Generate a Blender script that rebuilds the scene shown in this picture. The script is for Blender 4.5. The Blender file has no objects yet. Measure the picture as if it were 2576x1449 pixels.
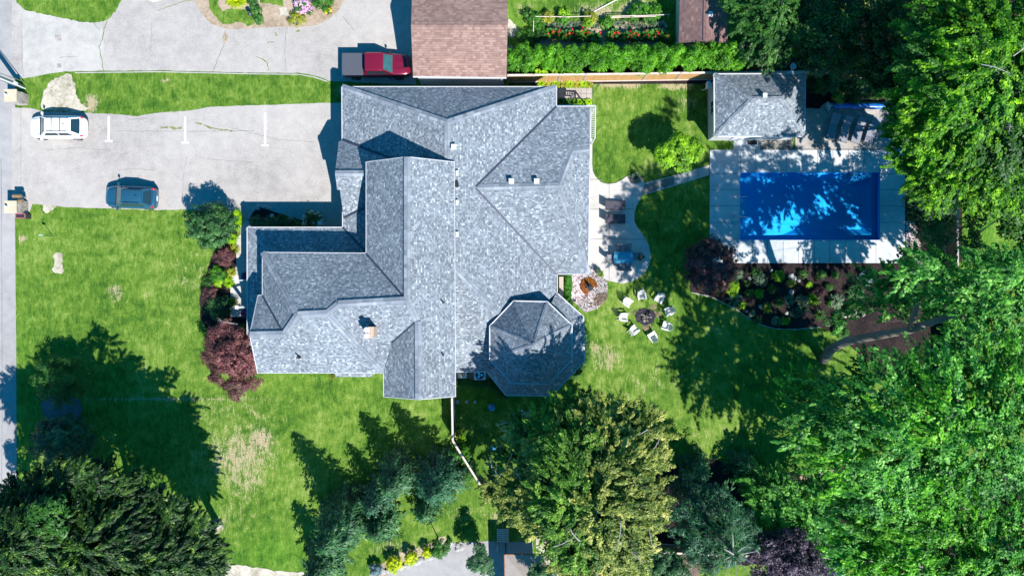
import bpy, bmesh, math, random
import numpy as np
from mathutils import Vector, Matrix
from mathutils.geometry import tessellate_polygon

# ------------------------------------------------------------ camera, sky, sun, exposure
S = bpy.context.scene
COL = S.collection
H = 56.0                                   # camera height above the lawn, metres
K = 84.0 / 2576.0                          # metres per plan unit at ground level
cam = bpy.data.objects.new('camera', bpy.data.cameras.new('camera'))
COL.objects.link(cam)
cam.data.lens = 24.0; cam.data.sensor_width = 36.0
cam.data.clip_end = 3000.0
cam.location = (0, 0, H); cam.rotation_euler = (0, 0, 0)
S.camera = cam
SUN = Vector((0.54, -0.75, 1.0)).normalized()          # towards the sun
elev = math.asin(SUN.z)
W = bpy.data.worlds.new('World'); S.world = W; W.use_nodes = True
nt = W.node_tree; nt.nodes.clear()
sky = nt.nodes.new('ShaderNodeTexSky'); sky.sky_type = 'NISHITA'; sky.sun_disc = False
sky.sun_elevation = elev; sky.sun_rotation = math.atan2(SUN.x, SUN.y)
sky.altitude = 100; sky.air_density = 1.0; sky.dust_density = 0.3; sky.ozone_density = 3.0
hs = nt.nodes.new('ShaderNodeHueSaturation'); hs.inputs['Saturation'].default_value = 1.75
hs.inputs['Hue'].default_value = 0.485
bg = nt.nodes.new('ShaderNodeBackground'); bg.inputs['Strength'].default_value = 0.10
out = nt.nodes.new('ShaderNodeOutputWorld')
nt.links.new(sky.outputs[0], hs.inputs['Color']); nt.links.new(hs.outputs[0], bg.inputs['Color'])
nt.links.new(bg.outputs[0], out.inputs['Surface'])
sd = bpy.data.lights.new('sun', 'SUN'); sd.energy = 5.0; sd.angle = math.radians(0.5)
sd.color = (1.0, 0.955, 0.90)
so = bpy.data.objects.new('sun', sd); COL.objects.link(so)
so.rotation_euler = (-SUN).to_track_quat('-Z', 'Y').to_euler(); so.location = (20, -30, 60)
S.view_settings.view_transform = 'Standard'; S.view_settings.look = 'None'
S.view_settings.exposure = 0.95; S.view_settings.gamma = 1.0
S.render.engine = 'CYCLES'
S.cycles.max_bounces = 6; S.cycles.transparent_max_bounces = 12; S.cycles.diffuse_bounces = 3
S.cycles.caustics_reflective = False; S.cycles.caustics_refractive = False

R = random.Random(7)

# ------------------------------------------------------------ helpers
def G(fx, fy, z=0.0):
    """plan drawing units (seen from the drone) + height -> world point"""
    k = K * (H - z) / H
    return Vector(((fx - 1288.0) * k, (724.5 - fy) * k, z))

def tag(o, label=None, cat=None, group=None, kind=None):
    if label: o['label'] = label
    if cat: o['category'] = cat
    if group: o['group'] = group
    if kind: o['kind'] = kind
    return o

def empty(name, loc, rz=0.0, label=None, cat=None, group=None):
    o = bpy.data.objects.new(name, None); COL.objects.link(o)
    o.location = loc; o.rotation_euler = (0, 0, rz); o.empty_display_size = 0.2
    return tag(o, label, cat, group)

def link(name, me, mat=None, parent=None):
    o = bpy.data.objects.new(name, me); COL.objects.link(o)
    if mat: me.materials.append(mat)
    if parent:
        o.parent = parent
        if parent.get('_w'):                       # thing built in world coordinates
            o.matrix_parent_inverse = Matrix.Translation(-Vector(parent['_w']))
    return o

def wempty(name, loc, label=None, cat=None, group=None):
    """Empty at a thing's base whose children are given in world coordinates"""
    o = empty(name, loc, 0, label, cat, group); o['_w'] = tuple(loc)
    return o

class MB:
    def __init__(s): s.v = []; s.f = []; s.uv = []; s.hasuv = False
    def add(s, vs, fs, uvs=None):
        n = len(s.v); s.v.extend([tuple(p) for p in vs])
        for i, f in enumerate(fs):
            s.f.append(tuple(a + n for a in f))
            s.uv.append(uvs[i] if uvs else None)
        if uvs: s.hasuv = True
        return s
    def box(s, c, size, rz=0.0, M=None, taper=1.0):
        x, y, z = [a / 2 for a in size]
        vs = [Vector((sx * x * (taper if sz > 0 else 1), sy * y * (taper if sz > 0 else 1), sz * z)) for sz in (-1, 1) for sy in (-1, 1) for sx in (-1, 1)]
        T = Matrix.Translation(Vector(c)) @ (M if M is not None else Matrix.Rotation(rz, 4, 'Z'))
        vs = [T @ v for v in vs]
        return s.add(vs, [(0, 2, 3, 1), (4, 5, 7, 6), (0, 1, 5, 4), (2, 6, 7, 3), (0, 4, 6, 2), (1, 3, 7, 5)])
    def bar(s, a, b, w, h, up=(0, 0, 1)):
        a = Vector(a); b = Vector(b); d = b - a; L = d.length
        if L < 1e-6: return s
        x = d / L; upv = Vector(up)
        if abs(x.dot(upv)) > 0.98: upv = Vector((1, 0, 0))
        y = upv.cross(x).normalized(); z = x.cross(y)
        M = Matrix((x, y, z)).transposed().to_4x4()
        return s.box((a + b) / 2, (L, w, h), M=M)
    def tube(s, pts, r, n=8, cap=True):
        pts = [Vector(p) for p in pts]; m = len(pts)
        rs = r if isinstance(r, (list, tuple)) else [r] * m
        base = len(s.v); prev = None
        for i, p in enumerate(pts):
            t = (pts[min(i + 1, m - 1)] - pts[max(i - 1, 0)]).normalized()
            if prev is None:
                a = Vector((0, 0, 1)) if abs(t.z) < 0.9 else Vector((1, 0, 0))
                u = t.cross(a).normalized()
            else:
                u = (prev - t * prev.dot(t)).normalized()
            prev = u; w = t.cross(u)
            for k in range(n):
                an = 2 * math.pi * k / n
                s.v.append(tuple(p + (u * math.cos(an) + w * math.sin(an)) * rs[i]))
        for i in range(m - 1):
            for k in range(n):
                a = base + i * n + k; b = base + i * n + (k + 1) % n
                s.f.append((a, b, b + n, a + n)); s.uv.append(None)
        if cap:
            s.f.append(tuple(base + k for k in reversed(range(n)))); s.uv.append(None)
            s.f.append(tuple(base + (m - 1) * n + k for k in range(n))); s.uv.append(None)
        return s
    def lathe(s, c, prof, n=16):
        c = Vector(c); base = len(s.v); m = len(prof)
        for (r, z) in prof:
            for k in range(n):
                an = 2 * math.pi * k / n
                s.v.append((c.x + r * math.cos(an), c.y + r * math.sin(an), c.z + z))
        for i in range(m - 1):
            for k in range(n):
                a = base + i * n + k; b = base + i * n + (k + 1) % n
                s.f.append((a, b, b + n, a + n)); s.uv.append(None)
        s.f.append(tuple(base + k for k in reversed(range(n)))); s.uv.append(None)
        s.f.append(tuple(base + (m - 1) * n + k for k in range(n))); s.uv.append(None)
        return s
    def prism(s, poly, z0, z1, top=True, bottom=False):
        """poly: world xy points"""
        n = len(poly); area = sum(poly[i][0] * poly[(i + 1) % n][1] - poly[(i + 1) % n][0] * poly[i][1] for i in range(n))
        if area < 0: poly = list(reversed(poly))
        b = len(s.v)
        s.v.extend([(p[0], p[1], z0) for p in poly]); s.v.extend([(p[0], p[1], z1) for p in poly])
        for i in range(n):
            j = (i + 1) % n
            s.f.append((b + i, b + j, b + n + j, b + n + i)); s.uv.append(None)
        for flag, off, rev in ((top, n, False), (bottom, 0, True)):
            if flag:
                for t in tessellate_polygon([[Vector((p[0], p[1], 0)) for p in poly]]):
                    a, bb, c = [poly[k] for k in t]
                    cr = (bb[0] - a[0]) * (c[1] - a[1]) - (bb[1] - a[1]) * (c[0] - a[0])
                    t = t if (cr > 0) != rev else tuple(reversed(t))
                    s.f.append(tuple(b + off + k for k in t)); s.uv.append(None)
        return s
    def build(s, name, mat=None, parent=None, smooth=False, bevel=0.0, sub=0):
        me = bpy.data.meshes.new(name); me.from_pydata(s.v, [], s.f)
        if s.hasuv:
            ul = me.uv_layers.new(name='UVMap'); d = np.zeros(len(me.loops) * 2, dtype=np.float32); k = 0
            for f, u in zip(s.f, s.uv):
                for i in range(len(f)):
                    if u: d[k] = u[i][0]; d[k + 1] = u[i][1]
                    k += 2
            ul.data.foreach_set('uv', d)
        if smooth: me.polygons.foreach_set('use_smooth', [True] * len(me.polygons))
        me.update()
        o = link(name, me, mat, parent)
        if bevel:
            m = o.modifiers.new('bevel', 'BEVEL'); m.width = bevel; m.segments = 2; m.limit_method = 'ANGLE'
        if sub:
            m = o.modifiers.new('sub', 'SUBSURF'); m.levels = sub; m.render_levels = sub
        return o

def smooth_poly(pts, n=6, closed=True):
    out = []; m = len(pts)
    P = [Vector((p[0], p[1], 0)) for p in pts]
    for i in range(m if closed else m - 1):
        p0, p1, p2, p3 = (P[(i - 1) % m], P[i], P[(i + 1) % m], P[(i + 2) % m]) if closed else (P[max(i - 1, 0)], P[i], P[i + 1], P[min(i + 2, m - 1)])
        for k in range(n):
            t = k / n
            q = 0.5 * ((2 * p1) + (p2 - p0) * t + (2 * p0 - 5 * p1 + 4 * p2 - p3) * t * t + (3 * p1 - p0 - 3 * p2 + p3) * t ** 3)
            out.append((q.x, q.y))
    if not closed: out.append((P[-1].x, P[-1].y))
    return out

def rough_poly(pts, step=6.0, amp=1.5, seed=1):
    """subdivide the straight runs and push the points about, for ragged grass edges"""
    r = random.Random(seed); out = []; n = len(pts)
    for i in range(n):
        a, b = pts[i], pts[(i + 1) % n]
        d = math.hypot(b[0] - a[0], b[1] - a[1]); m = max(1, int(d / step))
        for k in range(m):
            t = k / m
            out.append((a[0] + (b[0] - a[0]) * t + r.uniform(-amp, amp), a[1] + (b[1] - a[1]) * t + r.uniform(-amp, amp)))
    return out

def sheet(name, fpts, z, mat, kind='structure', parent=None, thick=None, **kw):
    """flat sheet (or a slab with sides when thick) from plan points"""
    P = [G(p[0], p[1], 0) for p in fpts]; P = [(p.x, p.y) for p in P]
    mb = MB(); mb.prism(P, z - (thick or 0.003), z)
    o = mb.build(name, mat, parent)
    if kind and not parent: o['kind'] = kind
    return o

# ------------------------------------------------------------ materials
def newmat(name):
    m = bpy.data.materials.new(name); m.use_nodes = True
    nt = m.node_tree; nt.nodes.clear()
    o = nt.nodes.new('ShaderNodeOutputMaterial'); b = nt.nodes.new('ShaderNodeBsdfPrincipled')
    nt.links.new(b.outputs[0], o.inputs[0])
    return m, nt, b, o
def N(nt, t, **kw):
    n = nt.nodes.new(t)
    for k, v in kw.items():
        if k in n.inputs: n.inputs[k].default_value = v
        else: setattr(n, k, v)
    return n
def c4(c): return (c[0], c[1], c[2], 1.0)
def ramp(nt, fac, stops):
    r = nt.nodes.new('ShaderNodeValToRGB'); e = r.color_ramp.elements
    while len(e) < len(stops): e.new(0.5)
    for i, (p, c) in enumerate(stops): e[i].position = p; e[i].color = c4(c)
    nt.links.new(fac, r.inputs[0]); return r
def mixc(nt, fac, a, b, mode='MIX'):
    m = nt.nodes.new('ShaderNodeMix'); m.data_type = 'RGBA'; m.blend_type = mode
    for val, idx in ((fac, 0), (a, 6), (b, 7)):
        if hasattr(val, 'is_linked') or hasattr(val, 'links'): nt.links.new(val, m.inputs[idx])
        elif idx == 0: m.inputs[0].default_value = val
        else: m.inputs[idx].default_value = c4(val)
    return m.outputs[2]
def coords(nt, scale=(1, 1, 1), kind='Object'):
    t = nt.nodes.new('ShaderNodeTexCoord'); mp = nt.nodes.new('ShaderNodeMapping')
    mp.inputs['Scale'].default_value = scale
    nt.links.new(t.outputs[kind], mp.inputs[0]); return mp.outputs[0]
def noise(nt, co, scale, detail=4, rough=0.6, dist=0.0):
    n = nt.nodes.new('ShaderNodeTexNoise'); n.inputs['Scale'].default_value = scale
    n.inputs['Detail'].default_value = detail; n.inputs['Roughness'].default_value = rough
    n.inputs['Distortion'].default_value = dist
    nt.links.new(co, n.inputs['Vector']); return n.outputs['Fac']
def bump(nt, b, h, strength=0.3, dist=0.02):
    n = nt.nodes.new('ShaderNodeBump'); n.inputs['Strength'].default_value = strength
    n.inputs['Distance'].default_value = dist
    nt.links.new(h, n.inputs['Height']); nt.links.new(n.outputs[0], b.inputs['Normal'])

def plain(name, c, rough=0.6, metal=0.0, var=0.12, scale=6.0, coat=0.0, spec=0.5):
    m, nt, b, o = newmat(name)
    co = coords(nt); f = noise(nt, co, scale, 4)
    r = ramp(nt, f, [(0.3, [x * (1 - var) for x in c]), (0.7, [min(1, x * (1 + var)) for x in c])])
    nt.links.new(r.outputs[0], b.inputs['Base Color'])
    b.inputs['Roughness'].default_value = rough; b.inputs['Metallic'].default_value = metal
    b.inputs['Coat Weight'].default_value = coat; b.inputs['Coat Roughness'].default_value = 0.05
    b.inputs['Specular IOR Level'].default_value = spec
    return m

def mottled(name, stops, s1=0.25, s2=3.0, s3=14.0, w=(0.45, 0.3, 0.25), rough=0.9, bs=0.3, bd=0.02, spec=0.2, stretch=(1, 1, 1)):
    """three octaves of noise driving one colour ramp"""
    m, nt, b, o = newmat(name); co = coords(nt, stretch)
    fs = [noise(nt, co, s1, 5, 0.6), noise(nt, co, s2, 4, 0.65), noise(nt, co, s3, 3, 0.7)]
    acc = None
    for f, ww in zip(fs, w):
        mm = N(nt, 'ShaderNodeMath', operation='MULTIPLY'); mm.inputs[1].default_value = ww
        nt.links.new(f, mm.inputs[0])
        if acc is None: acc = mm.outputs[0]
        else:
            ad = N(nt, 'ShaderNodeMath', operation='ADD')
            nt.links.new(acc, ad.inputs[0]); nt.links.new(mm.outputs[0], ad.inputs[1]); acc = ad.outputs[0]
    r = ramp(nt, acc, stops)
    nt.links.new(r.outputs[0], b.inputs['Base Color']); b.inputs['Roughness'].default_value = rough
    b.inputs['Specular IOR Level'].default_value = spec
    bump(nt, b, fs[2], bs, bd)
    return m

def lawn_mat():
    m, nt, b, o = newmat('lawn_grass'); co = coords(nt)
    big = noise(nt, co, 0.16, 5, 0.62); mid = noise(nt, co, 1.3, 5, 0.7, 0.4)
    co2 = coords(nt, (1.0, 0.28, 1.0)); streak = noise(nt, co2, 4.2, 4, 0.75, 1.2)
    fine = noise(nt, co, 12.0, 4, 0.8)
    def mul(f, w):
        mm = N(nt, 'ShaderNodeMath', operation='MULTIPLY'); mm.inputs[1].default_value = w
        nt.links.new(f, mm.inputs[0]); return mm.outputs[0]
    def add(a, c):
        ad = N(nt, 'ShaderNodeMath', operation='ADD'); nt.links.new(a, ad.inputs[0]); nt.links.new(c, ad.inputs[1]); return ad.outputs[0]
    f = add(add(mul(big, .24), mul(mid, .26)), add(mul(streak, .26), mul(fine, .24)))
    r = ramp(nt, f, [(0.415, (.020, .064, .006)), (0.46, (.044, .112, .010)), (0.50, (.080, .158, .016)), (0.54, (.128, .208, .030)), (0.59, (.215, .270, .075))])
    at = N(nt, 'ShaderNodeAttribute', attribute_name='dry')
    th = add(at.outputs['Fac'], add(mul(mid, .5), add(mul(streak, 1.1), mul(fine, .9)))); th = add(th, mul(big, 0.0)); sb = N(nt, 'ShaderNodeMath', operation='SUBTRACT'); nt.links.new(th, sb.inputs[0]); sb.inputs[1].default_value = .72; th = sb.outputs[0]
    dr = ramp(nt, th, [(0.80, (0, 0, 0)), (0.98, (1, 1, 1))])
    dc = ramp(nt, fine, [(0.4, (.21, .19, .09)), (0.6, (.42, .34, .235))])
    c1 = mixc(nt, dr.outputs[0], r.outputs[0], dc.outputs[0])
    at2 = N(nt, 'ShaderNodeAttribute', attribute_name='lush')
    lc = ramp(nt, f, [(0.42, (.028, .12, .004)), (0.58, (.085, .25, .010))])
    c2 = mixc(nt, at2.outputs['Fac'], c1, lc.outputs[0], 'MIX')
    nt.links.new(c2, b.inputs['Base Color']); b.inputs['Roughness'].default_value = 0.85
    b.inputs['Specular IOR Level'].default_value = 0.15
    bump(nt, b, fine, 0.6, 0.05)
    return m

def shingle_mat(name, stops, uw=0.28, vh=0.13, dark=0.55, big=0.0):
    """asphalt shingles: every tab gets its own tone; UVs are metres along the eave / up the slope"""
    m, nt, b, o = newmat(name)
    uv = nt.nodes.new('ShaderNodeTexCoord'); sp = nt.nodes.new('ShaderNodeSeparateXYZ')
    nt.links.new(uv.outputs['UV'], sp.inputs[0])
    def M(op, a, c=None, cv=None):
        n = N(nt, 'ShaderNodeMath', operation=op)
        if hasattr(a, 'links'): nt.links.new(a, n.inputs[0])
        else: n.inputs[0].default_value = a
        if c is not None: nt.links.new(c, n.inputs[1])
        elif cv is not None: n.inputs[1].default_value = cv
        return n.outputs[0]
    v = M('DIVIDE', sp.outputs[1], cv=vh); row = M('FLOOR', v); fv = M('FRACT', v)
    wn = N(nt, 'ShaderNodeTexWhiteNoise', noise_dimensions='1D'); nt.links.new(row, wn.inputs['W'])
    u = M('ADD', M('DIVIDE', sp.outputs[0], cv=uw), M('MULTIPLY', wn.outputs['Value'], cv=7.3))
    # uneven tab widths
    wob = N(nt, 'ShaderNodeTexWhiteNoise', noise_dimensions='2D')
    cu = M('FLOOR', u); cb = nt.nodes.new('ShaderNodeCombineXYZ')
    nt.links.new(cu, cb.inputs[0]); nt.links.new(row, cb.inputs[1]); nt.links.new(cb.outputs[0], wob.inputs['Vector'])
    fu = M('FRACT', u)
    half = M('LESS_THAN', fu, M('ADD', M('MULTIPLY', wob.outputs['Value'], cv=0.5), cv=0.25))
    cb2 = nt.nodes.new('ShaderNodeCombineXYZ')
    nt.links.new(M('ADD', M('MULTIPLY', cu, cv=2.0), half), cb2.inputs[0]); nt.links.new(row, cb2.inputs[1])
    w2 = N(nt, 'ShaderNodeTexWhiteNoise', noise_dimensions='2D'); nt.links.new(cb2.outputs[0], w2.inputs['Vector'])
    r = ramp(nt, w2.outputs['Value'], stops); r.color_ramp.interpolation = 'CONSTANT'
    seam = M('LESS_THAN', fv, cv=0.16)
    sm = M('MULTIPLY', seam, cv=1 - dark)
    c1 = mixc(nt, sm, r.outputs[0], (.05, .06, .08))
    co = coords(nt); g = noise(nt, co, 0.35, 4); gr = ramp(nt, g, [(0.3, (.86, .86, .86)), (0.7, (1.1, 1.1, 1.1))])
    c2 = mixc(nt, 1.0, c1, gr.outputs[0], 'MULTIPLY')
    nt.links.new(c2, b.inputs['Base Color']); b.inputs['Roughness'].default_value = 0.85
    b.inputs['Specular IOR Level'].default_value = 0.25
    bump(nt, b, fv, 0.5, 0.012)
    return m

def leaf_mat(name, cols, trans=0.3, rough=0.5, spec=0.35, tcol=None, patch=None, rnd_w=0.26):
    """cols: colour stops over a per-leaf random value; clump-sized noise shifts them"""
    m, nt, b, o = newmat(name)
    g = nt.nodes.new('ShaderNodeNewGeometry'); co = coords(nt)
    n0 = noise(nt, co, 1.1, 4, .65); mr = nt.nodes.new('ShaderNodeMapRange'); mr.inputs[1].default_value = .30; mr.inputs[2].default_value = .72; nt.links.new(n0, mr.inputs[0]); n1 = mr.outputs[0]
    a = N(nt, 'ShaderNodeMath', operation='MULTIPLY'); a.inputs[1].default_value = rnd_w; nt.links.new(g.outputs['Random Per Island'], a.inputs[0])
    c = N(nt, 'ShaderNodeMath', operation='MULTIPLY_ADD'); c.inputs[1].default_value = 1.0 - rnd_w - .12; nt.links.new(n1, c.inputs[0]); nt.links.new(a.outputs[0], c.inputs[2])
    k = len(cols); r = ramp(nt, c.outputs[0], [(0.12 + 0.68 * i / max(1, k - 1), cc) for i, cc in enumerate(cols)])
    col = r.outputs[0]
    nt.links.new(col, b.inputs['Base Color']); b.inputs['Roughness'].default_value = rough
    b.inputs['Specular IOR Level'].default_value = spec
    nn2 = noise(nt, co, 0.32, 2); nn2r = ramp(nt, nn2, [(0.36, (.62, .70, .62)), (0.64, (1.30, 1.22, 1.15))]); col = mixc(nt, 1.0, col, nn2r.outputs[0], 'MULTIPLY'); nt.links.new(col, b.inputs['Base Color'])
    t = nt.nodes.new('ShaderNodeBsdfTranslucent'); mx = nt.nodes.new('ShaderNodeMixShader'); mx.inputs[0].default_value = trans
    tc = mixc(nt, 1.0, col, tcol or (1.35, 1.45, 0.6), 'MULTIPLY'); nt.links.new(tc, t.inputs['Color'])
    nt.links.new(b.outputs[0], mx.inputs[1]); nt.links.new(t.outputs[0], mx.inputs[2]); nt.links.new(mx.outputs[0], o.inputs[0])
    return m

def bark_mat(name, a, c):
    return mottled(name, [(0.35, a), (0.65, c)], 1.0, 6.0, 25.0, rough=0.95, bs=0.6, bd=0.03, stretch=(1, 1, 0.3))

M_ = {}
M_['lawn'] = lawn_mat()
M_['asphalt'] = mottled('old_grey_asphalt', [(0.40, (.235, .218, .208)), (0.46, (.300, .280, .265)), (0.52, (.340, .318, .300)), (0.60, (.395, .368, .345))], 0.12, 1.3, 11.0, (.34, .26, .40), bs=0.35, bd=0.01)
M_['road'] = mottled('road_asphalt', [(0.41, (.225, .218, .222)), (0.5, (.285, .276, .276)), (0.60, (.335, .325, .322))], 0.15, 1.4, 16.0, (.35, .25, .40), bs=0.3, bd=0.01)
M_['apron'] = mottled('pale_concrete_apron', [(0.41, (.30, .290, .28)), (0.5, (.37, .355, .335)), (0.59, (.42, .40, .375))], 0.3, 1.6, 14.0)
M_['concrete'] = mottled('patio_concrete', [(0.42, (.36, .345, .325)), (0.5, (.43, .41, .385)), (0.59, (.49, .465, .43))], 0.35, 2.0, 18.0, bs=0.15)
M_['deck'] = mottled('pool_deck_concrete', [(0.42, (.33, .36, .385)), (0.5, (.42, .445, .46)), (0.59, (.50, .51, .515))], 0.35, 2.0, 18.0, bs=0.15)
M_['joint'] = plain('joint_line', (.10, .11, .12), 0.9)
M_['crack'] = plain('crack_dark', (.13, .13, .12), 0.95)
M_['weed'] = mottled('crack_weeds', [(0.4, (.10, .14, .04)), (0.6, (.24, .24, .12))], 1, 5, 20)
M_['paint'] = plain('white_road_paint', (.80, .80, .82), 0.6, var=.06)
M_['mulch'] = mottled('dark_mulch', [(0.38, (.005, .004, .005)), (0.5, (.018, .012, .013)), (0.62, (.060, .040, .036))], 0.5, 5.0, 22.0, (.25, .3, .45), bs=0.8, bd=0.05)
M_['soil'] = mottled('dry_soil', [(0.36, (.17, .12, .085)), (0.5, (.30, .235, .17)), (0.64, (.42, .34, .26))], 0.5, 4.0, 18.0, bs=0.6, bd=0.03)
M_['sand'] = mottled('bare_sandy_ground', [(0.42, (.22, .20, .14)), (0.5, (.38, .345, .28)), (0.58, (.48, .44, .37))], 0.8, 4.0, 16.0, bs=0.4)
M_['ash'] = mottled('burnt_ash', [(0.36, (.008, .008, .012)), (0.52, (.03, .028, .035)), (0.66, (.12, .10, .09))], 1.2, 5.0, 20.0)
M_['worn'] = mottled('worn_turf', [(0.42, (.05, .08, .02)), (0.5, (.16, .13, .07)), (0.58, (.30, .22, .15))], 1.2, 5.0, 20.0)
M_['flag'] = mottled('flagstone', [(0.35, (.11, .095, .09)), (0.5, (.19, .165, .15)), (0.7, (.30, .27, .24))], 0.6, 2.0, 16.0)
M_['paver'] = mottled('square_pavers', [(0.35, (.27, .235, .21)), (0.65, (.40, .36, .33))], 0.8, 3.0, 16.0)
SH = [(0.0, (.115, .138, .165)), (0.18, (.150, .178, .207)), (0.42, (.185, .214, .246)), (0.66, (.216, .246, .280)), (0.86, (.262, .296, .330)), (0.95, (.345, .385, .415))]
M_['shingle'] = shingle_mat('slate_blue_shingles', SH)
M_['ridge'] = shingle_mat('ridge_cap_shingles', [(0.0, (.150, .178, .210)), (0.3, (.185, .212, .248)), (0.65, (.215, .244, .280)), (0.88, (.262, .292, .33))], 0.9, 0.26, 0.6)
BR = [(0.0, (.200, .124, .104)), (0.3, (.232, .146, .122)), (0.6, (.256, .164, .138)), (0.85, (.288, .188, .158))]
M_['brown'] = shingle_mat('brown_shingles', BR, 0.55, 0.17, 0.6)
BR2 = [(0.0, (.14, .082, .078)), (0.3, (.16, .097, .09)), (0.6, (.18, .11, .10)), (0.92, (.24, .15, .12))]
M_['brown2'] = shingle_mat('shed_shingles', BR2, 0.5, 0.17, 0.7)
M_['white'] = plain('white_trim', (.47, .475, .49), 0.4, var=.04)
M_['white_metal'] = plain('white_metal', (.75, .77, .80), 0.3, var=.04)
M_['siding'] = plain('pale_siding', (.55, .56, .58), 0.6)
M_['cream'] = plain('cream_siding', (.62, .56, .45), 0.6)
M_['brick'] = plain('tan_brick', (.36, .30, .25), 0.85, var=.25, scale=12)
M_['valley'] = plain('valley_flashing', (.045, .055, .085), 0.5, metal=0.3)
M_['glass'] = plain('dark_glass', (.012, .03, .04), 0.06, var=.1, spec=1.0)
M_['autoglass'] = plain('windshield_glass', (.03, .10, .11), 0.04, var=.25, scale=2.5, spec=1.0)
M_['black'] = plain('black_plastic', (.012, .013, .018), 0.5)
M_['rubber'] = plain('rubber', (.015, .015, .016), 0.8)
M_['steel'] = plain('steel', (.55, .60, .65), 0.25, metal=0.9)
M_['darksteel'] = plain('dark_steel', (.05, .055, .07), 0.4, metal=0.5)
M_['stone'] = mottled('mixed_stone', [(0.35, (.15, .13, .12)), (0.5, (.30, .27, .25)), (0.65, (.48, .44, .40))], 2.0, 6.0, 20.0, bs=0.7)
M_['cap'] = mottled('cast_stone_cap', [(0.35, (.36, .31, .22)), (0.65, (.52, .46, .35))], 1.0, 5.0, 20.0)
def wood(name, a, c, s=(1, 1, 1)):
    return mottled(name, [(0.35, a), (0.65, c)], 1.5, 7.0, 30.0, rough=0.8, stretch=s)
M_['cedar'] = wood('golden_cedar_boards', (.36, .20, .085), (.56, .34, .15), (3, 1, .3))
M_['cedar_dark'] = wood('brown_cedar_boards', (.11, .065, .045), (.19, .115, .08), (1, 3, .3))
M_['rail'] = wood('weathered_rail', (.44, .36, .31), (.62, .54, .49))
M_['greywood'] = wood('grey_wood', (.26, .24, .23), (.42, .39, .37))
M_['pole'] = wood('utility_pole_wood', (.22, .27, .27), (.36, .42, .42), (1, 1, .1))
M_['chair'] = plain('pale_painted_slats', (.60, .58, .58), 0.55, var=.07)
M_['sling'] = plain('dark_sling_fabric', (.05, .045, .062), 0.8, var=.2, scale=30)
M_['sling2'] = plain('grey_sling_fabric', (.20, .205, .24), 0.8, var=.15, scale=30)
M_['tarp'] = plain('blue_cover', (.01, .12, .42), 0.35, var=.3, scale=3)
M_['bluepaint'] = plain('steel_blue_paint', (.022, .105, .175), 0.25, metal=0.4, var=.03, coat=1.0)
M_['whitepaint'] = plain('white_car_paint', (.80, .80, .81), 0.25, var=.02, coat=1.0)
M_['redpaint'] = plain('crimson_paint', (.19, .006, .028), 0.25, metal=0.3, var=.05, coat=1.0)
M_['vinylcover'] = plain('grey_bed_cover', (.055, .062, .08), 0.7, var=.08)
M_['redlamp'] = plain('red_lamp', (.55, .01, .03), 0.2)
M_['clearlamp'] = plain('clear_lamp', (.6, .65, .7), 0.1)
M_['plate'] = plain('plate', (.7, .75, .8), 0.4)
M_['terracotta'] = plain('pot_clay', (.10, .05, .04), 0.8)
M_['bluepot'] = plain('blue_glaze', (.01, .16, .27), 0.25, var=.3, scale=3)
M_['clay'] = plain('tan_chimney_brick', (.38, .29, .23), 0.85, var=.2, scale=12)
M_['canvas'] = plain('tan_canvas', (.36, .31, .27), 0.9, var=.08, scale=3)
M_['yellow'] = plain('yellow_plastic', (.75, .62, .03), 0.5)
M_['pebble'] = leaf_mat('white_pebbles', [(.08, .05, .06), (.28, .22, .24), (.44, .39, .42), (.58, .53, .52), (.38, .33, .42)], 0.0, 0.7, rnd_w=0.85)
M_['pebble2'] = leaf_mat('grey_pebbles', [(.06, .06, .07), (.22, .21, .21), (.42, .40, .38), (.16, .14, .13)], 0.0, 0.7, rnd_w=0.85)
M_['logs'] = leaf_mat('brown_chips', [(.07, .04, .03), (.19, .12, .10), (.30, .22, .19)], 0.0, 0.8, rnd_w=0.85)
# foliage
L_ = {}
L_['maple'] = leaf_mat('maple_leaves', [(0.006, 0.052, 0.004), (0.024, 0.150, 0.009), (0.075, 0.305, 0.015), (0.195, 0.507, 0.033), (0.420, 0.702, 0.099)], 0.36, spec=0.3, rough=0.5)
L_['maple2'] = leaf_mat('maple_leaves_cool', [(0.006, 0.054, 0.011), (0.024, 0.149, 0.023), (0.074, 0.290, 0.039), (0.200, 0.499, 0.086), (0.480, 0.743, 0.230)], 0.34, spec=0.3, rough=0.5)
L_['yellowgreen'] = leaf_mat('yellow_green_leaves', [(0.007, 0.043, 0.005), (0.027, 0.125, 0.009), (0.080, 0.256, 0.013), (0.206, 0.463, 0.018), (0.475, 0.725, 0.027)], 0.38, spec=0.25)
L_['olive'] = leaf_mat('olive_autumn_leaves', [(0.013, 0.046, 0.006), (0.065, 0.124, 0.017), (0.195, 0.250, 0.048), (0.442, 0.466, 0.133), (0.650, 0.567, 0.266)], 0.28, spec=0.25)
L_['olivegreen'] = leaf_mat('olive_green_leaves', [(0.008, 0.039, 0.007), (0.029, 0.104, 0.013), (0.085, 0.215, 0.023), (0.195, 0.364, 0.046), (0.390, 0.520, 0.104)], 0.28, spec=0.25)
L_['teal'] = leaf_mat('dark_teal_needles', [(0.005, 0.031, 0.017), (0.014, 0.073, 0.038), (0.036, 0.137, 0.067), (0.096, 0.240, 0.120)], 0.15)
L_['spruce'] = leaf_mat('spruce_needles', [(0.007, 0.045, 0.018), (0.022, 0.092, 0.035), (0.057, 0.163, 0.056), (0.150, 0.300, 0.112)], 0.15)
L_['bluespruce'] = leaf_mat('blue_spruce_needles', [(.008, .045, .018), (.026, .098, .040), (.066, .180, .072), (.17, .33, .15)], 0.15)
L_['silver'] = leaf_mat('silver_blue_needles', [(.06, .12, .15), (.12, .21, .26), (.22, .33, .38)], 0.1)
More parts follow.
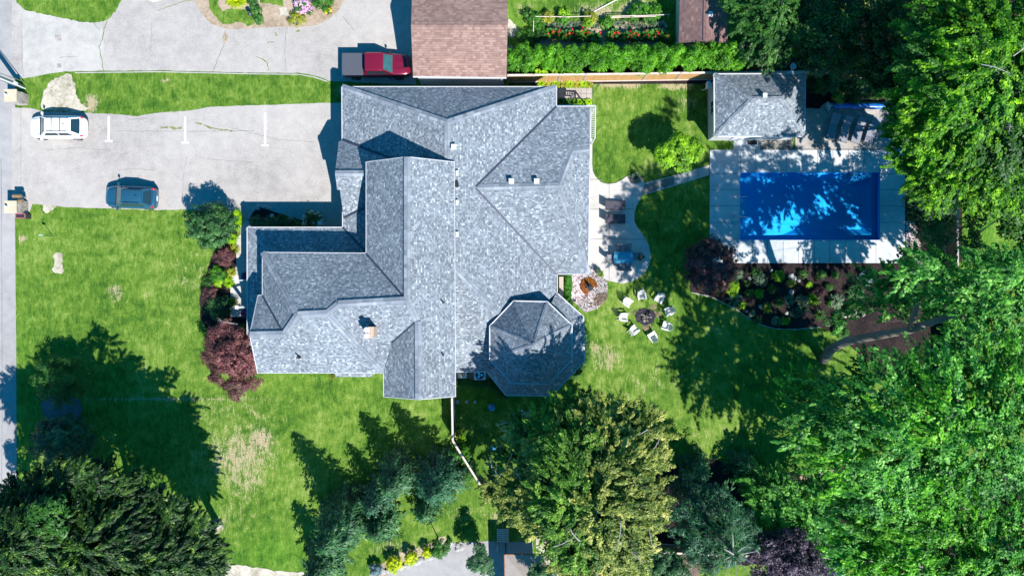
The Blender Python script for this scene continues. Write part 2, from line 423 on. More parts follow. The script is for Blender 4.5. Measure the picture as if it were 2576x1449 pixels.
L_['locust'] = leaf_mat('dark_evergreen_leaves', [(.003, .017, .005), (.008, .038, .008), (.022, .075, .011), (.075, .165, .022), (.25, .38, .06)], 0.2)
L_['globe'] = leaf_mat('deep_green_leaves', [(0.008, 0.044, 0.016), (0.023, 0.098, 0.029), (0.055, 0.163, 0.044), (0.111, 0.260, 0.065)], 0.2)
L_['purple'] = leaf_mat('purple_brown_leaves', [(0.031, 0.011, 0.017), (0.084, 0.031, 0.039), (0.154, 0.063, 0.067), (0.266, 0.119, 0.105)], 0.15, tcol=(1.3, .8, .8))
L_['mapleR'] = leaf_mat('copper_maple_leaves', [(.040, .012, .016), (.10, .036, .042), (.17, .066, .066), (.25, .12, .10)], 0.2, tcol=(1.3, .8, .8))
L_['plum'] = leaf_mat('dusky_plum_leaves', [(.008, .005, .014), (.025, .016, .035), (.07, .05, .09), (.16, .13, .20)], 0.12, tcol=(1.2, .9, 1))
L_['lime'] = leaf_mat('lime_leaves', [(.10, .24, .006), (.22, .42, .008), (.38, .58, .012)], 0.25)
L_['chart'] = leaf_mat('chartreuse_leaves', [(.20, .30, .004), (.42, .52, .004), (.62, .68, .006)], 0.2)
L_['bright'] = leaf_mat('bright_green_leaves', [(.020, .105, .008), (.050, .20, .012), (.11, .32, .02)], 0.35)
L_['hedge'] = leaf_mat('cedar_hedge_leaves', [(.032, .14, .005), (.080, .28, .008), (.19, .50, .014)], 0.25)
L_['limeleaf'] = leaf_mat('fresh_yellow_green_leaves', [(.05, .16, .006), (.14, .32, .010), (.28, .52, .016), (.45, .66, .03)], 0.3)
L_['mid'] = leaf_mat('mid_green_leaves', [(0.015, 0.075, 0.013), (0.037, 0.138, 0.018), (0.088, 0.225, 0.031)], 0.3)
L_['gold'] = leaf_mat('gold_green_leaves', [(.12, .17, .01), (.27, .31, .03), (.42, .42, .06)], 0.3)
L_['sage'] = leaf_mat('sage_leaves', [(.05, .10, .06), (.12, .19, .12), (.25, .33, .22)], 0.2)
L_['orange'] = leaf_mat('rust_orange_leaves', [(.14, .035, .006), (.34, .11, .01), (.55, .22, .02)], 0.2)
L_['pink'] = leaf_mat('pink_petals', [(.40, .17, .42), (.62, .38, .62), (.80, .62, .78)], 0.2, tcol=(1, 1, 1))
L_['magenta'] = leaf_mat('magenta_petals', [(.15, .02, .14), (.35, .06, .30)], 0.2, tcol=(1, 1, 1))
L_['yellowf'] = leaf_mat('yellow_petals', [(.65, .38, .01), (.80, .55, .02)], 0.2)
L_['whitef'] = leaf_mat('white_petals', [(.6, .65, .6), (.8, .82, .8)], 0.2, tcol=(1, 1, 1))
L_['redf'] = leaf_mat('red_petals', [(.55, .01, .01), (.75, .03, .03)], 0.2, tcol=(1, 1, 1))
M_['bark'] = bark_mat('grey_bark', (.10, .085, .075), (.22, .19, .17))
M_['barklight'] = bark_mat('pale_bark', (.30, .27, .27), (.52, .48, .47))

# ------------------------------------------------------------ the ground
PX0, PY1, PX1, PY0 = [(G(1860, 434))[0], (G(1860, 434))[1], G(2212, 605)[0], G(2212, 605)[1]]
def ground():
    xs = sorted(set([-1500, -400, -120] + [round(-47 + .3 * i, 3) for i in range(314)] + [120, 400, 1500, round(PX0, 4), round(PX1, 4)]))
    ys = sorted(set([-1500, -400, -100] + [round(-28 + .3 * i, 3) for i in range(188)] + [100, 400, 1500, round(PY0, 4), round(PY1, 4)]))
    X, Y = np.meshgrid(xs, ys); nx, ny = len(xs), len(ys)
    v = np.stack([X.ravel(), Y.ravel(), np.zeros(X.size)], 1)
    f = []
    for j in range(ny - 1):
        yc = (ys[j] + ys[j + 1]) / 2
        for i in range(nx - 1):
            xc = (xs[i] + xs[i + 1]) / 2
            if PX0 < xc < PX1 and PY0 < yc < PY1: continue
            f.append((j * nx + i, j * nx + i + 1, (j + 1) * nx + i + 1, (j + 1) * nx + i))
    me = bpy.data.meshes.new('lawn'); me.from_pydata(v.tolist(), [], f)
    FX = v[:, 0] / K + 1288; FY = 724.5 - v[:, 1] / K
    def gs(L):
        a = np.zeros(len(v))
        for (cx, cy, rx, ry, amp) in L:
            a = np.maximum(a, amp * np.exp(-(((FX - cx) / rx) ** 2 + ((FY - cy) / ry) ** 2)))
        return a
    dry = gs([(600, 1150, 110, 90, .40), (655, 1108, 45, 40, .47), (620, 1200, 70, 70, .36), (590, 1290, 80, 80, .2), (545, 1322, 26, 22, .6), (1530, 900, 50, 50, .34), (1500, 880, 40, 30, .36),
              (1560, 212, 90, 13, .52), (1700, 215, 60, 16, .45), (1720, 260, 40, 30, .3), (960, 1270, 50, 26, .42), (1255, 1300, 60, 22, .34),
              (400, 1003, 330, 3.2, .42), (800, 1000, 150, 3, .34), (72, 760, 4, 230, .36), (290, 735, 22, 26, .42), (590, 1040, 160, 60, .22),
              (470, 700, 90, 90, .20), (1640, 960, 120, 60, .2), (1500, 30, 70, 25, .45), (1600, 25, 60, 30, .55), (1400, 70, 40, 50, .3), (1320, 20, 30, 20, .3),
              (1150, 1290, 70, 40, .2), (415, 205, 14, 6, .55), (860, 228, 10, 16, .6), (230, 262, 20, 26, .6), (60, 45, 20, 10, .4), (55, 600, 12, 10, .6), (1610, 470, 10, 60, .15),
              (1760, 1090, 80, 50, .16), (1860, 1110, 120, 40, .14), (1530, 640, 30, 30, .1), (1200, 1080, 80, 40, .2), (220, 620, 180, 60, .12), (1010, 1380, 90, 30, .3)])
    lush = gs([(2060, 1140, 95, 60, .55), (2120, 1080, 60, 60, .5), (2480, 570, 90, 60, .5), (690, 1390, 90, 60, .35), (1960, 985, 60, 30, .3), (1210, 1010, 60, 40, .4), (60, 480 + 500, 20, 200, .2), (60, 20, 60, 30, .2), (1330, 100, 60, 50, .35), (170, 40, 100, 25, .25)])
    for nm, a in (('dry', dry), ('lush', lush)):
        at = me.attributes.new(nm, 'FLOAT', 'POINT'); at.data.foreach_set('value', a.astype(np.float32))
    me.update(); o = link('lawn', me, M_['lawn']); o['kind'] = 'structure'
ground()

street = sheet('street', [(-900, -1500), (38, -1500), (38, 560), (41, 900), (42, 1180), (45, 1500), (60, 3000), (-900, 3000)], .006, M_['road'])
# north driveway, its apron, and the parking court in front of the house
sheet('driveway', rough_poly([(30, -90), (1046, -90), (1046, 214), (832, 205), (825, 203), (790, 190), (750, 184), (640, 184), (400, 178), (250, 179), (165, 181), (130, 184), (90, 194), (58, 198), (30, 200)], 12, .8, 1), .010, M_['asphalt'])
sheet('driveway', rough_poly([(30, 272), (72, 272), (110, 281), (200, 284), (300, 288), (345, 293), (400, 284), (480, 279), (530, 269), (600, 267), (760, 262), (832, 259), (900, 258), (900, 600), (620, 600), (585, 535), (470, 527), (395, 529), (300, 526), (160, 521), (82, 513), (74, 535), (30, 545)], 10, .8, 2), .010, M_['asphalt'])
sheet('concrete_apron', rough_poly([(56, 20), (150, 44), (255, 60), (262, 120), (256, 176), (165, 180), (92, 191), (58, 198)], 12, .5, 3), .014, M_['apron'])
sheet('concrete_apron', rough_poly([(52, 275), (110, 282), (240, 286), (205, 350), (150, 420), (95, 505), (52, 512)], 14, 2, 4), .014, M_['asphalt'])
sheet('curb_strip', [(190, 183), (400, 180.5), (640, 186), (750, 187), (792, 194), (824, 205), (822, 207), (790, 196), (750, 189), (640, 188), (400, 182.5), (190, 185)], .06, M_['apron'], thick=.06)
# islands of grass and planting at the top edge
sheet('lawn_island', rough_poly([(40, -90), (42, 8), (66, 28), (130, 40), (200, 56), (240, 58), (270, 52), (290, 30), (312, -10), (330, -90)], 5, 1.3, 5), .022, M_['lawn'])
sheet('garden_bed', rough_poly(smooth_poly([(486, -60), (492, 6), (510, 38), (535, 62), (575, 74), (625, 73), (680, 69), (765, 68), (805, 60), (838, 40), (858, 14), (866, -60)], 4), 6, 1, 6), .020, M_['soil'])
sheet('garden_grass', rough_poly([(525, -40), (527, 22), (540, 40), (560, 62), (590, 60), (592, 56), (612, 58), (625, 68), (640, 62), (640, 30), (612, 25), (575, 23), (560, 30), (548, 12), (548, -40)], 3.5, 1.2, 7), .026, M_['lawn'])
sheet('garden_grass', rough_poly([(655, -40), (655, 8), (690, 12), (712, 16), (716, -40)], 4, 1.5, 8), .026, M_['lawn'])
sheet('sand_patch', rough_poly([(703, 21), (722, 20), (727, 40), (705, 42)], 3, 1, 9), .030, M_['sand'])
# bare earth by the white car and small worn spots
sheet('sand_patch', rough_poly([(164, 187), (178, 187), (188, 215), (192, 240), (205, 262), (222, 274), (200, 285), (104, 276), (103, 262), (112, 232), (125, 205), (150, 194)], 5, 2.2, 10), .014, M_['sand'])
sheet('sand_patch', rough_poly(smooth_poly([(143, 635), (158, 640), (156, 660), (160, 684), (140, 688), (132, 678), (138, 660), (134, 645)], 3), 3, 1.6, 11), .012, M_['sand'])
sheet('sand_patch', rough_poly([(108, 516), (148, 517), (136, 524), (120, 538), (108, 530)], 4, 1.6, 12), .014, M_['sand'])
# paint
def mark(x, y0, y1):
    o = sheet('parking_line', [(x - 2.2, y0), (x + 2.2, y0), (x + 2.2, y1 - 3.5), (x + 9, y1 - 3.5), (x + 9, y1), (x - 9, y1), (x - 9, y1 - 3.5), (x - 2.2, y1 - 3.5)], .020, M_['paint'])
mark(274, 293, 357); mark(466, 295, 361); mark(667, 284, 368)
def ribbon(name, pts, w, z, mat, seed=0, amp=1.2, step=5, parent=None):
    r = random.Random(seed); P = []
    for i in range(len(pts) - 1):
        a, b = pts[i], pts[i + 1]; d = math.hypot(b[0] - a[0], b[1] - a[1]); m = max(1, int(d / step))
        for k in range(m): t = k / m; P.append((a[0] + (b[0] - a[0]) * t + r.uniform(-amp, amp), a[1] + (b[1] - a[1]) * t + r.uniform(-amp, amp)))
    P.append(pts[-1]); mb = MB(); L = []; Rr = []
    for i, p in enumerate(P):
        q0 = P[max(i - 1, 0)]; q1 = P[min(i + 1, len(P) - 1)]
        dx, dy = q1[0] - q0[0], q1[1] - q0[1]; l = math.hypot(dx, dy) or 1; ww = w * r.uniform(.35, 1.3)
        L.append(G(p[0] - dy / l * ww, p[1] + dx / l * ww, 0) + Vector((0, 0, z))); Rr.append(G(p[0] + dy / l * ww, p[1] - dx / l * ww, 0) + Vector((0, 0, z)))
    n = len(P); mb.add(L + Rr, [(i, i + 1, n + i + 1, n + i) for i in range(n - 1)])
    o = mb.build(name, mat, parent); 
    if not parent: o['kind'] = 'structure'
    return o
cr = 0
for pts, w, mt in [([(270, 52), (262, 75), (258, 100), (250, 118), (256, 150), (260, 178)], 1.3, 'weed'), ([(234, 58), (250, 75)], .9, 'weed'),
               ([(398, 28), (430, 16), (470, 2), (490, 0)], 1.0, 'weed'), ([(568, 78), (566, 110), (556, 130), (540, 170), (533, 184)], .7, 'crack'),
               ([(644, 142), (662, 150), (672, 160), (676, 178)], 1.3, 'weed'), ([(862, 42), (880, 62), (892, 78)], .6, 'crack'), ([(722, 70), (716, 125), (720, 178)], .4, 'crack'),
               ([(150, 145), (195, 143)], .5, 'crack'), ([(405, 322), (424, 321)], 2.6, 'weed'), ([(427, 321), (445, 325), (458, 322)], 2.8, 'weed'), ([(492, 310), (508, 313)], 2.2, 'weed'),
               ([(512, 315), (530, 322), (548, 325), (585, 330)], 2.0, 'weed'), ([(290, 330), (470, 331), (640, 330)], .35, 'crack'), ([(316, 310), (320, 302), (360, 298), (375, 297)], .4, 'crack'),
               ([(470, 395), (462, 440), (460, 462), (461, 500)], .45, 'crack'), ([(120, 378), (200, 372), (280, 380)], .35, 'crack'), ([(290, 408), (300, 395), (330, 380)], .3, 'crack'),
               ([(300, 430), (330, 424), (390, 428)], .3, 'crack'), ([(745, 80), (755, 78)], 2.2, 'weed'), ([(692, 82), (697, 92)], 2.0, 'weed'), ([(56, 80), (57, 160), (60, 195)], .3, 'crack'),
               ([(52, 275), (53, 400), (53, 510)], .35, 'crack'), ([(672, 108), (690, 107)], 1.6, 'weed'), ([(380, 130), (382, 60)], .3, 'crack'), ([(575, 320), (700, 352), (840, 360)], .3, 'crack'), ([(520, 400), (640, 410)], .25, 'crack')]:
    cr += 1; ribbon('driveway_crack', pts, w, .021, M_[mt], cr)
sheet('soil_stain', rough_poly(smooth_poly([(564, 84), (574, 88), (573, 102), (562, 112), (560, 98)], 3), 3, 1.3, 31), .018, M_['soil'])
for (x, y, s) in ((146, 96, 8), (149, 166, 5.5)):
    sheet('drain_cover', [(x - s, y - s), (x + s, y - s), (x + s, y + s), (x - s, y + s)], .022, M_['stone'])
# the narrow purple-grey joint at the street edge
ribbon('street_joint', [(3, 400), (5, 700), (6, 1000), (3, 1449)], .5, .016, M_['joint'], 3, .1, 60)
# walks
sheet('walkway', [(606, 556), (628, 556), (628, 797), (580, 797), (580, 715), (582, 700), (588, 684), (595, 670), (595, 600), (606, 590)], .05, M_['concrete'], thick=.06)
for y in (600, 640, 690, 745): sheet('walkway_joint', [(580 if y > 690 else 596, y), (622, y), (622, y + .8), (580 if y > 690 else 596, y + .8)], .056, M_['joint'])
sheet('mulch_bed', rough_poly([(580, 552), (606, 552), (594, 600), (594, 672), (581, 697), (579, 797), (622, 797), (640, 905), (640, 945), (600, 950), (560, 900), (525, 840), (505, 800), (502, 755), (515, 700), (532, 650), (555, 612)], 6, 1.5, 13), .03, M_['mulch'])
sheet('mulch_bed', [(624, 549), (628, 538), (637, 527), (650, 520.6), (671, 527), (701, 536.5), (729, 546), (762, 555), (800, 572), (800, 620), (624, 620)], .04, M_['mulch'])
sheet('paver_path', [(1375, 222), (1489, 222), (1489, 251), (1375, 251)], .03, M_['paver'])
for i in range(8):
    x = 1390 + 14.2 * i; sheet('paver_joint', [(x, 222), (x + .8, 222), (x + .8, 251), (x, 251)], .036, M_['joint'])
sheet('paver_joint', [(1375, 236), (1489, 236), (1489, 236.8), (1375, 236.8)], .040, M_['joint'])
patio_px = [(780, -60), (806, -60), (805, 200), (810, 270), (835, 325), (890, 382), (960, 403), (1040, 392), (1100, 362), (1150, 327), (1210, 308), (1285, 333), (1330, 385), (1318, 440), (1295, 520), (1285, 560), (1250, 620), (1228, 690), (1230, 780), (1260, 840), (1300, 890), (1340, 950), (1375, 1020), (1390, 1100), (1388, 1170), (1365, 1240), (1320, 1300), (1260, 1350), (1190, 1385), (1110, 1400), (1030, 1385), (950, 1368), (900, 1330), (860, 1290), (790, 1230), (700, 1150), (640, 1000), (640, -60)]
patio = [(1288 + x / 3.9935, 362.8 + y / 3.9935) for x, y in patio_px]
sheet('patio', patio, .07, M_['concrete'], thick=.09)
def jl(x0, y0, x1, y1, z=.076): 
    w = .55; sheet('slab_joint', [(x0 - (w if x0 == x1 else 0), y0 - (w if y0 == y1 else 0)), (x1 + (w if x0 == x1 else 0), y0 - (w if y0 == y1 else 0)), (x1 + (w if x0 == x1 else 0), y1 + (w if y0 == y1 else 0)), (x0 - (w if x0 == x1 else 0), y1 + (w if y0 == y1 else 0))], z, M_['joint'])
jl(1532, 462, 1532, 705); jl(1484, 527, 1595, 527); jl(1484, 602, 1623, 602, .080); jl(1484, 452, 1515, 452)
sheet('planter_bed', smooth_poly([(1578, 445), (1590, 441), (1606, 444), (1618, 448), (1616, 456), (1600, 463), (1585, 458)], 4), .082, M_['flag'])
path = [(1618, 462), (1700, 441), (1784, 416), (1784, 441), (1700, 467), (1612, 493)]
sheet('garden_path', path, .06, M_['concrete'], thick=.08)
for i in range(1, 6):
    x = 1618 + 166 * i / 6; yt = 462 - (x - 1618) * .277; sheet('slab_joint', [(x, yt), (x + 1, yt), (x - 1, yt + 29), (x - 2, yt + 29)], .066, M_['joint'])
sheet('flagstone_step', [(1617, 465), (1650, 457), (1658, 468), (1650, 480), (1614, 491)], .068, M_['flag'])
sheet('flagstone_step', [(1660, 455), (1697, 444), (1695, 466), (1680, 470), (1673, 474), (1663, 470)], .068, M_['flag'])
# pool deck: four slabs round the water
D = .10
for (a, b, c, d) in ((1785, 378, 2275, 434), (1785, 605, 2275, 662), (1785, 434, 1860, 605), (2212, 434, 2275, 605)):
    sheet('pool_deck', [(a, b), (c, b), (c, d), (a, d)], D, M_['deck'], thick=D + .02)
def dj(x0, y0, x1, y1, z=D + .004): jl(x0, y0, x1, y1, z)
for i, x in enumerate((1862, 1900, 1938, 1977, 2016, 2055, 2094, 2133, 2172, 2210)):
    dj(x, 378.5, x, 433.5); dj(x - 8, 605.5, x - 8, 661.5)
for y in (437.5, 478, 519, 560, 601.5):
    dj(1785.5, y, 1859, y); dj(2213, y, 2274, y)
sheet('terrace', rough_poly([(2000, 272), (2060, 275), (2072, 260), (2270, 256), (2290, 300), (2292, 376), (2000, 376)], 20, .6, 15), .07, mottled('tan_terrace', [(0.35, (.20, .18, .165)), (0.5, (.31, .285, .265)), (0.7, (.44, .41, .38))], 0.5, 2.0, 16.0), thick=.07)
sheet('door_slab', [(1845, 330), (1911, 330), (1911, 377.5), (1845, 377.5)], .075, M_['deck'], thick=.08)
# planting beds
sheet('mulch_bed', rough_poly(smooth_poly([(1780, 655), (2300, 655), (2420, 700), (2420, 1010), (2300, 980), (2200, 925), (2120, 855), (2060, 822), (2000, 828), (1950, 826), (1900, 812), (1850, 776), (1790, 746), (1738, 735), (1745, 690)], 3), 12, .8, 16), .034, M_['mulch'])
ribbon('bed_edging', [(1738, 736), (1790, 747), (1850, 777), (1900, 813), (1950, 827), (2000, 829), (2060, 823)], 1.2, .05, M_['apron'], 4, .3, 8)
sheet('mulch_bed', [(2275.5, 180), (2420, 180), (2420, 660), (2275.5, 660)], .026, M_['mulch'])
sheet('mulch_bed', [(2026, 190), (2300, 190), (2300, 262), (2070, 262), (2060, 275), (2000, 275), (2000, 190)], .030, M_['mulch'])
sheet('mulch_bed', [(1280, 120), (1870, 120), (1870, 212), (1280, 212)], .012, M_['mulch'])
sheet('mulch_bed', [(1340, 208), (1490, 208), (1490, 221), (1340, 221)], .020, M_['mulch'])
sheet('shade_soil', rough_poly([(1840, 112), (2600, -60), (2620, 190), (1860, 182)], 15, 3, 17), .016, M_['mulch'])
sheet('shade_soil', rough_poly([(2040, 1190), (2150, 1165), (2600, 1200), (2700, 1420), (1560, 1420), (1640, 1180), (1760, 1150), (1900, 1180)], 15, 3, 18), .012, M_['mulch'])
sheet('garden_soil', rough_poly([(1345, 55), (1675, 55), (1680, 122), (1350, 122)], 6, 2, 19), .016, M_['soil'])
sheet('gravel_patch', rough_poly(smooth_poly([(1278, 50), (1288, 55), (1303, 75), (1300, 90), (1280, 95)], 3), 3, 1, 20), .016, M_['sand'])
for ex, ey, er in ((1600, 786, 9), (1652, 792, 9), (1626, 822, 10), (1645, 772, 6)): sheet('worn_patch', rough_poly([(ex + er * 1.3 * math.cos(k * .7), ey + er * math.sin(k * .7)) for k in range(9)], 2.5, 2.2, int(ex)), .014, M_['worn'])
sheet('fire_ash', rough_poly(smooth_poly([(1602, 785), (1622, 775), (1643, 783), (1648, 800), (1636, 815), (1615, 816), (1600, 804)], 4), 3, 2.4, 22), .020, M_['ash'])
# mulch oval on the front lawn
sheet('mulch_oval', rough_poly(smooth_poly([(112, 1002), (150, 994), (196, 1005), (207, 1030), (195, 1052), (168, 1058), (130, 1060), (110, 1042), (104, 1020)], 4), 4, 1.2, 23), .03, mottled('grey_mulch', [(0.35, (.09, .065, .07)), (0.65, (.20, .155, .16))], 1, 6, 24, bs=.6))
# bottom edge: neighbour's paving
sheet('neighbour_drive', rough_poly([(1000, 1430), (1080, 1405), (1130, 1385), (1137, 1365), (1236, 1360), (1250, 1362), (1340, 1362), (1340, 1560), (940, 1560), (975, 1440)], 10, .8, 24), .014, M_['road'])
sheet('sidewalk', rough_poly([(530, 1412), (600, 1420), (700, 1436), (780, 1440), (800, 1600), (500, 1600)], 9, 2, 25), .014, M_['sand'])
sheet('garden_bed', rough_poly([(930, 1440), (990, 1395), (1060, 1375), (1100, 1355), (1120, 1345), (1128, 1385), (1080, 1402), (1000, 1432), (975, 1475), (930, 1475)], 5, 1.5, 26), .012, M_['soil'])
sheet('slab', [(1348, 1330), (1400, 1345), (1408, 1500), (1348, 1500)], .016, M_['sand'])
sheet('garden_soil', rough_poly([(1620, 1395), (1760, 1397), (1760, 1600), (1600, 1600)], 8, 2, 27), .016, mottled('brown_earth', [(0.35, (.06, .04, .03)), (0.65, (.20, .14, .11))], 1, 5, 20))
sheet('sand_patch', rough_poly([(2200, 1408), (2360, 1408), (2370, 1600), (2210, 1600)], 8, 2, 28), .018, M_['sand'])
sheet('shade_path', rough_poly([(2015, 1195), (2045, 1188), (2095, 1178), (2110, 1190), (2040, 1205), (2010, 1207)], 5, 1.5, 29), .02, M_['soil'])

# ------------------------------------------------------------ swimming pool
def pool():
    t = wempty('swimming_pool', (PX0, PY0, 0), 'rectangular blue vinyl swimming pool set in the concrete deck', 'pool')
    zt, zb = .09, -1.15
    liner = plain('blue_pool_liner', (.015, .42, .98), 0.5, var=.06, scale=8)
    liner2 = plain('pale_blue_pool_step', (.10, .50, .85), 0.5, var=.05)
    mb = MB(); x0, x1, y0, y1 = PX0, PX1, PY0, PY1
    xs = x0 + (x1 - x0) * .27; xs2 = x0 + (x1 - x0) * .33; zd = -.95
    # shallow floor, slope, deep floor with a ledge round it, walls
    e = .9
    V = lambda x, y, z: (x, y, z)
    mb.add([V(x0, y0, -.46), V(xs, y0, -.46), V(xs, y1, -.46), V(x0, y1, -.46)], [(0, 1, 2, 3)])
    mb.add([V(xs, y0, -.46), V(x1, y0, -.46), V(x1, y0 + e * .6, -.52), V(xs2, y0 + e * .6, -.52)], [(0, 1, 2, 3)])
    mb.add([V(xs, y1, -.46), V(xs2, y1 - e * .6, -.52), V(x1, y1 - e * .6, -.52), V(x1, y1, -.46)], [(0, 1, 2, 3)])
    mb.add([V(xs, y0, -.46), V(xs2, y0 + e * .6, -.52), V(xs2, y1 - e * .6, -.52), V(xs, y1, -.46)], [(0, 1, 2, 3)])
    A = (xs2, y0 + e * .6, x1 - e * .4, y1 - e * .6); B = (xs2 + 1.2, y0 + e * 1.1, x1 - e * 1.1, y1 - e * 1.1)
    ra = [V(A[0], A[1], -.52), V(A[2], A[1], -.52), V(A[2], A[3], -.52), V(A[0], A[3], -.52)]
    rb = [V(B[0], B[1], zd), V(B[2], B[1], zd), V(B[2], B[3], zd), V(B[0], B[3], zd)]
    mb.add(ra + rb, [(0, 1, 5, 4), (1, 2, 6, 5), (2, 3, 7, 6), (3, 0, 4, 7), (4, 5, 6, 7)])
    mb.add([V(A[2], A[1], -.52), V(x1, A[1], -.52), V(x1, A[3], -.52), V(A[2], A[3], -.52)], [(0, 1, 2, 3)])
    mb.add([V(x0, y0, zt), V(x1, y0, zt), V(x1, y1, zt), V(x0, y1, zt), V(x0, y0, -.46), V(x1, y0, -.46), V(x1, y1, -.46), V(x0, y1, -.46)],
           [(0, 1, 5, 4), (1, 2, 6, 5), (2, 3, 7, 6), (3, 0, 4, 7)])
    mb.build('liner', liner, t)
    m = MB()
    ym = G(0, 523)[1]
    for i in range(3):
        m.box((x0 + .14 + .23 * i, ym, -.36 - .06 * i), (.25, 1.75 - .08 * i, .34 - .1 * i))
    m.build('steps', liner2, t)
    # water
    wm, nt, b, o = newmat('pool_water'); nt.nodes.remove(b)
    tr = nt.nodes.new('ShaderNodeBsdfTransparent'); tr.inputs[0].default_value = (.66, .95, 1.0, 1)
    gl = nt.nodes.new('ShaderNodeBsdfGlossy'); gl.inputs['Roughness'].default_value = .04
    fr = nt.nodes.new('ShaderNodeFresnel'); fr.inputs[0].default_value = 1.33
    mx = nt.nodes.new('ShaderNodeMixShader'); co = coords(nt); h = noise(nt, co, 5.0, 4, .5, .6)
    bp = nt.nodes.new('ShaderNodeBump'); bp.inputs['Strength'].default_value = .25; bp.inputs['Distance'].default_value = .03
    nt.links.new(h, bp.inputs['Height']); nt.links.new(bp.outputs[0], gl.inputs['Normal']); nt.links.new(bp.outputs[0], fr.inputs['Normal'])
    nt.links.new(fr.outputs[0], mx.inputs[0]); nt.links.new(tr.outputs[0], mx.inputs[1]); nt.links.new(gl.outputs[0], mx.inputs[2]); nt.links.new(mx.outputs[0], o.inputs[0])
    w = MB(); w.add([(x0 + .004, y0 + .004, -.12), (x1 - .004, y0 + .004, -.12), (x1 - .004, y1 - .004, -.12), (x0 + .004, y1 - .004, -.12)], [(0, 1, 2, 3)])
    w.build('water', wm, t)
    c = MB()
    for (a, b_) in (((x0, y0), (x1, y0)), ((x1, y0), (x1, y1)), ((x1, y1), (x0, y1)), ((x0, y1), (x0, y0))):
        c.bar((a[0], a[1], .115), (b_[0], b_[1], .115), .05, .03)
    c.build('coping', plain('pale_coping', (.30, .42, .55), .5), t)
    # handrails at the steps
    for s in (-1, 1):
        yy = ym + s * .82; q = MB()
        q.tube([(x0 - .55, yy - .1 * s, .10), (x0 - .50, yy - .1 * s, .62), (x0 - .2, yy, .86), (x0 + .45, yy, .55), (x0 + .62, yy, .2), (x0 + .62, yy, -.4)], .024, 8)
        q.tube([(x0 - .25, yy, .10), (x0 - .2, yy, .86)], .02, 8)
        q.build('handrail', M_['steel'], t, smooth=True)
    q = MB(); xl = G(2147, 0)[0]
    for s in (-.28, .28):
        q.tube([(xl + s, y1 + .55, .10), (xl + s, y1 + .5, .75), (xl + s, y1 + .2, .95), (xl + s, y1 - .1, .7), (xl + s, y1 - .14, -.9)], .024, 8)
    for k in range(4): q.bar((xl - .28, y1 - .14, .05 - .27 * k), (xl + .28, y1 - .14, .05 - .27 * k), .07, .03)
    q.build('ladder', M_['steel'], t, smooth=False)
pool()

# ------------------------------------------------------------ roofs
def roof_faces(mb, faces, th=.14, lift=0.0):
    """each face: list of (fx, fy, z). UVs run along the eave and up the slope"""
    for F in faces:
        P = [G(x, y, z) + Vector((0, 0, lift)) for x, y, z in F]
        n = Vector((0, 0, 0))
        for i in range(len(P)):
            a, b = P[i], P[(i + 1) % len(P)]
            n += Vector(((a.y - b.y) * (a.z + b.z), (a.z - b.z) * (a.x + b.x), (a.x - b.x) * (a.y + b.y)))
        n.normalize()
        if n.z < 0: P.reverse(); n = -n
        u = Vector((0, 0, 1)).cross(n)
        u = u.normalized() if u.length > 1e-4 else Vector((1, 0, 0)); v = n.cross(u)
        uv = [(p.dot(u), p.dot(v)) for p in P]
        flat = [Vector((p.x, p.y, 0)) for p in P]
        tris = tessellate_polygon([flat]); fs = []; us = []
        for t in tris:
            a, b, c = [P[k] for k in t]
            if (b - a).cross(c - a).z < 0: t = tuple(reversed(t))
            fs.append(tuple(t)); us.append([uv[k] for k in t])
        mb.add(P, fs, us)
        if th:
            Q = [p - Vector((0, 0, th)) for p in P]; m = len(P)
            mb.add(P + Q, [(i, m + i, m + (i + 1) % m, (i + 1) % m) for i in range(m)] + [tuple(reversed([m + k for k in f])) for f in fs],
                   [[(0, 0)] * 4] * m + [[(0, 0)] * 3] * len(fs))
def cap(mb, a, b, w=.24, up=.035, seg=True):
    A = G(*a) + Vector((0, 0, up)); B = G(*b) + Vector((0, 0, up)); d = B - A; L = d.length; x = d / L
    s = Vector((-x.y, x.x, 0)).normalized()
    n = max(1, int(L / .26)) if seg else 1
    for i in range(n):
        p = A + x * (L * i / n); q = A + x * (L * (i + 1) / n); r = Vector((0, 0, .012 * (i % 2)))
        dz = Vector((0, 0, -w * .28)); h = Vector((0, 0, -.05)); o = L * i / n
        vs = [p - s * w + dz + r, p + r, p + s * w + dz + r, q - s * w + dz + r * .2, q + r * .2, q + s * w + dz + r * .2]
        mb.add(vs, [(0, 1, 4, 3), (1, 2, 5, 4)], [[(o, 0), (o, .26), (o + .26, .26), (o + .26, 0)], [(o, .26), (o, .52), (o + .26, .52), (o + .26, .26)]])
def gutter(mb, pts, w=.11, h=.12, dz=-.02):
    P = [G(*p) + Vector((0, 0, dz)) for p in pts]
    for a, b in zip(P, P[1:]): mb.bar(a, b, w, h)

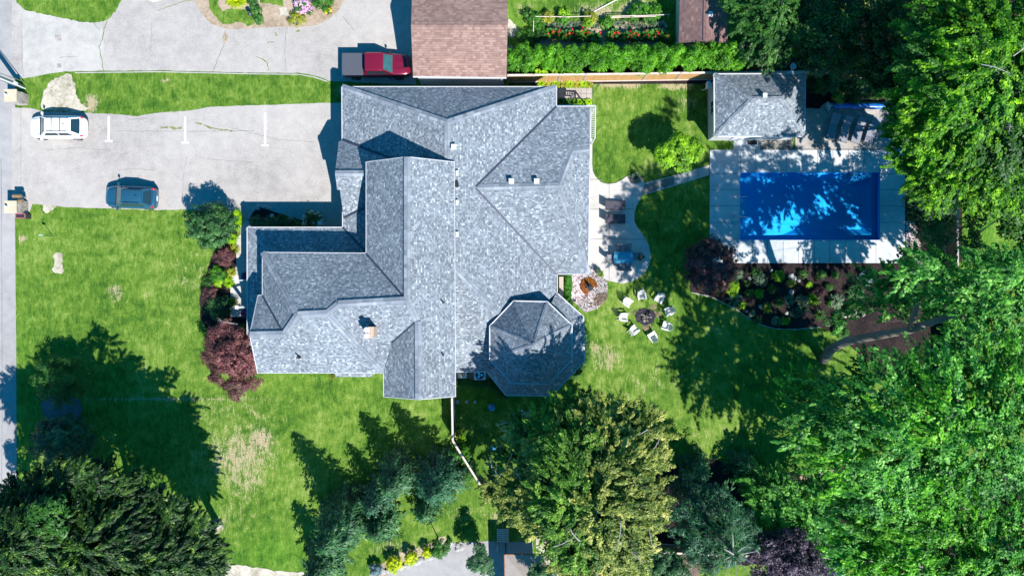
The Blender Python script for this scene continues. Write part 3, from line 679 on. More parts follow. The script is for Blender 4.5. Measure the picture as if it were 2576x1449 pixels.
house = wempty('house', G(1125, 600), 'large pale walled house under many grey blue shingled hips and gables', 'house')
zl, zr, zu, zt = 3.1, 5.5, 5.6, 7.7
lo = [
    [(860, 219, zl), (1400, 219, zl), (1125, 308, zr)],
    [(860, 219, zl), (1125, 308, zr), (1125, 655, zr), (925, 640, 3.72), (862, 573, zl)],
    [(1125, 308, zr), (1400, 219, zl), (1400, 268, zl), (1197, 470, 4.87), (1197, 474, 4.87), (1400, 688, zl), (1400, 935, zl), (1125, 655, zr)],
    [(1125, 655, zr), (1400, 935, zl), (1125, 935, zl)],
    # east wing
    [(1197, 470, 4.87), (1400, 268, zl), (1484, 268, zl), (1484, 375, 3.95), (1440, 380, 4.05), (1406, 467, 4.87)],
    [(1406, 467, 4.87), (1440, 380, 4.05), (1484, 375, 3.95), (1480, 690, zl)],
    [(1197, 474, 4.87), (1406, 467, 4.87), (1480, 690, zl), (1400, 690, zl)],
    # front band round the west wing
    [(622, 572, zl), (862, 572, zl), (925, 640, 3.74), (690, 640, 3.74)],
    [(622, 572, zl), (690, 640, 3.74), (690, 908, 3.74), (622, 908, zl)],
]
porch = [[(848, 357, 3.25), (1078, 437, 5.06), (843, 437, 5.1)], [(843, 437, 5.1), (1078, 437, 5.06), (862, 572, 3.15), (848, 520, 3.15)]]
porch = [[(852, 356, 3.3), (863, 354, 3.3), (1078, 437, 5.06), (843, 437, 5.1)],
         [(843, 437, 5.1), (1078, 437, 5.06), (865, 548, 3.25), (862, 530, 3.3), (855, 478, 4.25), (848, 478, 4.25)]]
up = [
    [(921, 408, zu), (1024, 395, 7.7), (1024, 755, 7.7), (921, 638, zu)],
    [(1024, 395, 7.7), (1143, 408, zu), (1146, 997, zu), (1052, 1005, 7.25), (1049, 806, 7.25), (1024, 755, 7.7)],
    [(1049, 806, 7.25), (1052, 1005, 7.25), (965, 998, zu), (965, 938, zu), (985, 862, 6.15)],
    [(660, 635, zu), (921, 637, zu), (1024, 755, 7.7), (850, 765, 7.7), (822, 788, 8.0), (748, 792, 8.0)],
    [(660, 635, zu), (748, 792, 8.0), (715, 840, 7.25), (660, 743, zu)],
    [(649, 743, zu), (660, 743, zu), (715, 840, 7.25), (628, 842, 7.2)],
    [(628, 842, 7.2), (715, 840, 7.25), (748, 792, 8.0), (822, 788, 8.0), (963, 938, zu), (648, 938, zu)],
    [(822, 788, 8.0), (850, 765, 7.7), (940, 865, 6.1), (963, 938, zu)],
    [(850, 765, 7.7), (1024, 755, 7.7), (1049, 806, 7.25), (985, 862, 6.15), (964, 938, zu), (940, 865, 6.1)],
]
OC = [(1292, 757), (1377, 759), (1439, 818), (1439, 905), (1380, 966), (1288, 964), (1232, 905), (1232, 820)]
oct_up = [[(OC[i][0], OC[i][1], 4.5), (OC[(i + 1) % 8][0], OC[(i + 1) % 8][1], 4.5), (1343, 866, 7.0)] for i in range(8)]
OL = [(1400, 736), (1468, 797), (1470, 908), (1388, 996), (1273, 994), (1225, 935)]
ci = [(1335 + (x - 1335) * .70, 865 + (y - 865) * .70) for x, y in OL]
oct_lo = [[(OL[i][0], OL[i][1], 3.1), (OL[i + 1][0], OL[i + 1][1], 3.1), (ci[i + 1][0], ci[i + 1][1], 3.85), (ci[i][0], ci[i][1], 3.85)] for i in range(5)]
bay = [[(845, 948, 2.9), (935, 948, 2.9), (945, 925, 3.2), (835, 925, 3.2)], [(835, 925, 3.2), (845, 948, 2.9), (838, 930, 2.9)]]
mb = MB(); roof_faces(mb, lo); roof_faces(mb, porch)
lower = mb.build('lower_roof', M_['shingle'], house)
mb = MB(); roof_faces(mb, up); upper = mb.build('upper_roof', M_['shingle'], house)
mb = MB(); roof_faces(mb, oct_up); tur = mb.build('turret_roof', M_['shingle'], house)
mb = MB(); roof_faces(mb, oct_lo); skirt = mb.build('turret_skirt_roof', M_['shingle'], house)
mb = MB(); roof_faces(mb, bay[:1]); mb.build('bay_roof', M_['shingle'], house)
def sub(o, parent): o.parent = parent; o.matrix_parent_inverse = parent.matrix_basis.inverted() if False else Matrix.Identity(4); return o
# ridge caps (part of the roofs they cover)
for a, b in [((860, 219, zl), (1125, 308, zr)), ((1400, 219, zl), (1125, 308, zr)), ((1125, 308, zr), (1125, 655, zr)), ((1125, 655, zr), (1400, 935, zl)),
             ((1197, 472, 4.87), (1406, 467, 4.87)), ((1406, 467, 4.87), (1440, 380, 4.05)), ((1440, 380, 4.05), (1484, 375, 3.95)), ((1406, 467, 4.87), (1480, 690, zl)),
             ((843, 437, 5.1), (1070, 437, 5.06)), ((622, 572, zl), (690, 640, 3.74))]:
    mb = MB(); cap(mb, a, b); mb.build('ridge_cap', M_['ridge'], house)
for a, b, w in [((1024, 395, 7.7), (1024, 755, 7.7), .24), ((1024, 755, 7.7), (1049, 806, 7.25), .24), ((1051, 808, 7.25), (1052, 1005, 7.25), .24), ((850, 765, 7.7), (1024, 755, 7.7), .26),
             ((850, 765, 7.7), (822, 788, 8.0), .24), ((822, 788, 8.0), (748, 792, 8.0), .26), ((660, 635, zu), (748, 792, 8.0), .22), ((748, 792, 8.0), (715, 840, 7.25), .24), ((715, 840, 7.25), (628, 842, 7.2), .24),
             ((822, 788, 8.0), (963, 938, zu), .24)]:
    mb = MB(); cap(mb, a, b, w); mb.build('ridge_cap', M_['ridge'], house)
for i in range(8): mb = MB(); cap(mb, (OC[i][0], OC[i][1], 4.5), (1343, 866, 7.0), .14); mb.build('ridge_cap', M_['ridge'], house)
for i in range(1, 5): mb = MB(); cap(mb, (OL[i][0], OL[i][1], 3.1), (ci[i][0], ci[i][1], 3.85), .14); mb.build('ridge_cap', M_['ridge'], house)
mb = MB()
def val(a, b, w=.09): mb.bar(G(*a) + Vector((0, 0, .02)), G(*b) + Vector((0, 0, .02)), w * 2, .03)
for a, b in [((1197, 470, 4.87), (1400, 268, zl)), ((1197, 474, 4.87), (1400, 690, zl)), ((921, 638, zu), (1024, 755, 7.7)), ((850, 765, 7.7), (940, 865, 6.1)), ((1049, 806, 7.25), (985, 862, 6.15)),
             ((660, 743, zu), (715, 840, 7.25)), ((862, 572, zl), (925, 638, 3.74)), ((863, 354, 3.3), (1000, 405, 4.4)), ((865, 548, 3.3), (935, 515, 3.95))]:
    mb = MB(); val(a, b, .075); mb.build('valley_flashing', M_['valley'], house)
# gutters and fascia
mb = MB()
for g in [[(862, 572, zl), (860, 219, zl), (1400, 219, zl), (1400, 268, zl), (1484, 268, zl), (1484, 375, zl + .82)], [(1480, 690, zl), (1402, 690, zl), (1402, 740, zl)], [(1484, 375, 3.9), (1480, 690, zl)],
          [(860, 572, zl), (622, 572, zl), (622, 908, zl)], [(1147, 935, zl), (1228, 935, zl)]]:
    mb = MB(); gutter(mb, g, .06, .12); mb.build('gutter', M_['white'], house)
mb = MB()
for g in [[(921, 408, zu), (921, 637, zu), (660, 635, zu), (660, 743, zu), (649, 743, zu), (628, 842, 7.2), (648, 938, zu), (965, 938, zu), (965, 998, zu), (1052, 1005, 7.25), (1146, 997, zu), (1143, 408, zu), (1024, 395, 7.7), (921, 408, zu)]]:
    gutter(mb, g, .05, .12, -.05)
mb.build('gutter', M_['white'], house)
mb = MB()
P8 = [(x, y, 4.5) for x, y in OC]; gutter(mb, P8 + [P8[0]], .085, .12); mb.build('gutter', M_['white'], house); mb = MB()
gutter(mb, [(x, y, 3.1) for x, y in OL], .085, .12)
mb.build('gutter', M_['white'], house)
# walls: ground-floor block, upper block, gable ends, turret
def inset(P, d):
    n = len(P); A = sum(P[i].x * P[(i + 1) % n].y - P[(i + 1) % n].x * P[i].y for i in range(n)); s = 1 if A > 0 else -1
    out = []
    for i in range(n):
        a, b, c = P[i - 1], P[i], P[(i + 1) % n]; e1 = (b - a).to_2d().normalized(); e2 = (c - b).to_2d().normalized()
        n1 = Vector((-e1.y, e1.x)) * s; n2 = Vector((-e2.y, e2.x)) * s
        m = (n1 + n2); k = d / max(.3, m.dot(n1)); out.append((b.x + m.x * k, b.y + m.y * k))
    return out
mb = MB()
lowpoly = [G(x, y, zl) for x, y in [(860, 219), (1400, 219), (1400, 268), (1484, 268), (1480, 690), (1400, 690), (1400, 935), (1148, 935), (1148, 905), (966, 905), (966, 905), (650, 905), (650, 600), (862, 600)]]
lowpoly = [G(x, y, zl) for x, y in [(860, 219), (1400, 219), (1400, 268), (1484, 268), (1480, 690), (1400, 690), (1400, 935), (640, 935), (640, 606), (862, 606)]]
mb.prism(inset(lowpoly, .40), 0, zl - .02, top=False)
mb.build('wall', M_['siding'], house)
mb = MB()
uppoly = [G(x, y, zu) for x, y in [(921, 408), (1143, 408), (1146, 997), (965, 997), (965, 938), (649, 938), (649, 743), (660, 743), (660, 637), (921, 637)]]
mb.prism(inset(uppoly, .35), 2.6, zu - .03, top=False)
for tri in ([(921, 408, zu), (1143, 408, zu), (1024, 395, 7.7)], [(965, 997, zu), (1146, 997, zu), (1052, 1005, 7.25)], [(649, 743, zu), (648, 938, zu), (628, 842, 7.2)]):
    P = [G(*p) for p in tri]; c = sum(P, Vector()) / 3; tgt = G(1000, 780, 6.5); off = Vector((tgt.x - c.x, 0, 0)).normalized() * .3 if abs(P[0].x - P[1].x) < .5 else Vector((0, (tgt.y - c.y), 0)).normalized() * .3
    P = [p + off - Vector((0, 0, .12)) for p in P]; Q = [p + off * .4 for p in P]
    mb.add(P + Q, [(0, 1, 2), (5, 4, 3), (0, 3, 4, 1), (1, 4, 5, 2), (2, 5, 3, 0)])
mb.build('wall', M_['siding'], house)
mb = MB()
mb.prism(inset([G(x, y, 4.5) for x, y in OC], .30), 0, 4.45, top=False)
mb.build('turret_wall', M_['siding'], house)
mb = MB(); mb.prism(inset([G(x, y, 3.1) for x, y in OL], .25), 0, 3.05, top=False); mb.build('turret_wall', M_['siding'], house)
mb = MB(); mb.prism([G(x, y, 2.9).to_2d() for x, y in [(846, 945), (934, 945), (944, 915), (836, 915)]], 0, 2.85, top=False); mb.build('bay_window', M_['siding'], house)
# windows of the turret and wings, each a framed pane standing in the wall
def window(c, w, h, ang, parent, z):
    M = Matrix.Translation(Vector((c[0], c[1], z))) @ Matrix.Rotation(ang, 4, 'Z')
    f = MB()
    for (a, b, ww, hh) in ((0, h / 2, w, .08), (0, -h / 2, w, .08), (-w / 2, 0, .08, h), (w / 2, 0, .08, h), (0, 0, .05, h)):
        f.box(M @ Vector((a, 0, b)), (ww, .08, hh), rz=ang)
    fo = f.build('window', M_['white'], parent)
    p = MB(); p.box(M @ Vector((0, 0, 0)), (w - .06, .03, h - .06), rz=ang)
    po = p.build('pane', M_['glass'], None); po.parent = fo
    return fo
tw = inset([G(x, y, 4.5) for x, y in OC], .30)
for i in range(8):
    a, b = tw[i], tw[(i + 1) % 8]; ang = math.atan2(b[1] - a[1], b[0] - a[0])
    m_ = ((a[0] + b[0]) / 2, (a[1] + b[1]) / 2); L = math.hypot(b[0] - a[0], b[1] - a[1])
    cx, cy = G(1335, 862, 4.5)[:2]; dx, dy = m_[0] - cx, m_[1] - cy; l = math.hypot(dx, dy)
    window((m_[0] + dx / l * .02, m_[1] + dy / l * .02), L * .7, .6, ang, house, 4.05)
lp = inset(lowpoly, .40)
for (i, n) in ((0, 3), (2, 1), (3, 4), (9, 3), (7, 3), (6, 1)):
    a, b = lp[i], lp[(i + 1) % len(lp)]; ang = math.atan2(b[1] - a[1], b[0] - a[0])
    for k in range(n):
        t = (k + .5) / n; nx, ny = (b[1] - a[1]), -(b[0] - a[0]); l = math.hypot(nx, ny)
        window((a[0] + (b[0] - a[0]) * t + nx / l * -.02, a[1] + (b[1] - a[1]) * t + ny / l * -.02), 1.5, 1.2, ang, house, 1.7)
# chimney with two clay pots under white caps
cb = G(936, 834, 7.0)
ch = MB(); ch.box((cb.x, cb.y, 6.9), (.60, .72, 2.2)); ch.box((cb.x, cb.y, 8.03), (.68, .80, .08))
cho = ch.build('chimney', M_['clay'], house)
for dy in (.2, -.22):
    p = MB(); p.lathe((cb.x - .12, cb.y + dy, 8.07), [(.12, 0), (.12, .22), (.19, .24), (.19, .27), (.02, .33)], 16)
    po = p.build('chimney_pot', M_['white_metal'], None, smooth=False); po.parent = cho
# roof vents
for (x, y, z, s, mt) in [(1142, 371, 5.35, .34, 'white'), (1286.5, 457, 4.72, .34, 'white'), (1350, 457, 4.72, .34, 'white')]:
    v = MB(); c = G(x, y, z + .15); v.box((c.x, c.y, c.z), (s, s, .3), taper=.85); v.box((c.x, c.y, c.z + .17), (s + .06, s + .06, .05)); v.build('roof_vent', M_['white'], house)
for (x, y, z) in [(1115, 761, 6.1), (1116, 893, 6.05), (751, 898, 6.45)]:
    v = MB(); c = G(x, y, z); v.tube([c - Vector((0, 0, .2)), c + Vector((0, 0, .45))], .055, 8); v.lathe(c + Vector((0, 0, -.02)), [(.15, -.1), (.08, .06)], 10)
    v.build('vent_pipe', M_['black'], house)
for i, y in enumerate((436, 465, 510, 590)):
    v = MB(); c = G(1150, y, 5.45); v.box(c, (.22, .38, .16)); v.build('snow_guard', M_['white'] if i != 1 else M_['black'], house)
for x, y in ((614, 706), (614, 772)):
    v = MB(); c = G(x, y, 1.0); v.box((c.x, c.y, 1.2), (.2, .2, 2.4)); v.box((c.x, c.y, 2.44), (.28, .28, .1)); v.box((c.x, c.y, .1), (.28, .28, .2)); v.bar((c.x, c.y, 2.3), (c.x + .7, c.y, 2.5), .1, .14)
    v.build('porch_post', M_['white'], house)
v = MB(); c = G(815, 565, 1.0); v.box((c.x, c.y, 1.1), (.2, .2, 2.2)); v.box((c.x, c.y, 2.25), (.28, .28, .1)); v.build('porch_post', M_['white'], house)
v = MB(); a = G(818, 560, 0); b = G(862, 560, 0); v.box(((a.x + b.x) / 2, a.y - .1, .15), (abs(b.x - a.x), .8, .3)); v.build('doorstep', M_['brick'], house)
# side strip wall foot between main roof and turret
v = MB(); a = G(1414, 715, 0); v.box((a.x - .1, a.y - .2, .25), (.35, 1.6, .5)); v.build('low_wall', M_['brick'], house)
# trellis screen and rail at the north-east corner
def trellis():
    t = wempty('trellis', G(1440, 262), 'white slatted trellis wrapped round the north east corner of the house', 'trellis')
    z = 2.55; a = G(1403, 265, z); b = G(1498, 267, z); c = G(1497, 346, z)
    m = MB()
    m.bar(a, b, .08, .1); m.bar(b, c, .08, .1)
    ai, bi, ci_ = a + Vector((0, -.38, 0)), b + Vector((-.35, -.38, 0)), c + Vector((-.35, 0, 0))
    m.bar(ai, bi, .06, .1); m.bar(bi, ci_, .06, .1)
    m.build('frame', M_['white'], t)
    m = MB(); L = (b - a).length; n = int(L / .14)
    for i in range(n): p = a + (b - a) * ((i + .5) / n); m.bar(p, p + Vector((.02, -.38, 0)), .035, .06)
    L = (c - b).length; n = int(L / .14)
    for i in range(n): p = b + (c - b) * ((i + .5) / n); m.bar(p, p + Vector((-.35, .0, 0)), .035, .06)
    m.build('slats', M_['white'], t)
    for p in (a, b, c):
        m = MB(); m.bar((p.x, p.y, 0), (p.x, p.y, z), .1, .1, up=(0, 1, 0)); m.build('post', M_['white'], t)
trellis()

# ------------------------------------------------------------ other buildings
def gable_house(name, label, cat, faces, walls, zw, wm, roofm, ridge=None, gutters=None):
    t = wempty(name, G(*walls[0]), label, cat)
    m = MB(); roof_faces(m, faces); m.build('roof', roofm, t)
    if ridge:
        for a, b, w in ridge: m = MB(); cap(m, a, b, w); m.build('ridge_cap', roofm, t)
    if gutters:
        m = MB()
        for g in gutters: gutter(m, g, .09, .11)
        m.build('gutter', M_['white'], t)
    m = MB(); P = inset([G(x, y, zw) for x, y in walls], .25); m.prism(P, 0, zw - .05, top=False); m.build('wall', wm, t)
    return t, P
nb, P = gable_house('garage', 'brown shingled garage with pale walls behind the red pickup truck', 'garage',
    [[(1039, 194, 3.0), (1274, 197, 3.0), (1277, 65, 4.35), (1034, 65, 4.35)], [(1034, 65, 4.35), (1277, 65, 4.35), (1274, -75, 3.0), (1039, -75, 3.0)]],
    [(1039, 194), (1274, 197), (1274, -75), (1039, -75)], 3.0, M_['siding'], M_['brown'],
    [((1034, 65, 4.35), (1277, 65, 4.35), .33)], [[(1039, 194, 3.0), (1274, 197, 3.0)]])
m = MB(); 
for x in (1036.5, 1275.5):
    Pp = [G(x + (3 if x < 1100 else -2), 194, 3.0), G(x + (2.5 if x < 1100 else -2), 65, 4.2), G(x + (3 if x < 1100 else -2), -75, 3.0)]
    off = Vector((.25 if x < 1100 else -.25, 0, -.1)); Pp = [p + off for p in Pp]; Q = [p + Vector((off.x * .4, 0, 0)) for p in Pp]
    m.add(Pp + Q, [(0, 1, 2), (5, 4, 3), (0, 3, 4, 1), (1, 4, 5, 2), (2, 5, 3, 0)])
m.build('gable_wall', M_['siding'], nb)
m = MB(); c = G(1262, 201, 1.4); m.tube([(c.x, c.y - .1, 2.9), (c.x, c.y - .25, 2.6), (c.x, c.y - .25, .1)], .045, 8); m.build('downspout', M_['white'], nb)
sh, P = gable_house('garden_shed', 'brown roofed garden shed with cream siding beside the leafy trees', 'shed',
    [[(1712, -70, 2.4), (1778, -70, 3.15), (1776, 103, 3.15), (1707, 108, 2.4)], [(1776, 103, 3.15), (1778, -70, 3.15), (1836, -70, 2.4), (1830, 110, 2.4)]],
    [(1712, -70), (1836, -70), (1830, 104), (1709, 104)], 2.4, M_['cream'], M_['brown2'], [((1778, -70, 3.15), (1776, 103, 3.15), .22)])
m = MB(); Pp = [G(1709, 106, 2.35), G(1829, 107, 2.35), G(1776, 101, 3.05)]; off = Vector((0, .22, -.02)); Pp = [p + off for p in Pp]; Q = [p + Vector((0, .1, 0)) for p in Pp]
m.add(Pp + Q, [(0, 1, 2), (5, 4, 3), (0, 3, 4, 1), (1, 4, 5, 2), (2, 5, 3, 0)]); m.build('gable_wall', M_['cream'], sh)
m = MB(); c = G(1786.5, 37, 3.1); m.box(c, (.32, .36, .25)); m.build('roof_vent', M_['siding'], sh)
m = MB(); c = G(1770, 128, 0); m.box((c.x, G(0, 121)[1], .95), (1.7, .06, 1.8)); m.build('door', M_['greywood'], sh)
ph, P = gable_house('pool_house', 'white walled pool house with grey hipped shingle roof by the pool', 'pool house',
    [[(1796, 187, 2.6), (2026, 186, 2.6), (1965, 249, 3.9), (1893, 249, 3.9)], [(2026, 186, 2.6), (2024, 344, 2.6), (1965, 249, 3.9)],
     [(2024, 344, 2.6), (1797, 344, 2.6), (1893, 249, 3.9), (1965, 249, 3.9)], [(1797, 344, 2.6), (1796, 187, 2.6), (1893, 249, 3.9)]],
    [(1796, 187), (2026, 186), (2024, 344), (1797, 344)], 2.6, M_['white'], M_['shingle'],
    [((1796, 187, 2.6), (1893, 249, 3.9), .2), ((2026, 186, 2.6), (1965, 249, 3.9), .12), ((2024, 344, 2.6), (1965, 249, 3.9), .2), ((1797, 344, 2.6), (1893, 249, 3.9), .2), ((1893, 249, 3.9), (1965, 249, 3.9), .2)],
    [[(1796, 187, 2.6), (2026, 186, 2.6), (2024, 344, 2.6), (1797, 344, 2.6), (1796, 187, 2.6)]])
window((P[0][0] - .02, G(0, 282)[1]), 1.0, .9, math.pi / 2, ph, 1.5)
m = MB(); c = G(1923.5, 241, 3.95); m.box(c, (.36, .36, .28), taper=.9); m.build('roof_vent', M_['white'], ph)
m = MB(); m.box((P[0][0] + 2.2, P[2][1] - .03, 1.02), (.95, .05, 2.04)); m.box((P[0][0] + 2.55, P[2][1] - .09, 1.0), (.05, .08, .05)); m.build('door', M_['siding'], ph)
m = MB(); c = G(1781, 214, 1.6); m.box((c.x + .05, c.y, 1.5), (.25, .5, .6)); m.tube([(c.x + .05, c.y - .1, 1.2), (c.x - .12, c.y - .2, .9), (c.x - .1, c.y, .15)], .03); m.build('meter_box', M_['siding'], ph)
# awning roof at the bottom edge
cz = wempty('gazebo', G(1330, 1455), 'tan canvas topped gazebo on the paving at the bottom', 'gazebo')
m = MB(); roof_faces(m, [[(1269, 1394, 2.5), (1377, 1394, 2.5), (1328, 1462, 3.3)], [(1377, 1394, 2.5), (1386, 1540, 2.5), (1328, 1462, 3.3)], [(1386, 1540, 2.5), (1272, 1540, 2.5), (1328, 1462, 3.3)], [(1272, 1540, 2.5), (1269, 1394, 2.5), (1328, 1462, 3.3)]], .05); m.build('canopy', M_['canvas'], cz)
m = MB(); gutter(m, [(1269, 1394, 2.45), (1377, 1394, 2.45), (1386, 1540, 2.45), (1272, 1540, 2.45), (1269, 1394, 2.45)], .07, .18); m.build('valance', plain('rusty_edge', (.25, .12, .07), .9, var=.3), cz)
for x, y in ((1272, 1397), (1374, 1397), (1382, 1535), (1274, 1535)):
    p = G(x, y, 2.4); m = MB(); m.tube([(p.x, p.y, 0), (p.x, p.y, 2.45)], .05, 8); m.build('post', M_['darksteel'], cz)
# neighbour's pool at the bottom right
npool = wempty('above_ground_pool', G(2060, 1440), 'dark blue neighbouring pool half under the big maple', 'pool')
m = MB(); a = G(2003, 1406); b = G(2112, 1520); m.prism([(a.x, a.y), (b.x, a.y), (b.x, b.y), (a.x, b.y)], 0, .5); m.build('water', plain('deep_blue_water', (.004, .035, .11), .12, var=.3), npool)
m = MB(); 
for p, q in (((a.x, a.y), (b.x, a.y)), ((b.x, a.y), (b.x, b.y)), ((a.x, a.y), (a.x, b.y))): m.bar((p[0], p[1], .54), (q[0], q[1], .54), .22, .08)
m.build('rim', plain('blue_rim', (.06, .28, .55), .4), npool)

# ------------------------------------------------------------ fences
def fence(name, label, runs, h, boards, rail, spacing=2.45, group=None, face=1):
    p0 = runs[0]; t = wempty(name, G(p0[0], p0[1], h) * Vector((1, 1, 0)) if False else Vector((G(p0[0], p0[1], h).x, G(p0[0], p0[1], h).y, 0)), label, 'fence', group)
    for i in range(len(runs) - 1):
        A = G(*runs[i], h); B = G(*runs[i + 1], h); A.z = B.z = 0; d = B - A; L = d.length; u = d / L; nrm = Vector((-u.y, u.x, 0)) * face
        n = max(1, round(L / spacing))
        for k in range(n):
            a = A + u * (L * k / n); b = A + u * (L * (k + 1) / n)
            m = MB(); nb_ = max(2, int((b - a).length / .14))
            for j in range(nb_):
                p = a + (b - a) * ((j + .5) / nb_)
                m.box((p.x, p.y, h / 2 + R.uniform(-.01, .01)), ((b - a).length / nb_ - .012, .025, h - .12), rz=math.atan2(u.y, u.x))
            m.build('panel', boards, t)
            if k or i == 0:
                m = MB(); m.box((a.x, a.y, h / 2 + .03), (.11, .11, h + .06), rz=math.atan2(u.y, u.x)); m.build('post', M_['greywood'], t)
        m = MB(); m.bar(A + Vector((0, 0, h)), B + Vector((0, 0, h)), .15, .045); m.build('cap_rail', rail, t)
        m = MB(); m.bar(A + nrm * .05 + Vector((0, 0, .12)), B + nrm * .05 + Vector((0, 0, .12)), .05, .14); m.build('bottom_rail', rail, t)
    m = MB(); e = G(*runs[-1], h); m.box((e.x, e.y, h / 2 + .03), (.11, .11, h + .06)); m.build('post', M_['greywood'], t)
    return t
fence('wooden_fence', 'golden cedar fence with pale cap rail below the cedar hedge', [(1277, 190), (1540, 187), (1800, 183), (2010, 181), (2290, 178)], 1.8, M_['cedar'], M_['rail'], 2.35, face=-1)
fence('wooden_fence', 'brown board fence with grey cap running between the pool bed and right hand lawn', [(2409, 455), (2410, 900), (2404, 1250)], 1.85, M_['cedar_dark'], M_['greywood'], 2.4, face=1)
fence('wooden_fence', 'thin fence bending away from the house gable towards the olive tree', [(1137, 1001), (1139, 1108), (1146, 1120), (1216, 1232), (1244, 1262), (1300, 1303), (1368, 1338)], 1.8, M_['cedar_dark'], M_['rail'], 2.3)
fence('wooden_fence', 'brown fence crossing under the trees along the bottom edge', [(1560, 1387), (1640, 1388), (1800, 1396), (2063, 1404), (2255, 1413), (2420, 1418)], 1.8, M_['cedar_dark'], M_['rail'], 2.4)

# ------------------------------------------------------------ vegetation
def leafmesh(name, P, Nn, L, Wd, mat, parent, rng, droop=0.0, T=None, cup=0.0):
    """P: leaf centres, Nn: normals, L/Wd: sizes -> pointed leaf quads in one mesh"""
    n = len(P)
    Nn = Nn / np.maximum(np.linalg.norm(Nn, axis=1, keepdims=True), 1e-6)
    if T is None: T = rng.normal(size=(n, 3))
    T = T - Nn * (T * Nn).sum(1, keepdims=True); T /= np.maximum(np.linalg.norm(T, axis=1, keepdims=True), 1e-6)
    B = np.cross(Nn, T)
    L = L * rng.uniform(.6, 1.35, (n, 1)); Wd = Wd * rng.uniform(.6, 1.3, (n, 1))
    a = P - T * L * .5; c = P + T * L * .5; c[:, 2] -= droop * L[:, 0]
    b = P + B * Wd * .5 - T * L * .08 + Nn * cup * Wd; d = P - B * Wd * .5 - T * L * .08 + Nn * cup * Wd
    V = np.stack([a, b, c, d], 1).reshape(-1, 3).astype(np.float32)
    me = bpy.data.meshes.new(name); me.vertices.add(4 * n); me.vertices.foreach_set('co', V.ravel())
    me.loops.add(4 * n); me.loops.foreach_set('vertex_index', np.arange(4 * n, dtype=np.int32))
    me.polygons.add(n); me.polygons.foreach_set('loop_start', np.arange(0, 4 * n, 4, dtype=np.int32))
    me.update(calc_edges=True)
    return link(name, me, mat, parent)

def clumps(lobes, rng, cl=.8, per=70, dens=1.0, flat=.55, upn=.7, low=-.35, stretch=0.0, jit=.30, mid=None):
    """lobes: (x, y, z, r, rz) world. Returns leaf centres and normals gathered in clumps on each lobe's shell"""
    PP, NN = [], []
    for (x, y, z, r, rz) in lobes:
        area = 4 * math.pi * r * (r + rz) / 2
        nc = max(5, int(dens * area / (cl * cl * 2.4)))
        d = rng.normal(size=(nc * 2, 3)); d /= np.linalg.norm(d, axis=1, keepdims=True)
        d = d[d[:, 2] > low][:nc]; nc = len(d)
        rad = rng.uniform(.12, 1.0, (nc, 1)) ** .36 * rng.uniform(.86, 1.14, (nc, 1))
        C = np.array([x, y, z]) + d * rad * np.array([r, r, rz])
        cr = cl * rng.uniform(.55, 1.3, nc)
        m = np.maximum(5, (per * (cr / cl) ** 2).astype(int))
        idx = np.repeat(np.arange(nc), m); k = len(idx)
        e = rng.normal(size=(k, 3)); e /= np.linalg.norm(e, axis=1, keepdims=True)
        e[:, 2] = np.where(e[:, 2] < -.2, -e[:, 2], e[:, 2])
        rr = rng.uniform(.25, 1, (k, 1)) ** .5
        P = C[idx] + e * rr * cr[idx][:, None] * np.array([1, 1, flat])
        if stretch:
            dd = d[:, :2] * .6 + (C[:, :2] - np.array(mid)) * .25 if mid else d[:, :2]; an = np.arctan2(dd[:, 1], dd[:, 0]) + rng.normal(size=nc) * .35; u = rng.uniform(-1, 1, k) * cr[idx] * stretch
            P[:, 0] += np.cos(an)[idx] * u; P[:, 1] += np.sin(an)[idx] * u; P[:, 2] -= np.abs(u) * .35
        Nn = e * .95 + d[idx] * .30 + np.array([0, 0, upn]) + rng.normal(size=(k, 3)) * jit
        PP.append(P); NN.append(Nn)
    return np.concatenate(PP), np.concatenate(NN)

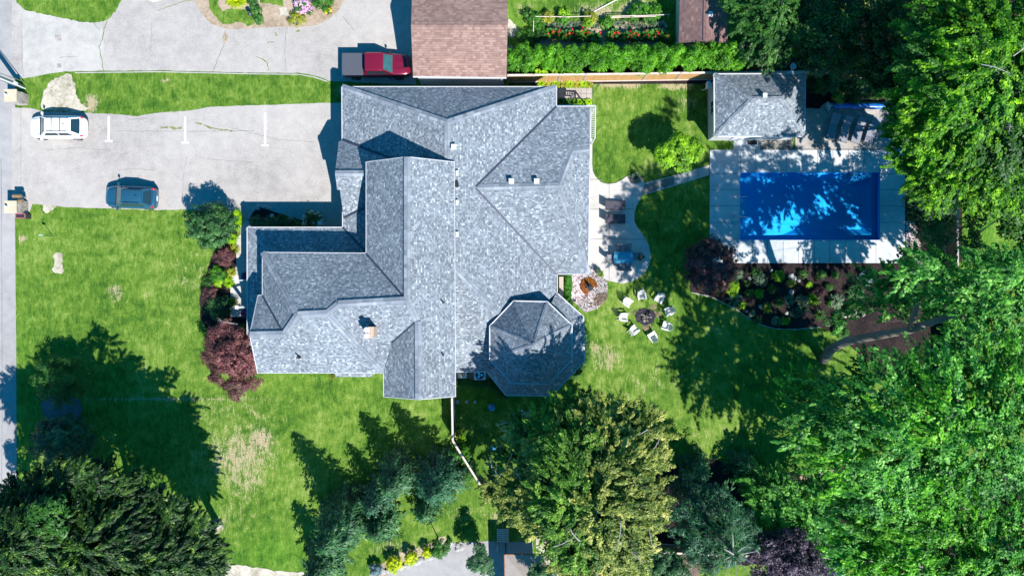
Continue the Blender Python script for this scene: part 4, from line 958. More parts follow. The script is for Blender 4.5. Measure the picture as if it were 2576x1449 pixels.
def sprays(lobes, rng, L=1.4, Wd=.6, per=60, dens=1.0, jit=.33, mid=(0, 0), low=-.2, droop=.45, outw=.75):
    """leafy branch ends: thin drooping fans of leaves layered over each lobe"""
    PP, NN, TT = [], [], []
    for (x, y, z, r, rz) in lobes:
        n = max(3, int(dens * 2 * math.pi * r * (r + rz) / (L * Wd)))
        d = rng.normal(size=(n * 3, 3)); d /= np.linalg.norm(d, axis=1, keepdims=True); d = d[d[:, 2] > low][:n]; n = len(d)
        rad = rng.uniform(.25, 1.0, (n, 1)) ** .45 * rng.uniform(.85, 1.12, (n, 1))
        C = np.array([x, y, z]) + d * rad * np.array([r, r, rz])
        o = d[:, :2] * .8 + (C[:, :2] - np.array(mid)) * .28 * outw; an = np.arctan2(o[:, 1], o[:, 0]) + rng.normal(size=n) * .45
        ll = L * rng.uniform(.6, 1.3, n); ww = Wd * rng.uniform(.6, 1.3, n); ti = rng.uniform(-.1, 1.0, n) * droop * 1.6
        idx = np.repeat(np.arange(n), per); k = len(idx)
        t = rng.uniform(0, 1, k) ** .8; s = rng.uniform(-1, 1, k) * (np.sin(np.pi * np.clip(t, .06, .97)) ** .6) * (1 - .35 * t)
        D = np.stack([np.cos(an), np.sin(an), np.zeros(n)], 1); B = np.stack([-np.sin(an), np.cos(an), np.zeros(n)], 1)
        P = C[idx] + D[idx] * ((t - .35) * ll[idx])[:, None] + B[idx] * (s * ww[idx] * .5)[:, None]
        P[:, 2] += -(t ** 1.6) * ll[idx] * ti[idx] - np.abs(s) * .12 * ww[idx] + rng.uniform(-.05, .05, k)
        sl = 1.6 * t ** .6 * ti[idx]
        Nn = np.array([0, 0, 1.0]) + D[idx] * sl[:, None] + B[idx] * (s * .35)[:, None] + rng.normal(size=(k, 3)) * jit
        PP.append(P); NN.append(Nn); TT.append(D[idx] + B[idx] * (s * 1.1)[:, None] + rng.normal(size=(k, 3)) * .3)
    return np.concatenate(PP), np.concatenate(NN), np.concatenate(TT)

seed = [100]
def nseed(): seed[0] += 1; return np.random.default_rng(seed[0])

def L2w(l):
    fx, fy, z, r = l[:4]; p = G(fx, fy, z); return (p.x, p.y, z, r, l[4] if len(l) > 4 else r * .72)

def tree(name, label, base, lobes, mat, leaf=(.26, .17), cl=.8, per=70, dens=1.0, trunk=.3, cat='tree', group=None, bark='bark', flat=.55, upn=.7, low=-.35, droop=.1, bare=0, limbs=None, stretch=0.0, mix=None, spray=None):
    rng = nseed(); b = G(base[0], base[1]); t = wempty(name, b, label, cat, group)
    W_ = [L2w(l) for l in lobes]
    groups = [(W_, mat)] if not mix else [([w for i, w in enumerate(W_) if i % mix[1]], mat), ([w for i, w in enumerate(W_) if not i % mix[1]], mix[0])]
    for gw, gm in groups:
        md = (sum(w[0] for w in W_) / len(W_), sum(w[1] for w in W_) / len(W_)); T_ = None
        if spray: P, Nn, T_ = sprays(gw, rng, spray[0], spray[1], per, dens, mid=md, droop=spray[2] if len(spray) > 2 else .45)
        else: P, Nn = clumps(gw, rng, cl, per, dens, flat, upn, low, stretch, mid=md)
        leafmesh('crown', P, Nn, leaf[0], leaf[1], L_[gm], t, rng, droop, T=T_)
    m = MB(); zt_ = max(w[2] for w in W_); cx = sum(w[0] for w in W_) / len(W_); cy = sum(w[1] for w in W_) / len(W_)
    fork = Vector((b.x + (cx - b.x) * .35, b.y + (cy - b.y) * .35, zt_ * .42))
    if limbs: fork = G(*limbs[0][-2])
    else: m.tube([b, b + Vector((0, 0, .25)), (b * 1 + fork) / 2 + Vector((0, 0, .1)), fork], [trunk * 1.35, trunk, trunk * .88, trunk * .75], 10)
    for w in W_:
        if limbs and (Vector((w[0], w[1], w[2])) - fork).length > 4.5: continue
        e = Vector((w[0], w[1], w[2] + w[4] * .2)); mid = (fork + e) / 2 + Vector((rng.uniform(-.3, .3), rng.uniform(-.3, .3), .3))
        m.tube([fork, mid, e], [trunk * .5, trunk * .3, trunk * .1], 7)
        for j in range(5 if w[3] > 1.5 else 2):
            q = rng.normal(size=3); q /= np.linalg.norm(q); q[2] = abs(q[2]) * .7
            f = e + Vector(q * np.array([w[3], w[3], w[4]]) * .8); s_ = (mid + e) / 2
            m.tube([s_, (s_ + f) / 2 + Vector((0, 0, .15)), f], [trunk * .16, trunk * .09, trunk * .03], 5)
    for lm in (limbs or []):
        n_ = len(lm); m.tube([G(*q) for q in lm], [.42 - .26 * i / n_ if lm[0][2] == 0 else .22 - .12 * i / n_ for i in range(n_)], 10)
    m.build('trunk', M_[bark], t, smooth=True)
    if bare:
        for j in range(bare):
            w = W_[rng.integers(len(W_))]; q = rng.normal(size=3); q /= np.linalg.norm(q); q[2] = abs(q[2]) + .45; q /= np.linalg.norm(q)
            e = Vector((w[0], w[1], w[2])) + Vector(q * np.array([w[3], w[3], w[4]]) * 1.06); a0 = rng.uniform(0, 6.28); ln = rng.uniform(.5, 1.1); m = MB()
            s0 = e - Vector((math.cos(a0) * ln * .6, math.sin(a0) * ln * .6, .35)); e1 = e + Vector((math.cos(a0) * ln, math.sin(a0) * ln, .15)); m.tube([s0, e, e1], [.030, .022, .007], 5)
            for k in range(4):
                f = s0.lerp(e1, .3 + .17 * k); a_ = a0 + (-1) ** k * rng.uniform(.5, 1.1); L = ln * rng.uniform(.25, .55)
                m.tube([f, f + Vector((math.cos(a_) * L * .5, math.sin(a_) * L * .5, .1)), f + Vector((math.cos(a_ + .3) * L, math.sin(a_ + .3) * L, .16))], [.014, .010, .004], 4)
            m.build('bare_twig', M_['barklight'], t)
    return t

def conifer(name, label, base, h, Rb, mat, z0=.4, leaf=(.42, .13), step=.30, nb=9, cat='spruce tree', group=None, lean=(0, 0), bare=0, power=.62, spray=9, trunk=.16, gap=.0, world=None):
    rng = nseed(); b = G(base[0], base[1]); t = wempty(name, b, label, cat, group)
    PP, NN, TT = [], [], []
    z = z0; m = MB()
    m.tube([b, b + Vector((lean[0] * .5, lean[1] * .5, h * .5)), b + Vector((lean[0], lean[1], h))], [trunk * 1.3, trunk * .8, .02], 8)
    off = rng.uniform(0, 6)
    while z < h:
        f = (z - z0) / (h - z0); r = Rb * (1 - f) ** power * (.9 + .1 * math.sin(z * 5)) + .12
        k = max(4, int(nb * (.45 + .55 * (1 - f)))); off += .7
        for i in range(k):
            if rng.uniform() < gap: continue
            a = off + 2 * math.pi * (i + rng.uniform(-.25, .25)) / k; rl = r * rng.uniform(.72, 1.18)
            dz = -.22 * rl + rng.uniform(-.1, .1); dirv = np.array([math.cos(a), math.sin(a), 0]); sd_ = np.array([-math.sin(a), math.cos(a), 0])
            q = max(3, int(1.25 * spray * rl)); tt = rng.uniform(.12, 1, q)
            side = rng.uniform(-1, 1, q); wdt = .26 * rl * (1.05 - tt) + .10
            o = np.array([b.x + lean[0] * z / h, b.y + lean[1] * z / h, z])
            P = o + dirv * (tt * rl)[:, None] + sd_ * (side * wdt)[:, None]; P[:, 2] += dz * tt ** 1.5 + .25 * rl * (tt * (1 - tt)) + rng.uniform(-.07, .07, q)
            Td = dirv + sd_ * (side * .9)[:, None] + rng.normal(size=(q, 3)) * .15; Td[:, 2] -= .15
            PP.append(P); TT.append(Td); NN.append(np.array([0, 0, .8]) + dirv * .55 + sd_ * (side * .35)[:, None] + rng.normal(size=(q, 3)) * .28)
            if rng.uniform() < .35: m.tube([Vector(o), Vector(o + dirv * rl * .6 + np.array([0, 0, dz * .4]))], [.035, .012], 5, cap=False)
        z += step * rng.uniform(.8, 1.2)
    P = np.concatenate(PP); Nn = np.concatenate(NN); T = np.concatenate(TT)
    leafmesh('crown', P, Nn, leaf[0], leaf[1], L_[mat], t, rng, .1, T=T)
    m.build('trunk', M_['bark'], t, smooth=True)
    if bare:
        top = b + Vector((lean[0], lean[1], h))
        for j in range(bare):
            m = MB()
            a = 2 * math.pi * j / bare + .4; L = rng.uniform(.9, 1.7)
            m.tube([top - Vector((0, 0, .6 + .2 * (j % 3))), top + Vector((math.cos(a) * L, math.sin(a) * L, .1 + .3 * (j % 2)))], [.045, .012], 5)
            m.build('bare_branch', M_['barklight'], t)
    return t

def shrub(name, label, fx, fy, z, r, mat, rz=None, leaf=(.12, .07), cl=.2, per=26, dens=1.2, cat='shrub', group=None, stem=True, flat=.8, upn=.35, low=-.4, flowers=None, core=True, droop=.05, sx=1.0):
    """one rounded bush; (fx, fy) where its middle shows at height z"""
    rng = nseed(); p = G(fx, fy, z); t = wempty(name, (p.x, p.y, 0), label, cat, group); rz = rz or r * .9
    P, Nn = clumps([(p.x, p.y, z, r, rz)], rng, cl, per, dens, flat, upn, low)
    if sx != 1.0: P[:, 0] = p.x + (P[:, 0] - p.x) * sx
    P[:, 2] = np.maximum(P[:, 2], .05)
    leafmesh('foliage', P, Nn, leaf[0], leaf[1], L_[mat], t, rng, droop)
    if stem:
        m = MB(); 
        for j in range(5):
            a = j * 1.26; m.tube([(p.x + .04 * math.cos(a), p.y + .04 * math.sin(a), 0), (p.x + r * .5 * math.cos(a), p.y + r * .5 * math.sin(a), max(z, .15))], [.03 + r * .02, .012], 5)
        m.build('stem', M_['bark'], t)
    if flowers:
        mt, n, s, up_ = flowers; d = rng.normal(size=(n, 3)); d /= np.linalg.norm(d, axis=1, keepdims=True); d[:, 2] = np.abs(d[:, 2]) * up_ + .05
        Q = np.array([p.x, p.y, z]) + d * np.array([r * sx, r, rz]) * 1.04; k = np.repeat(np.arange(n), 7)
        Pf = Q[k] + rng.normal(size=(len(k), 3)) * s * .35
        leafmesh('flowers', Pf, d[k] + np.array([0, 0, .8]) + rng.normal(size=(len(k), 3)) * .3, s, s * .8, L_[mt], t, rng)
    return t

def tuft(name, label, fx, fy, r, mat, n=60, h=None, w=.05, cat='plant', group=None, base=0.0, flowers=None, sx=1.0):
    """arching blades from one crown: day lilies, hostas, ornamental grass, agave"""
    rng = nseed(); p = G(fx, fy, .2); h = h or r * .8; m = MB()
    for i in range(n):
        a = rng.uniform(0, 6.283); L = r * rng.uniform(.6, 1.1); u = Vector((math.cos(a) * sx, math.sin(a), 0)); s_ = Vector((-math.sin(a), math.cos(a), 0)) * w * .5
        hh = h * rng.uniform(.6, 1.2); o = Vector((p.x, p.y, base)) + u * L * .12 * rng.uniform(0, 1.5)
        pts = [o, o + u * L * .35 + Vector((0, 0, hh * .8)), o + u * L * .75 + Vector((0, 0, hh * .85)), o + u * L + Vector((0, 0, hh * .5))]
        ws = [.6, 1.0, .8, .05]
        vs = []
        for q, ww in zip(pts, ws): vs += [q - s_ * ww, q + s_ * ww]
        m.add(vs, [(0, 1, 3, 2), (2, 3, 5, 4), (4, 5, 7, 6)])
    o = m.build(name, L_[mat], None); tag(o, label, cat, group)
    if flowers:
        t = flowers; k = t[1]; rr = np.sqrt(rng.uniform(0, 1, k)) * r * .8; an = rng.uniform(0, 6.28, k)
        P = np.stack([p.x + rr * np.cos(an) * sx, p.y + rr * np.sin(an), np.full(k, base + h * 1.15) + rng.uniform(-.05, .1, k)], 1); idx = np.repeat(np.arange(k), 5)
        fo = leafmesh('flowers', P[idx] + rng.normal(size=(k * 5, 3)) * t[2] * .4, rng.normal(size=(k * 5, 3)) * .4 + np.array([0, 0, 1]), t[2], t[2] * .8, L_[t[0]], None, rng); fo.parent = o
    return o

# --- the big maples on the right
tree('maple_tree', 'huge leaning maple spreading over the right end of the pool bed', (2070, 905),
     [(2030, 985, 15, 1.2), (2050, 1080, 15.5, 1.6), (2120, 1040, 16.5, 2.2), (2130, 1150, 16, 2.3), (2230, 1000, 18, 2.2), (2240, 1110, 18.5, 2.5), (2340, 1055, 19, 2.5), (2360, 950, 18, 1.9), (2460, 1020, 19, 2.5), (2340, 1180, 18, 2.5), (2450, 1140, 19, 2.6),
      (2560, 1090, 18.5, 2.5), (2560, 940, 18, 2.3), (2230, 1215, 16.5, 2.1), (2465, 900, 17.5, 1.7), (2170, 940, 15, 1.1), (2080, 990, 15, 1.3), (2560, 1000, 18, 2), (2290, 930, 16.5, 1.0)],
     'maple2', leaf=(.20, .145), per=50, dens=1.12, trunk=.10, droop=.2, spray=(1.6, .62, .5), mix=('maple', 3), limbs=[[(2070, 905, 0), (2090, 878, 2.5), (2130, 858, 5), (2200, 845, 8), (2290, 830, 11), (2400, 790, 13.5)], [(2290, 830, 11), (2305, 770, 12.5), (2300, 700, 14)]])
tree('maple_tree', 'maple crown reaching over the fence and pool bed above the leaning limb', (2250, 790),
     [(2225, 700, 9, .9), (2270, 680, 9.5, 1.1), (2330, 672, 10, 1.3), (2400, 700, 10.5, 1.7), (2470, 700, 11, 1.8), (2540, 720, 11, 2.0), (2560, 815, 12, 2.2), (2470, 785, 12, 1.9), (2390, 765, 11, 1.5), (2290, 750, 10, 1.1), (2195, 750, 9, .9), (2150, 785, 8, .8), (2235, 780, 9, .7),
      (2330, 775, 11, .8), (2105, 812, 7, .6), (2260, 730, 9.5, .8), (2180, 700, 8, .6), (2640, 760, 10, 2.2), (2690, 840, 12, 2.3), (2640, 690, 9, 1.8), (2720, 740, 10, 2.0), (2760, 830, 12, 2.2), (2410, 850, 12.5, 1.0), (2340, 720, 14.5, 1.2), (2450, 745, 15, 1.4), (2560, 750, 15, 1.5), (2318, 668, 18, .9), (2285, 692, 17.5, .8), (2514, 678, 16, 1.2), (2565, 672, 16, 1.2), (2470, 672, 15.5, 1.0), (2420, 880, 10, 1.3), (2500, 900, 11, 1.5), (2570, 880, 11, 1.5), (2380, 865, 9, .7), (2600, 940, 12, 1.8), (2450, 930, 10.5, 1.2)],
     'maple2', leaf=(.20, .14), per=34, dens=.9, trunk=.03, droop=.2, spray=(1.05, .50, .4))
tree('maple_tree', 'broad bright maple filling the bottom right corner', (2090, 1210),
     [(2130, 1325, 12.5, 1.9), (2220, 1285, 13.5, 2.2), (2330, 1285, 14.5, 2.4), (2440, 1265, 15, 2.5), (2550, 1245, 15, 2.5), (2180, 1395, 12.5, 2.0), (2290, 1395, 14, 2.4), (2400, 1385, 14.5, 2.4), (2510, 1380, 15, 2.5), (2590, 1380, 14.5, 2.4), (2330, 1480, 13.5, 2.3), (2450, 1480, 14, 2.4), (2120, 1250, 11, 1.4), (2580, 1480, 14, 2.4), (2230, 1440, 12.5, 1.3)],
     'maple', leaf=(.20, .145), per=62, dens=1.15, trunk=.25, droop=.2, spray=(1.6, .62, .5), mix=('maple2', 4))
tree('ash_tree', 'blue green leafy tree between the dark pines and the corner maple', (1950, 1260),
     [(1930, 1225, 2.7, 1.8), (1990, 1240, 3.2, 2.1), (1960, 1300, 3.2, 2.2), (2030, 1300, 3.7, 2.3), (1930, 1345, 3.2, 1.6), (1990, 1370, 3.7, 2.0), (2060, 1370, 3.7, 1.9), (1900, 1285, 2.2, 1.3), (2080, 1240, 4.2, 1.6), (1890, 1215, 1.5, .9), (2050, 1425, 3.7, 1.4)],
     'maple2', leaf=(.18, .10), per=64, dens=1.15, trunk=.2, spray=(1.1, .5, .4))
# --- top right wood
tree('maple_tree', 'tall yellow green maple at the top right corner', (2330, 330),
     [(2380, 170, 13, 3.2), (2470, 110, 14, 3.6), (2560, 160, 14, 3.4), (2450, 240, 14.5, 3.6), (2540, 290, 14, 3.6), (2370, 290, 12.5, 3.0), (2330, 220, 11, 2.2), (2400, 40, 13, 3.0), (2530, 30, 13, 3.4)],
     'yellowgreen', leaf=(.19, .135), per=70, dens=1.2, trunk=.3, bare=14, spray=(1.3, .62, .35), mix=('mid', 4))
tree('maple_tree', 'yellow green maple overhanging the sunloungers and pool corner', (2340, 420),
     [(2300, 290, 9, 1.7), (2270, 265, 8, 1.0), (2320, 370, 9.5, 2.0), (2390, 350, 11, 2.5), (2470, 400, 12, 2.8), (2370, 430, 10, 1.9), (2550, 400, 12, 2.6), (2450, 330, 12, 2.4), (2270, 320, 8, 1.0), (2340, 465, 8.5, 1.2), (2540, 480, 11, 1.8), (2450, 470, 10.5, 1.5), (2360, 500, 8, .9)],
     'yellowgreen', leaf=(.19, .135), per=64, dens=1.2, trunk=.2, spray=(1.2, .58, .35))
tree('beech_tree', 'bright green bushy tree right of the garden shed', (1880, 130),
     [(1890, 40, 5, 1.7), (1930, 90, 5.5, 1.8), (1960, 20, 6, 2.0), (1870, -10, 5, 1.6), (1985, 110, 5, 1.3), (1920, 140, 4, 1.1), (1985, 60, 6, 1.5)], 'mid', leaf=(.20, .10), per=58, dens=1.15, trunk=.2, spray=(1.0, .45, .4))
tree('elm_tree', 'dark shaded tree between the beech and the tall corner maple', (2060, 200),
     [(2040, 60, 6, 2.0), (2090, 110, 6.5, 2.0), (2130, 40, 7, 2.3), (2060, 140, 5, 1.5), (2100, 0, 7, 2.0), (2170, 90, 7, 1.8)], 'locust', leaf=(.18, .10), cl=.5, per=50, trunk=.22)
tree('elm_tree', 'very dark rounded tree along the top edge left of the corner maple', (2200, 160),
     [(2200, 20, 8, 2.4), (2250, 90, 8, 2.2), (2290, 20, 8.5, 2.4), (2290, 140, 8, 1.8), (2220, 140, 6.5, 1.6)], 'locust', leaf=(.18, .10), cl=.5, per=50, trunk=.25)
tree('hornbeam_tree', 'dark green small tree overhanging the north fence behind the dish', (2110, 200),
     [(2095, 150, 4.5, 1.4), (2130, 165, 4.5, 1.2), (2060, 160, 3.5, 1.0), (2150, 140, 4.5, 1.1)], 'globe', leaf=(.16, .09), cl=.4, per=45, trunk=.12)
tree('hornbeam_tree', 'shaded green tree over the fence left of the pool cover end', (2260, 215),
     [(2200, 195, 5.5, 1.3), (2260, 200, 6.5, 1.8), (2230, 170, 6, 1.5), (2300, 190, 7, 1.4)], 'locust', leaf=(.2, .12), cl=.45, per=45, trunk=.14)
# --- right of the pool
tree('yew_tree', 'dark yew against the fence right of the pool deck', (2345, 560),
     [(2350, 520, 4, 1.6), (2370, 575, 4, 1.4), (2325, 560, 3.6, 1.3), (2360, 470, 4.5, 1.4), (2345, 610, 3.0, 1.0), (2310, 480, 4, 1.2)], 'globe', leaf=(.20, .07), cl=.45, per=50, trunk=.16)
tree('linden_tree', 'leafy tree standing on the far lawn beyond the fence', (2580, 470),
     [(2560, 560, 7, 1.6), (2590, 500, 8, 2.2), (2450, 545, 5, .9), (2440, 600, 4.5, .8), (2600, 620, 7, 1.5)], 'mid', leaf=(.24, .15), cl=.5, per=45, trunk=.2)
# --- olive tree bottom centre
tree('chestnut_tree', 'broad olive and rust tinted tree with bare twigs at the bottom centre', (1500, 1150),
     [(1420, 1075, 9.1, 2.3), (1500, 1080, 10.1, 2.5), (1590, 1110, 10.1, 2.4), (1370, 1150, 8.6, 1.8), (1450, 1165, 11.1, 2.8), (1550, 1190, 11.6, 2.8), (1620, 1170, 10.1, 1.7), (1340, 1230, 8.1, 2.0), (1440, 1260, 11.6, 2.7), (1540, 1290, 12.1, 2.9), (1610, 1270, 10.6, 1.9),
      (1290, 1235, 6.6, 1.3), (1460, 1345, 11.1, 2.6), (1560, 1370, 11.1, 2.3), (1500, 1410, 10.6, 2.3), (1400, 1310, 9.6, 1.8), (1360, 1065, 7.6, 1.3), (1440, 1390, 9.6, 1.7), (1400, 1200, 10.1, 2), (1550, 1440, 10.1, 1.8), (1310, 1075, 6.1, 1.2), (1255, 1195, 5.6, 1.0), (1635, 1300, 9.6, 1.0), (1330, 1300, 7.1, 1.3), (1350, 1110, 7.1, 1.2), (1480, 1030, 7.1, .9), (1575, 1060, 8.1, .9), (1262, 1232, 5.5, 1.3), (1300, 1172, 6.5, 1.4), (1325, 1085, 6.5, 1.5), (1290, 1290, 5, 1.0), (1275, 1130, 5, .8)],
     'olive', leaf=(.21, .10), per=62, dens=1.15, trunk=.36, bare=40, bark='bark', spray=(.95, .52, .25), mix=('olivegreen', 4))
tree('sapling', 'small bright green tree under the olive tree at the bottom edge', (1590, 1440), [(1610, 1425, 3, 1.0), (1585, 1445, 3, 1.0)], 'bright', leaf=(.2, .1), cl=.35, per=40, trunk=.07)
# --- dark pines, bottom
tree('pine_tree', 'dark teal pine in shade right of the olive tree', (1740, 1220),
     [(1750, 1260, 5.0, 2.0, 1.8), (1800, 1300, 5.5, 2.0, 1.8), (1740, 1330, 5.0, 1.9, 1.7), (1850, 1340, 5.0, 1.8), (1790, 1380, 5.0, 1.9)], 'teal', leaf=(.24, .07), cl=.45, per=75, trunk=.2, upn=.5)
conifer('spruce_tree', 'silvery blue spruce at the lawn edge above the dark pine', (1745, 1170), 3.0, 1.6, 'bluespruce', z0=.4, leaf=(.34, .11), spray=16, nb=10)
conifer('spruce_tree', 'teal spruce on the lawn edge beside the blue green ash', (1862, 1162), 2.5, 1.5, 'spruce', z0=.4, leaf=(.34, .10), spray=16, nb=10)
conifer('pine_tree', 'open pine with a star of bare white branches at the bottom', (1740, 1265), 11.5, 3.4, 'spruce', z0=4.5, leaf=(.40, .12), nb=7, step=.6, spray=13, bare=9, gap=.2, cat='pine tree')
tree('plum_tree', 'dusky purple leaved plum tree at the bottom edge', (1950, 1390),
     [(1940, 1400, 5, 1.8), (2000, 1400, 5.5, 1.9), (2040, 1440, 5, 1.7), (1960, 1450, 5, 1.8), (1985, 1365, 5, 1.2)], 'plum', leaf=(.17, .11), cl=.4, per=45, trunk=.16)
tree('pine_tree', 'green pine bough tree at the bottom between star pine and fence', (1660, 1395), [(1665, 1410, 5, 1.2), (1690, 1440, 5, 1.3), (1640, 1400, 4.6, .8)], 'spruce', leaf=(.26, .08), cl=.36, per=60, trunk=.12, upn=.5)
# --- lower left evergreens
tree('cedar_tree', 'tall dark cedar whose pale trunk stands clear at the lower left lawn', (549, 1317),
     [(470, 1365, 6.5, 2.0), (500, 1400, 7, 2.0), (420, 1330, 7.5, 2.2), (440, 1410, 9, 2.6), (380, 1390, 9.5, 2.5), (520, 1370 + 60, 6, 1.3), (370, 1450, 10, 2.4), (480, 1450, 8, 1.8), (430, 1285, 10, .8), (500, 1322, 9, .8), (455, 1300, 6, .8), (525, 1345, 5, .7), (540, 1400, 6, .7), (550, 1440, 6, .7), (400, 1262, 8, .7)],
     'locust', leaf=(.25, .075), per=54, dens=1.25, trunk=.30, bark='barklight', droop=.2, spray=(1.0, .36, .25))
tree('cedar_tree', 'wide dark cedar in the middle of the lower left group', (345, 1262),
     [(340, 1265, 2.5, 1.0), (330, 1300, 9, 2.2), (290, 1350, 10, 2.5), (220, 1290, 9.5, 2.4), (340, 1260, 6.5, 1.2), (240, 1390, 11, 2.7), (170, 1340, 10, 2.5), (320, 1420, 10.5, 2.5), (270, 1250, 7.5, 1.4), (380, 1240, 9, .7), (300, 1228, 10, .8), (250, 1212, 11, .8), (330, 1210, 9, .6)],
     'locust', leaf=(.25, .075), per=54, dens=1.25, trunk=.24, droop=.2, spray=(1.0, .36, .25))
tree('cedar_tree', 'dark cedar overhanging the street in the bottom left corner', (262, 1180),
     [(258, 1186, 2.5, .9), (225, 1205, 4.5, 1.5), (60, 1300, 9, 2.2), (120, 1260, 9, 2.2), (20, 1390, 11, 2.6), (90, 1380, 11.5, 2.7), (150, 1430, 11, 2.6), (20, 1270, 7.5, 1.3), (60, 1450, 11, 2.4), (170, 1245, 7.5, 1.5), (0, 1330, 10, 2.0), (100, 1222, 9, .8), (170, 1200, 10, .8), (40, 1232, 8, .8), (-10, 1290, 9, .9), (210, 1190, 11, .7)],
     'locust', leaf=(.25, .075), per=54, dens=1.25, trunk=.24, droop=.2, spray=(1.0, .36, .25))
tree('locust_tree', 'yellow tipped evergreen boughs low at the bottom left edge', (400, 1390), [(420, 1430, 8, 1.8), (200, 1445, 8.5, 1.8), (500, 1440, 6, 1.3), (130, 1300, 12, 1.3), (10, 1420, 8, 1.4)], 'mid', leaf=(.34, .12), cl=.5, per=50, trunk=.14)
shrub('bush', 'light green feathery bush above the mulch oval', 150, 955, 1.6, 1.85, 'mid', rz=1.4, leaf=(.26, .07), cl=.42, per=55, cat='bush', low=-.6)
shrub('bush', 'dark blue green rounded spruce below the mulch oval', 160, 1112, 1.8, 2.25, 'teal', rz=1.7, leaf=(.22, .08), cl=.42, per=70, cat='bush', low=-.6)
# --- lower middle spruces
conifer('spruce_tree', 'blue green spruce lit on its lower side left of the slanting fence', (1008, 1178), 6.2, 2.15, 'bluespruce', leaf=(.34, .11), spray=17, nb=11)
conifer('spruce_tree', 'dark spruce nearest the slanting fence', (1110, 1185), 7.4, 2.5, 'teal', leaf=(.34, .11), spray=16, nb=11)
conifer('spruce_tree', 'big dark spruce throwing a long pointed shadow on the front lawn', (880, 1285), 8.6, 2.6, 'spruce', leaf=(.38, .12), spray=15, nb=12)
conifer('spruce_tree', 'short dark spruce squeezed between the taller spruces', (960, 1235), 5.2, 1.9, 'teal', leaf=(.32, .11), spray=15, nb=10)
conifer('spruce_tree', 'pale tipped spruce below the short dark one', (965, 1300), 4.4, 1.9, 'spruce', leaf=(.34, .12), spray=15, nb=10)
conifer('spruce_tree', 'green spruce at the very bottom of the lawn', (830, 1390), 5.6, 2.1, 'bluespruce', leaf=(.36, .12), spray=15, nb=11)
conifer('spruce_tree', 'spreading spruce behind the pale tipped one by the path', (1075, 1270), 3.4, 1.5, 'spruce', leaf=(.3, .1), spray=15, nb=9)
# --- front garden
shrub('round_tree', 'deep green globe shaped tree at the corner of the parking court', 531, 568, 2.3, 1.78, 'globe', rz=1.55, leaf=(.20, .08), cl=.30, per=48, cat='tree', low=-.7, dens=1.3)
tuft('ornamental_grass', 'bright yellow green grass mound beside the globe tree', 598, 552, .85, 'lime', n=380, h=.55, w=.045, sx=.55)
tuft('ornamental_grass', 'pale yellow green grass under the globe tree', 585, 600, .5, 'lime', n=160, h=.35, w=.04)
tuft('day_lily', 'yellowing lily clump beside the walk above the barberry', 590, 628, .45, 'gold', n=120, h=.35, w=.04)
tuft('day_lily', 'fading lily between the barberry and the front walk', 583, 685, .42, 'gold', n=110, h=.35, w=.04)
tuft('day_lily', 'green lily clump touching the bend of the front walk', 575, 711, .50, 'lime', n=140, h=.35, w=.04)
tuft('day_lily', 'golden lily clump at the foot of the front walk', 586, 760, .42, 'gold', n=120, h=.35, w=.04)
shrub('barberry', 'round purple barberry nearest the globe tree', 562, 645, .55, .78, 'purple', rz=.6, leaf=(.10, .05), cl=.18, per=30)
shrub('barberry', 'purple barberry just above the copper maple', 527, 740, .55, .70, 'purple', rz=.55, leaf=(.10, .05), cl=.18, per=26)
shrub('spirea', 'bright green spirea between the two purple barberries', 548, 690, .45, .66, 'bright', rz=.5, leaf=(.12, .06), cl=.2, per=30)
shrub('spirea', 'lime green spirea wedge beside the bright green one', 552, 712, .4, .34, 'lime', rz=.35, leaf=(.1, .05), cl=.15, per=26)
shrub('boxwood', 'shaded dark boxwood under the left barberry', 527, 708, .4, .55, 'mid', rz=.4, leaf=(.1, .05), cl=.18, per=26)
shrub('boxwood', 'big dark green boxwood between barberry and copper maple', 552, 775, .7, .95, 'globe', rz=.7, leaf=(.12, .06), cl=.25, per=34)
tree('copper_maple', 'copper red japanese style maple at the front corner of the house', (585, 890),
     [(540, 850, 2.6, .85), (570, 830, 3, .9), (600, 860, 3.2, 1.0), (535, 890, 2.8, .95), (580, 895, 3.6, 1.3), (560, 940, 3, 1.0), (610, 920, 3.2, 1.0), (595, 970, 2.6, .9), (630, 960, 2.4, .8), (600, 990, 2.2, .5), (625, 885, 3, .7)],
     'mapleR', leaf=(.15, .09), cl=.34, per=48, trunk=.12, bare=3)
shrub('shrub', 'dark green shrub against the front wall beside the copper maple', 608, 832, .6, .5, 'mid', rz=.5)
shrub('shrub', 'green shrub at the south front corner of the house', 640, 935, .5, .5, 'mid', rz=.4)
tuft('petunias', 'purple flowering plant beside the upper porch post', 617, 695, .34, 'mid', n=60, flowers=('magenta', 26, .10))
tuft('petunias', 'purple flowering plant beside the lower porch post', 617, 788, .40, 'mid', n=70, flowers=('magenta', 40, .10))
for i, (x, y, r, lb) in enumerate([(648, 560, .55, 'first dark boxwood by the rock arc in the entry bed'), (673, 562, .5, 'boxwood second from the rock arc in the entry bed'), (697, 561, .56, 'middle dark boxwood of the shaded entry bed'), (732, 562, .5, 'loose dark boxwood left of the hydrangea'), (712, 549, .36, 'low shrub behind the middle boxwood near the drive'), (757, 566, .4, 'last small shrub touching the hydrangea')]):
    shrub('boxwood', lb, x, y, .45, r, 'mid' if i > 3 else 'spruce', rz=.45, group='boxwoods in the shaded entry bed')
shrub('hydrangea', 'white flowering hydrangea in the shaded corner by the entry step', 787, 556, .8, .78, 'mid', rz=.7, flowers=('whitef', 75, .12, .5))
shrub('juniper', 'bright green plant beside the bay window roof', 840, 941, .4, .4, 'gold', rz=.3)
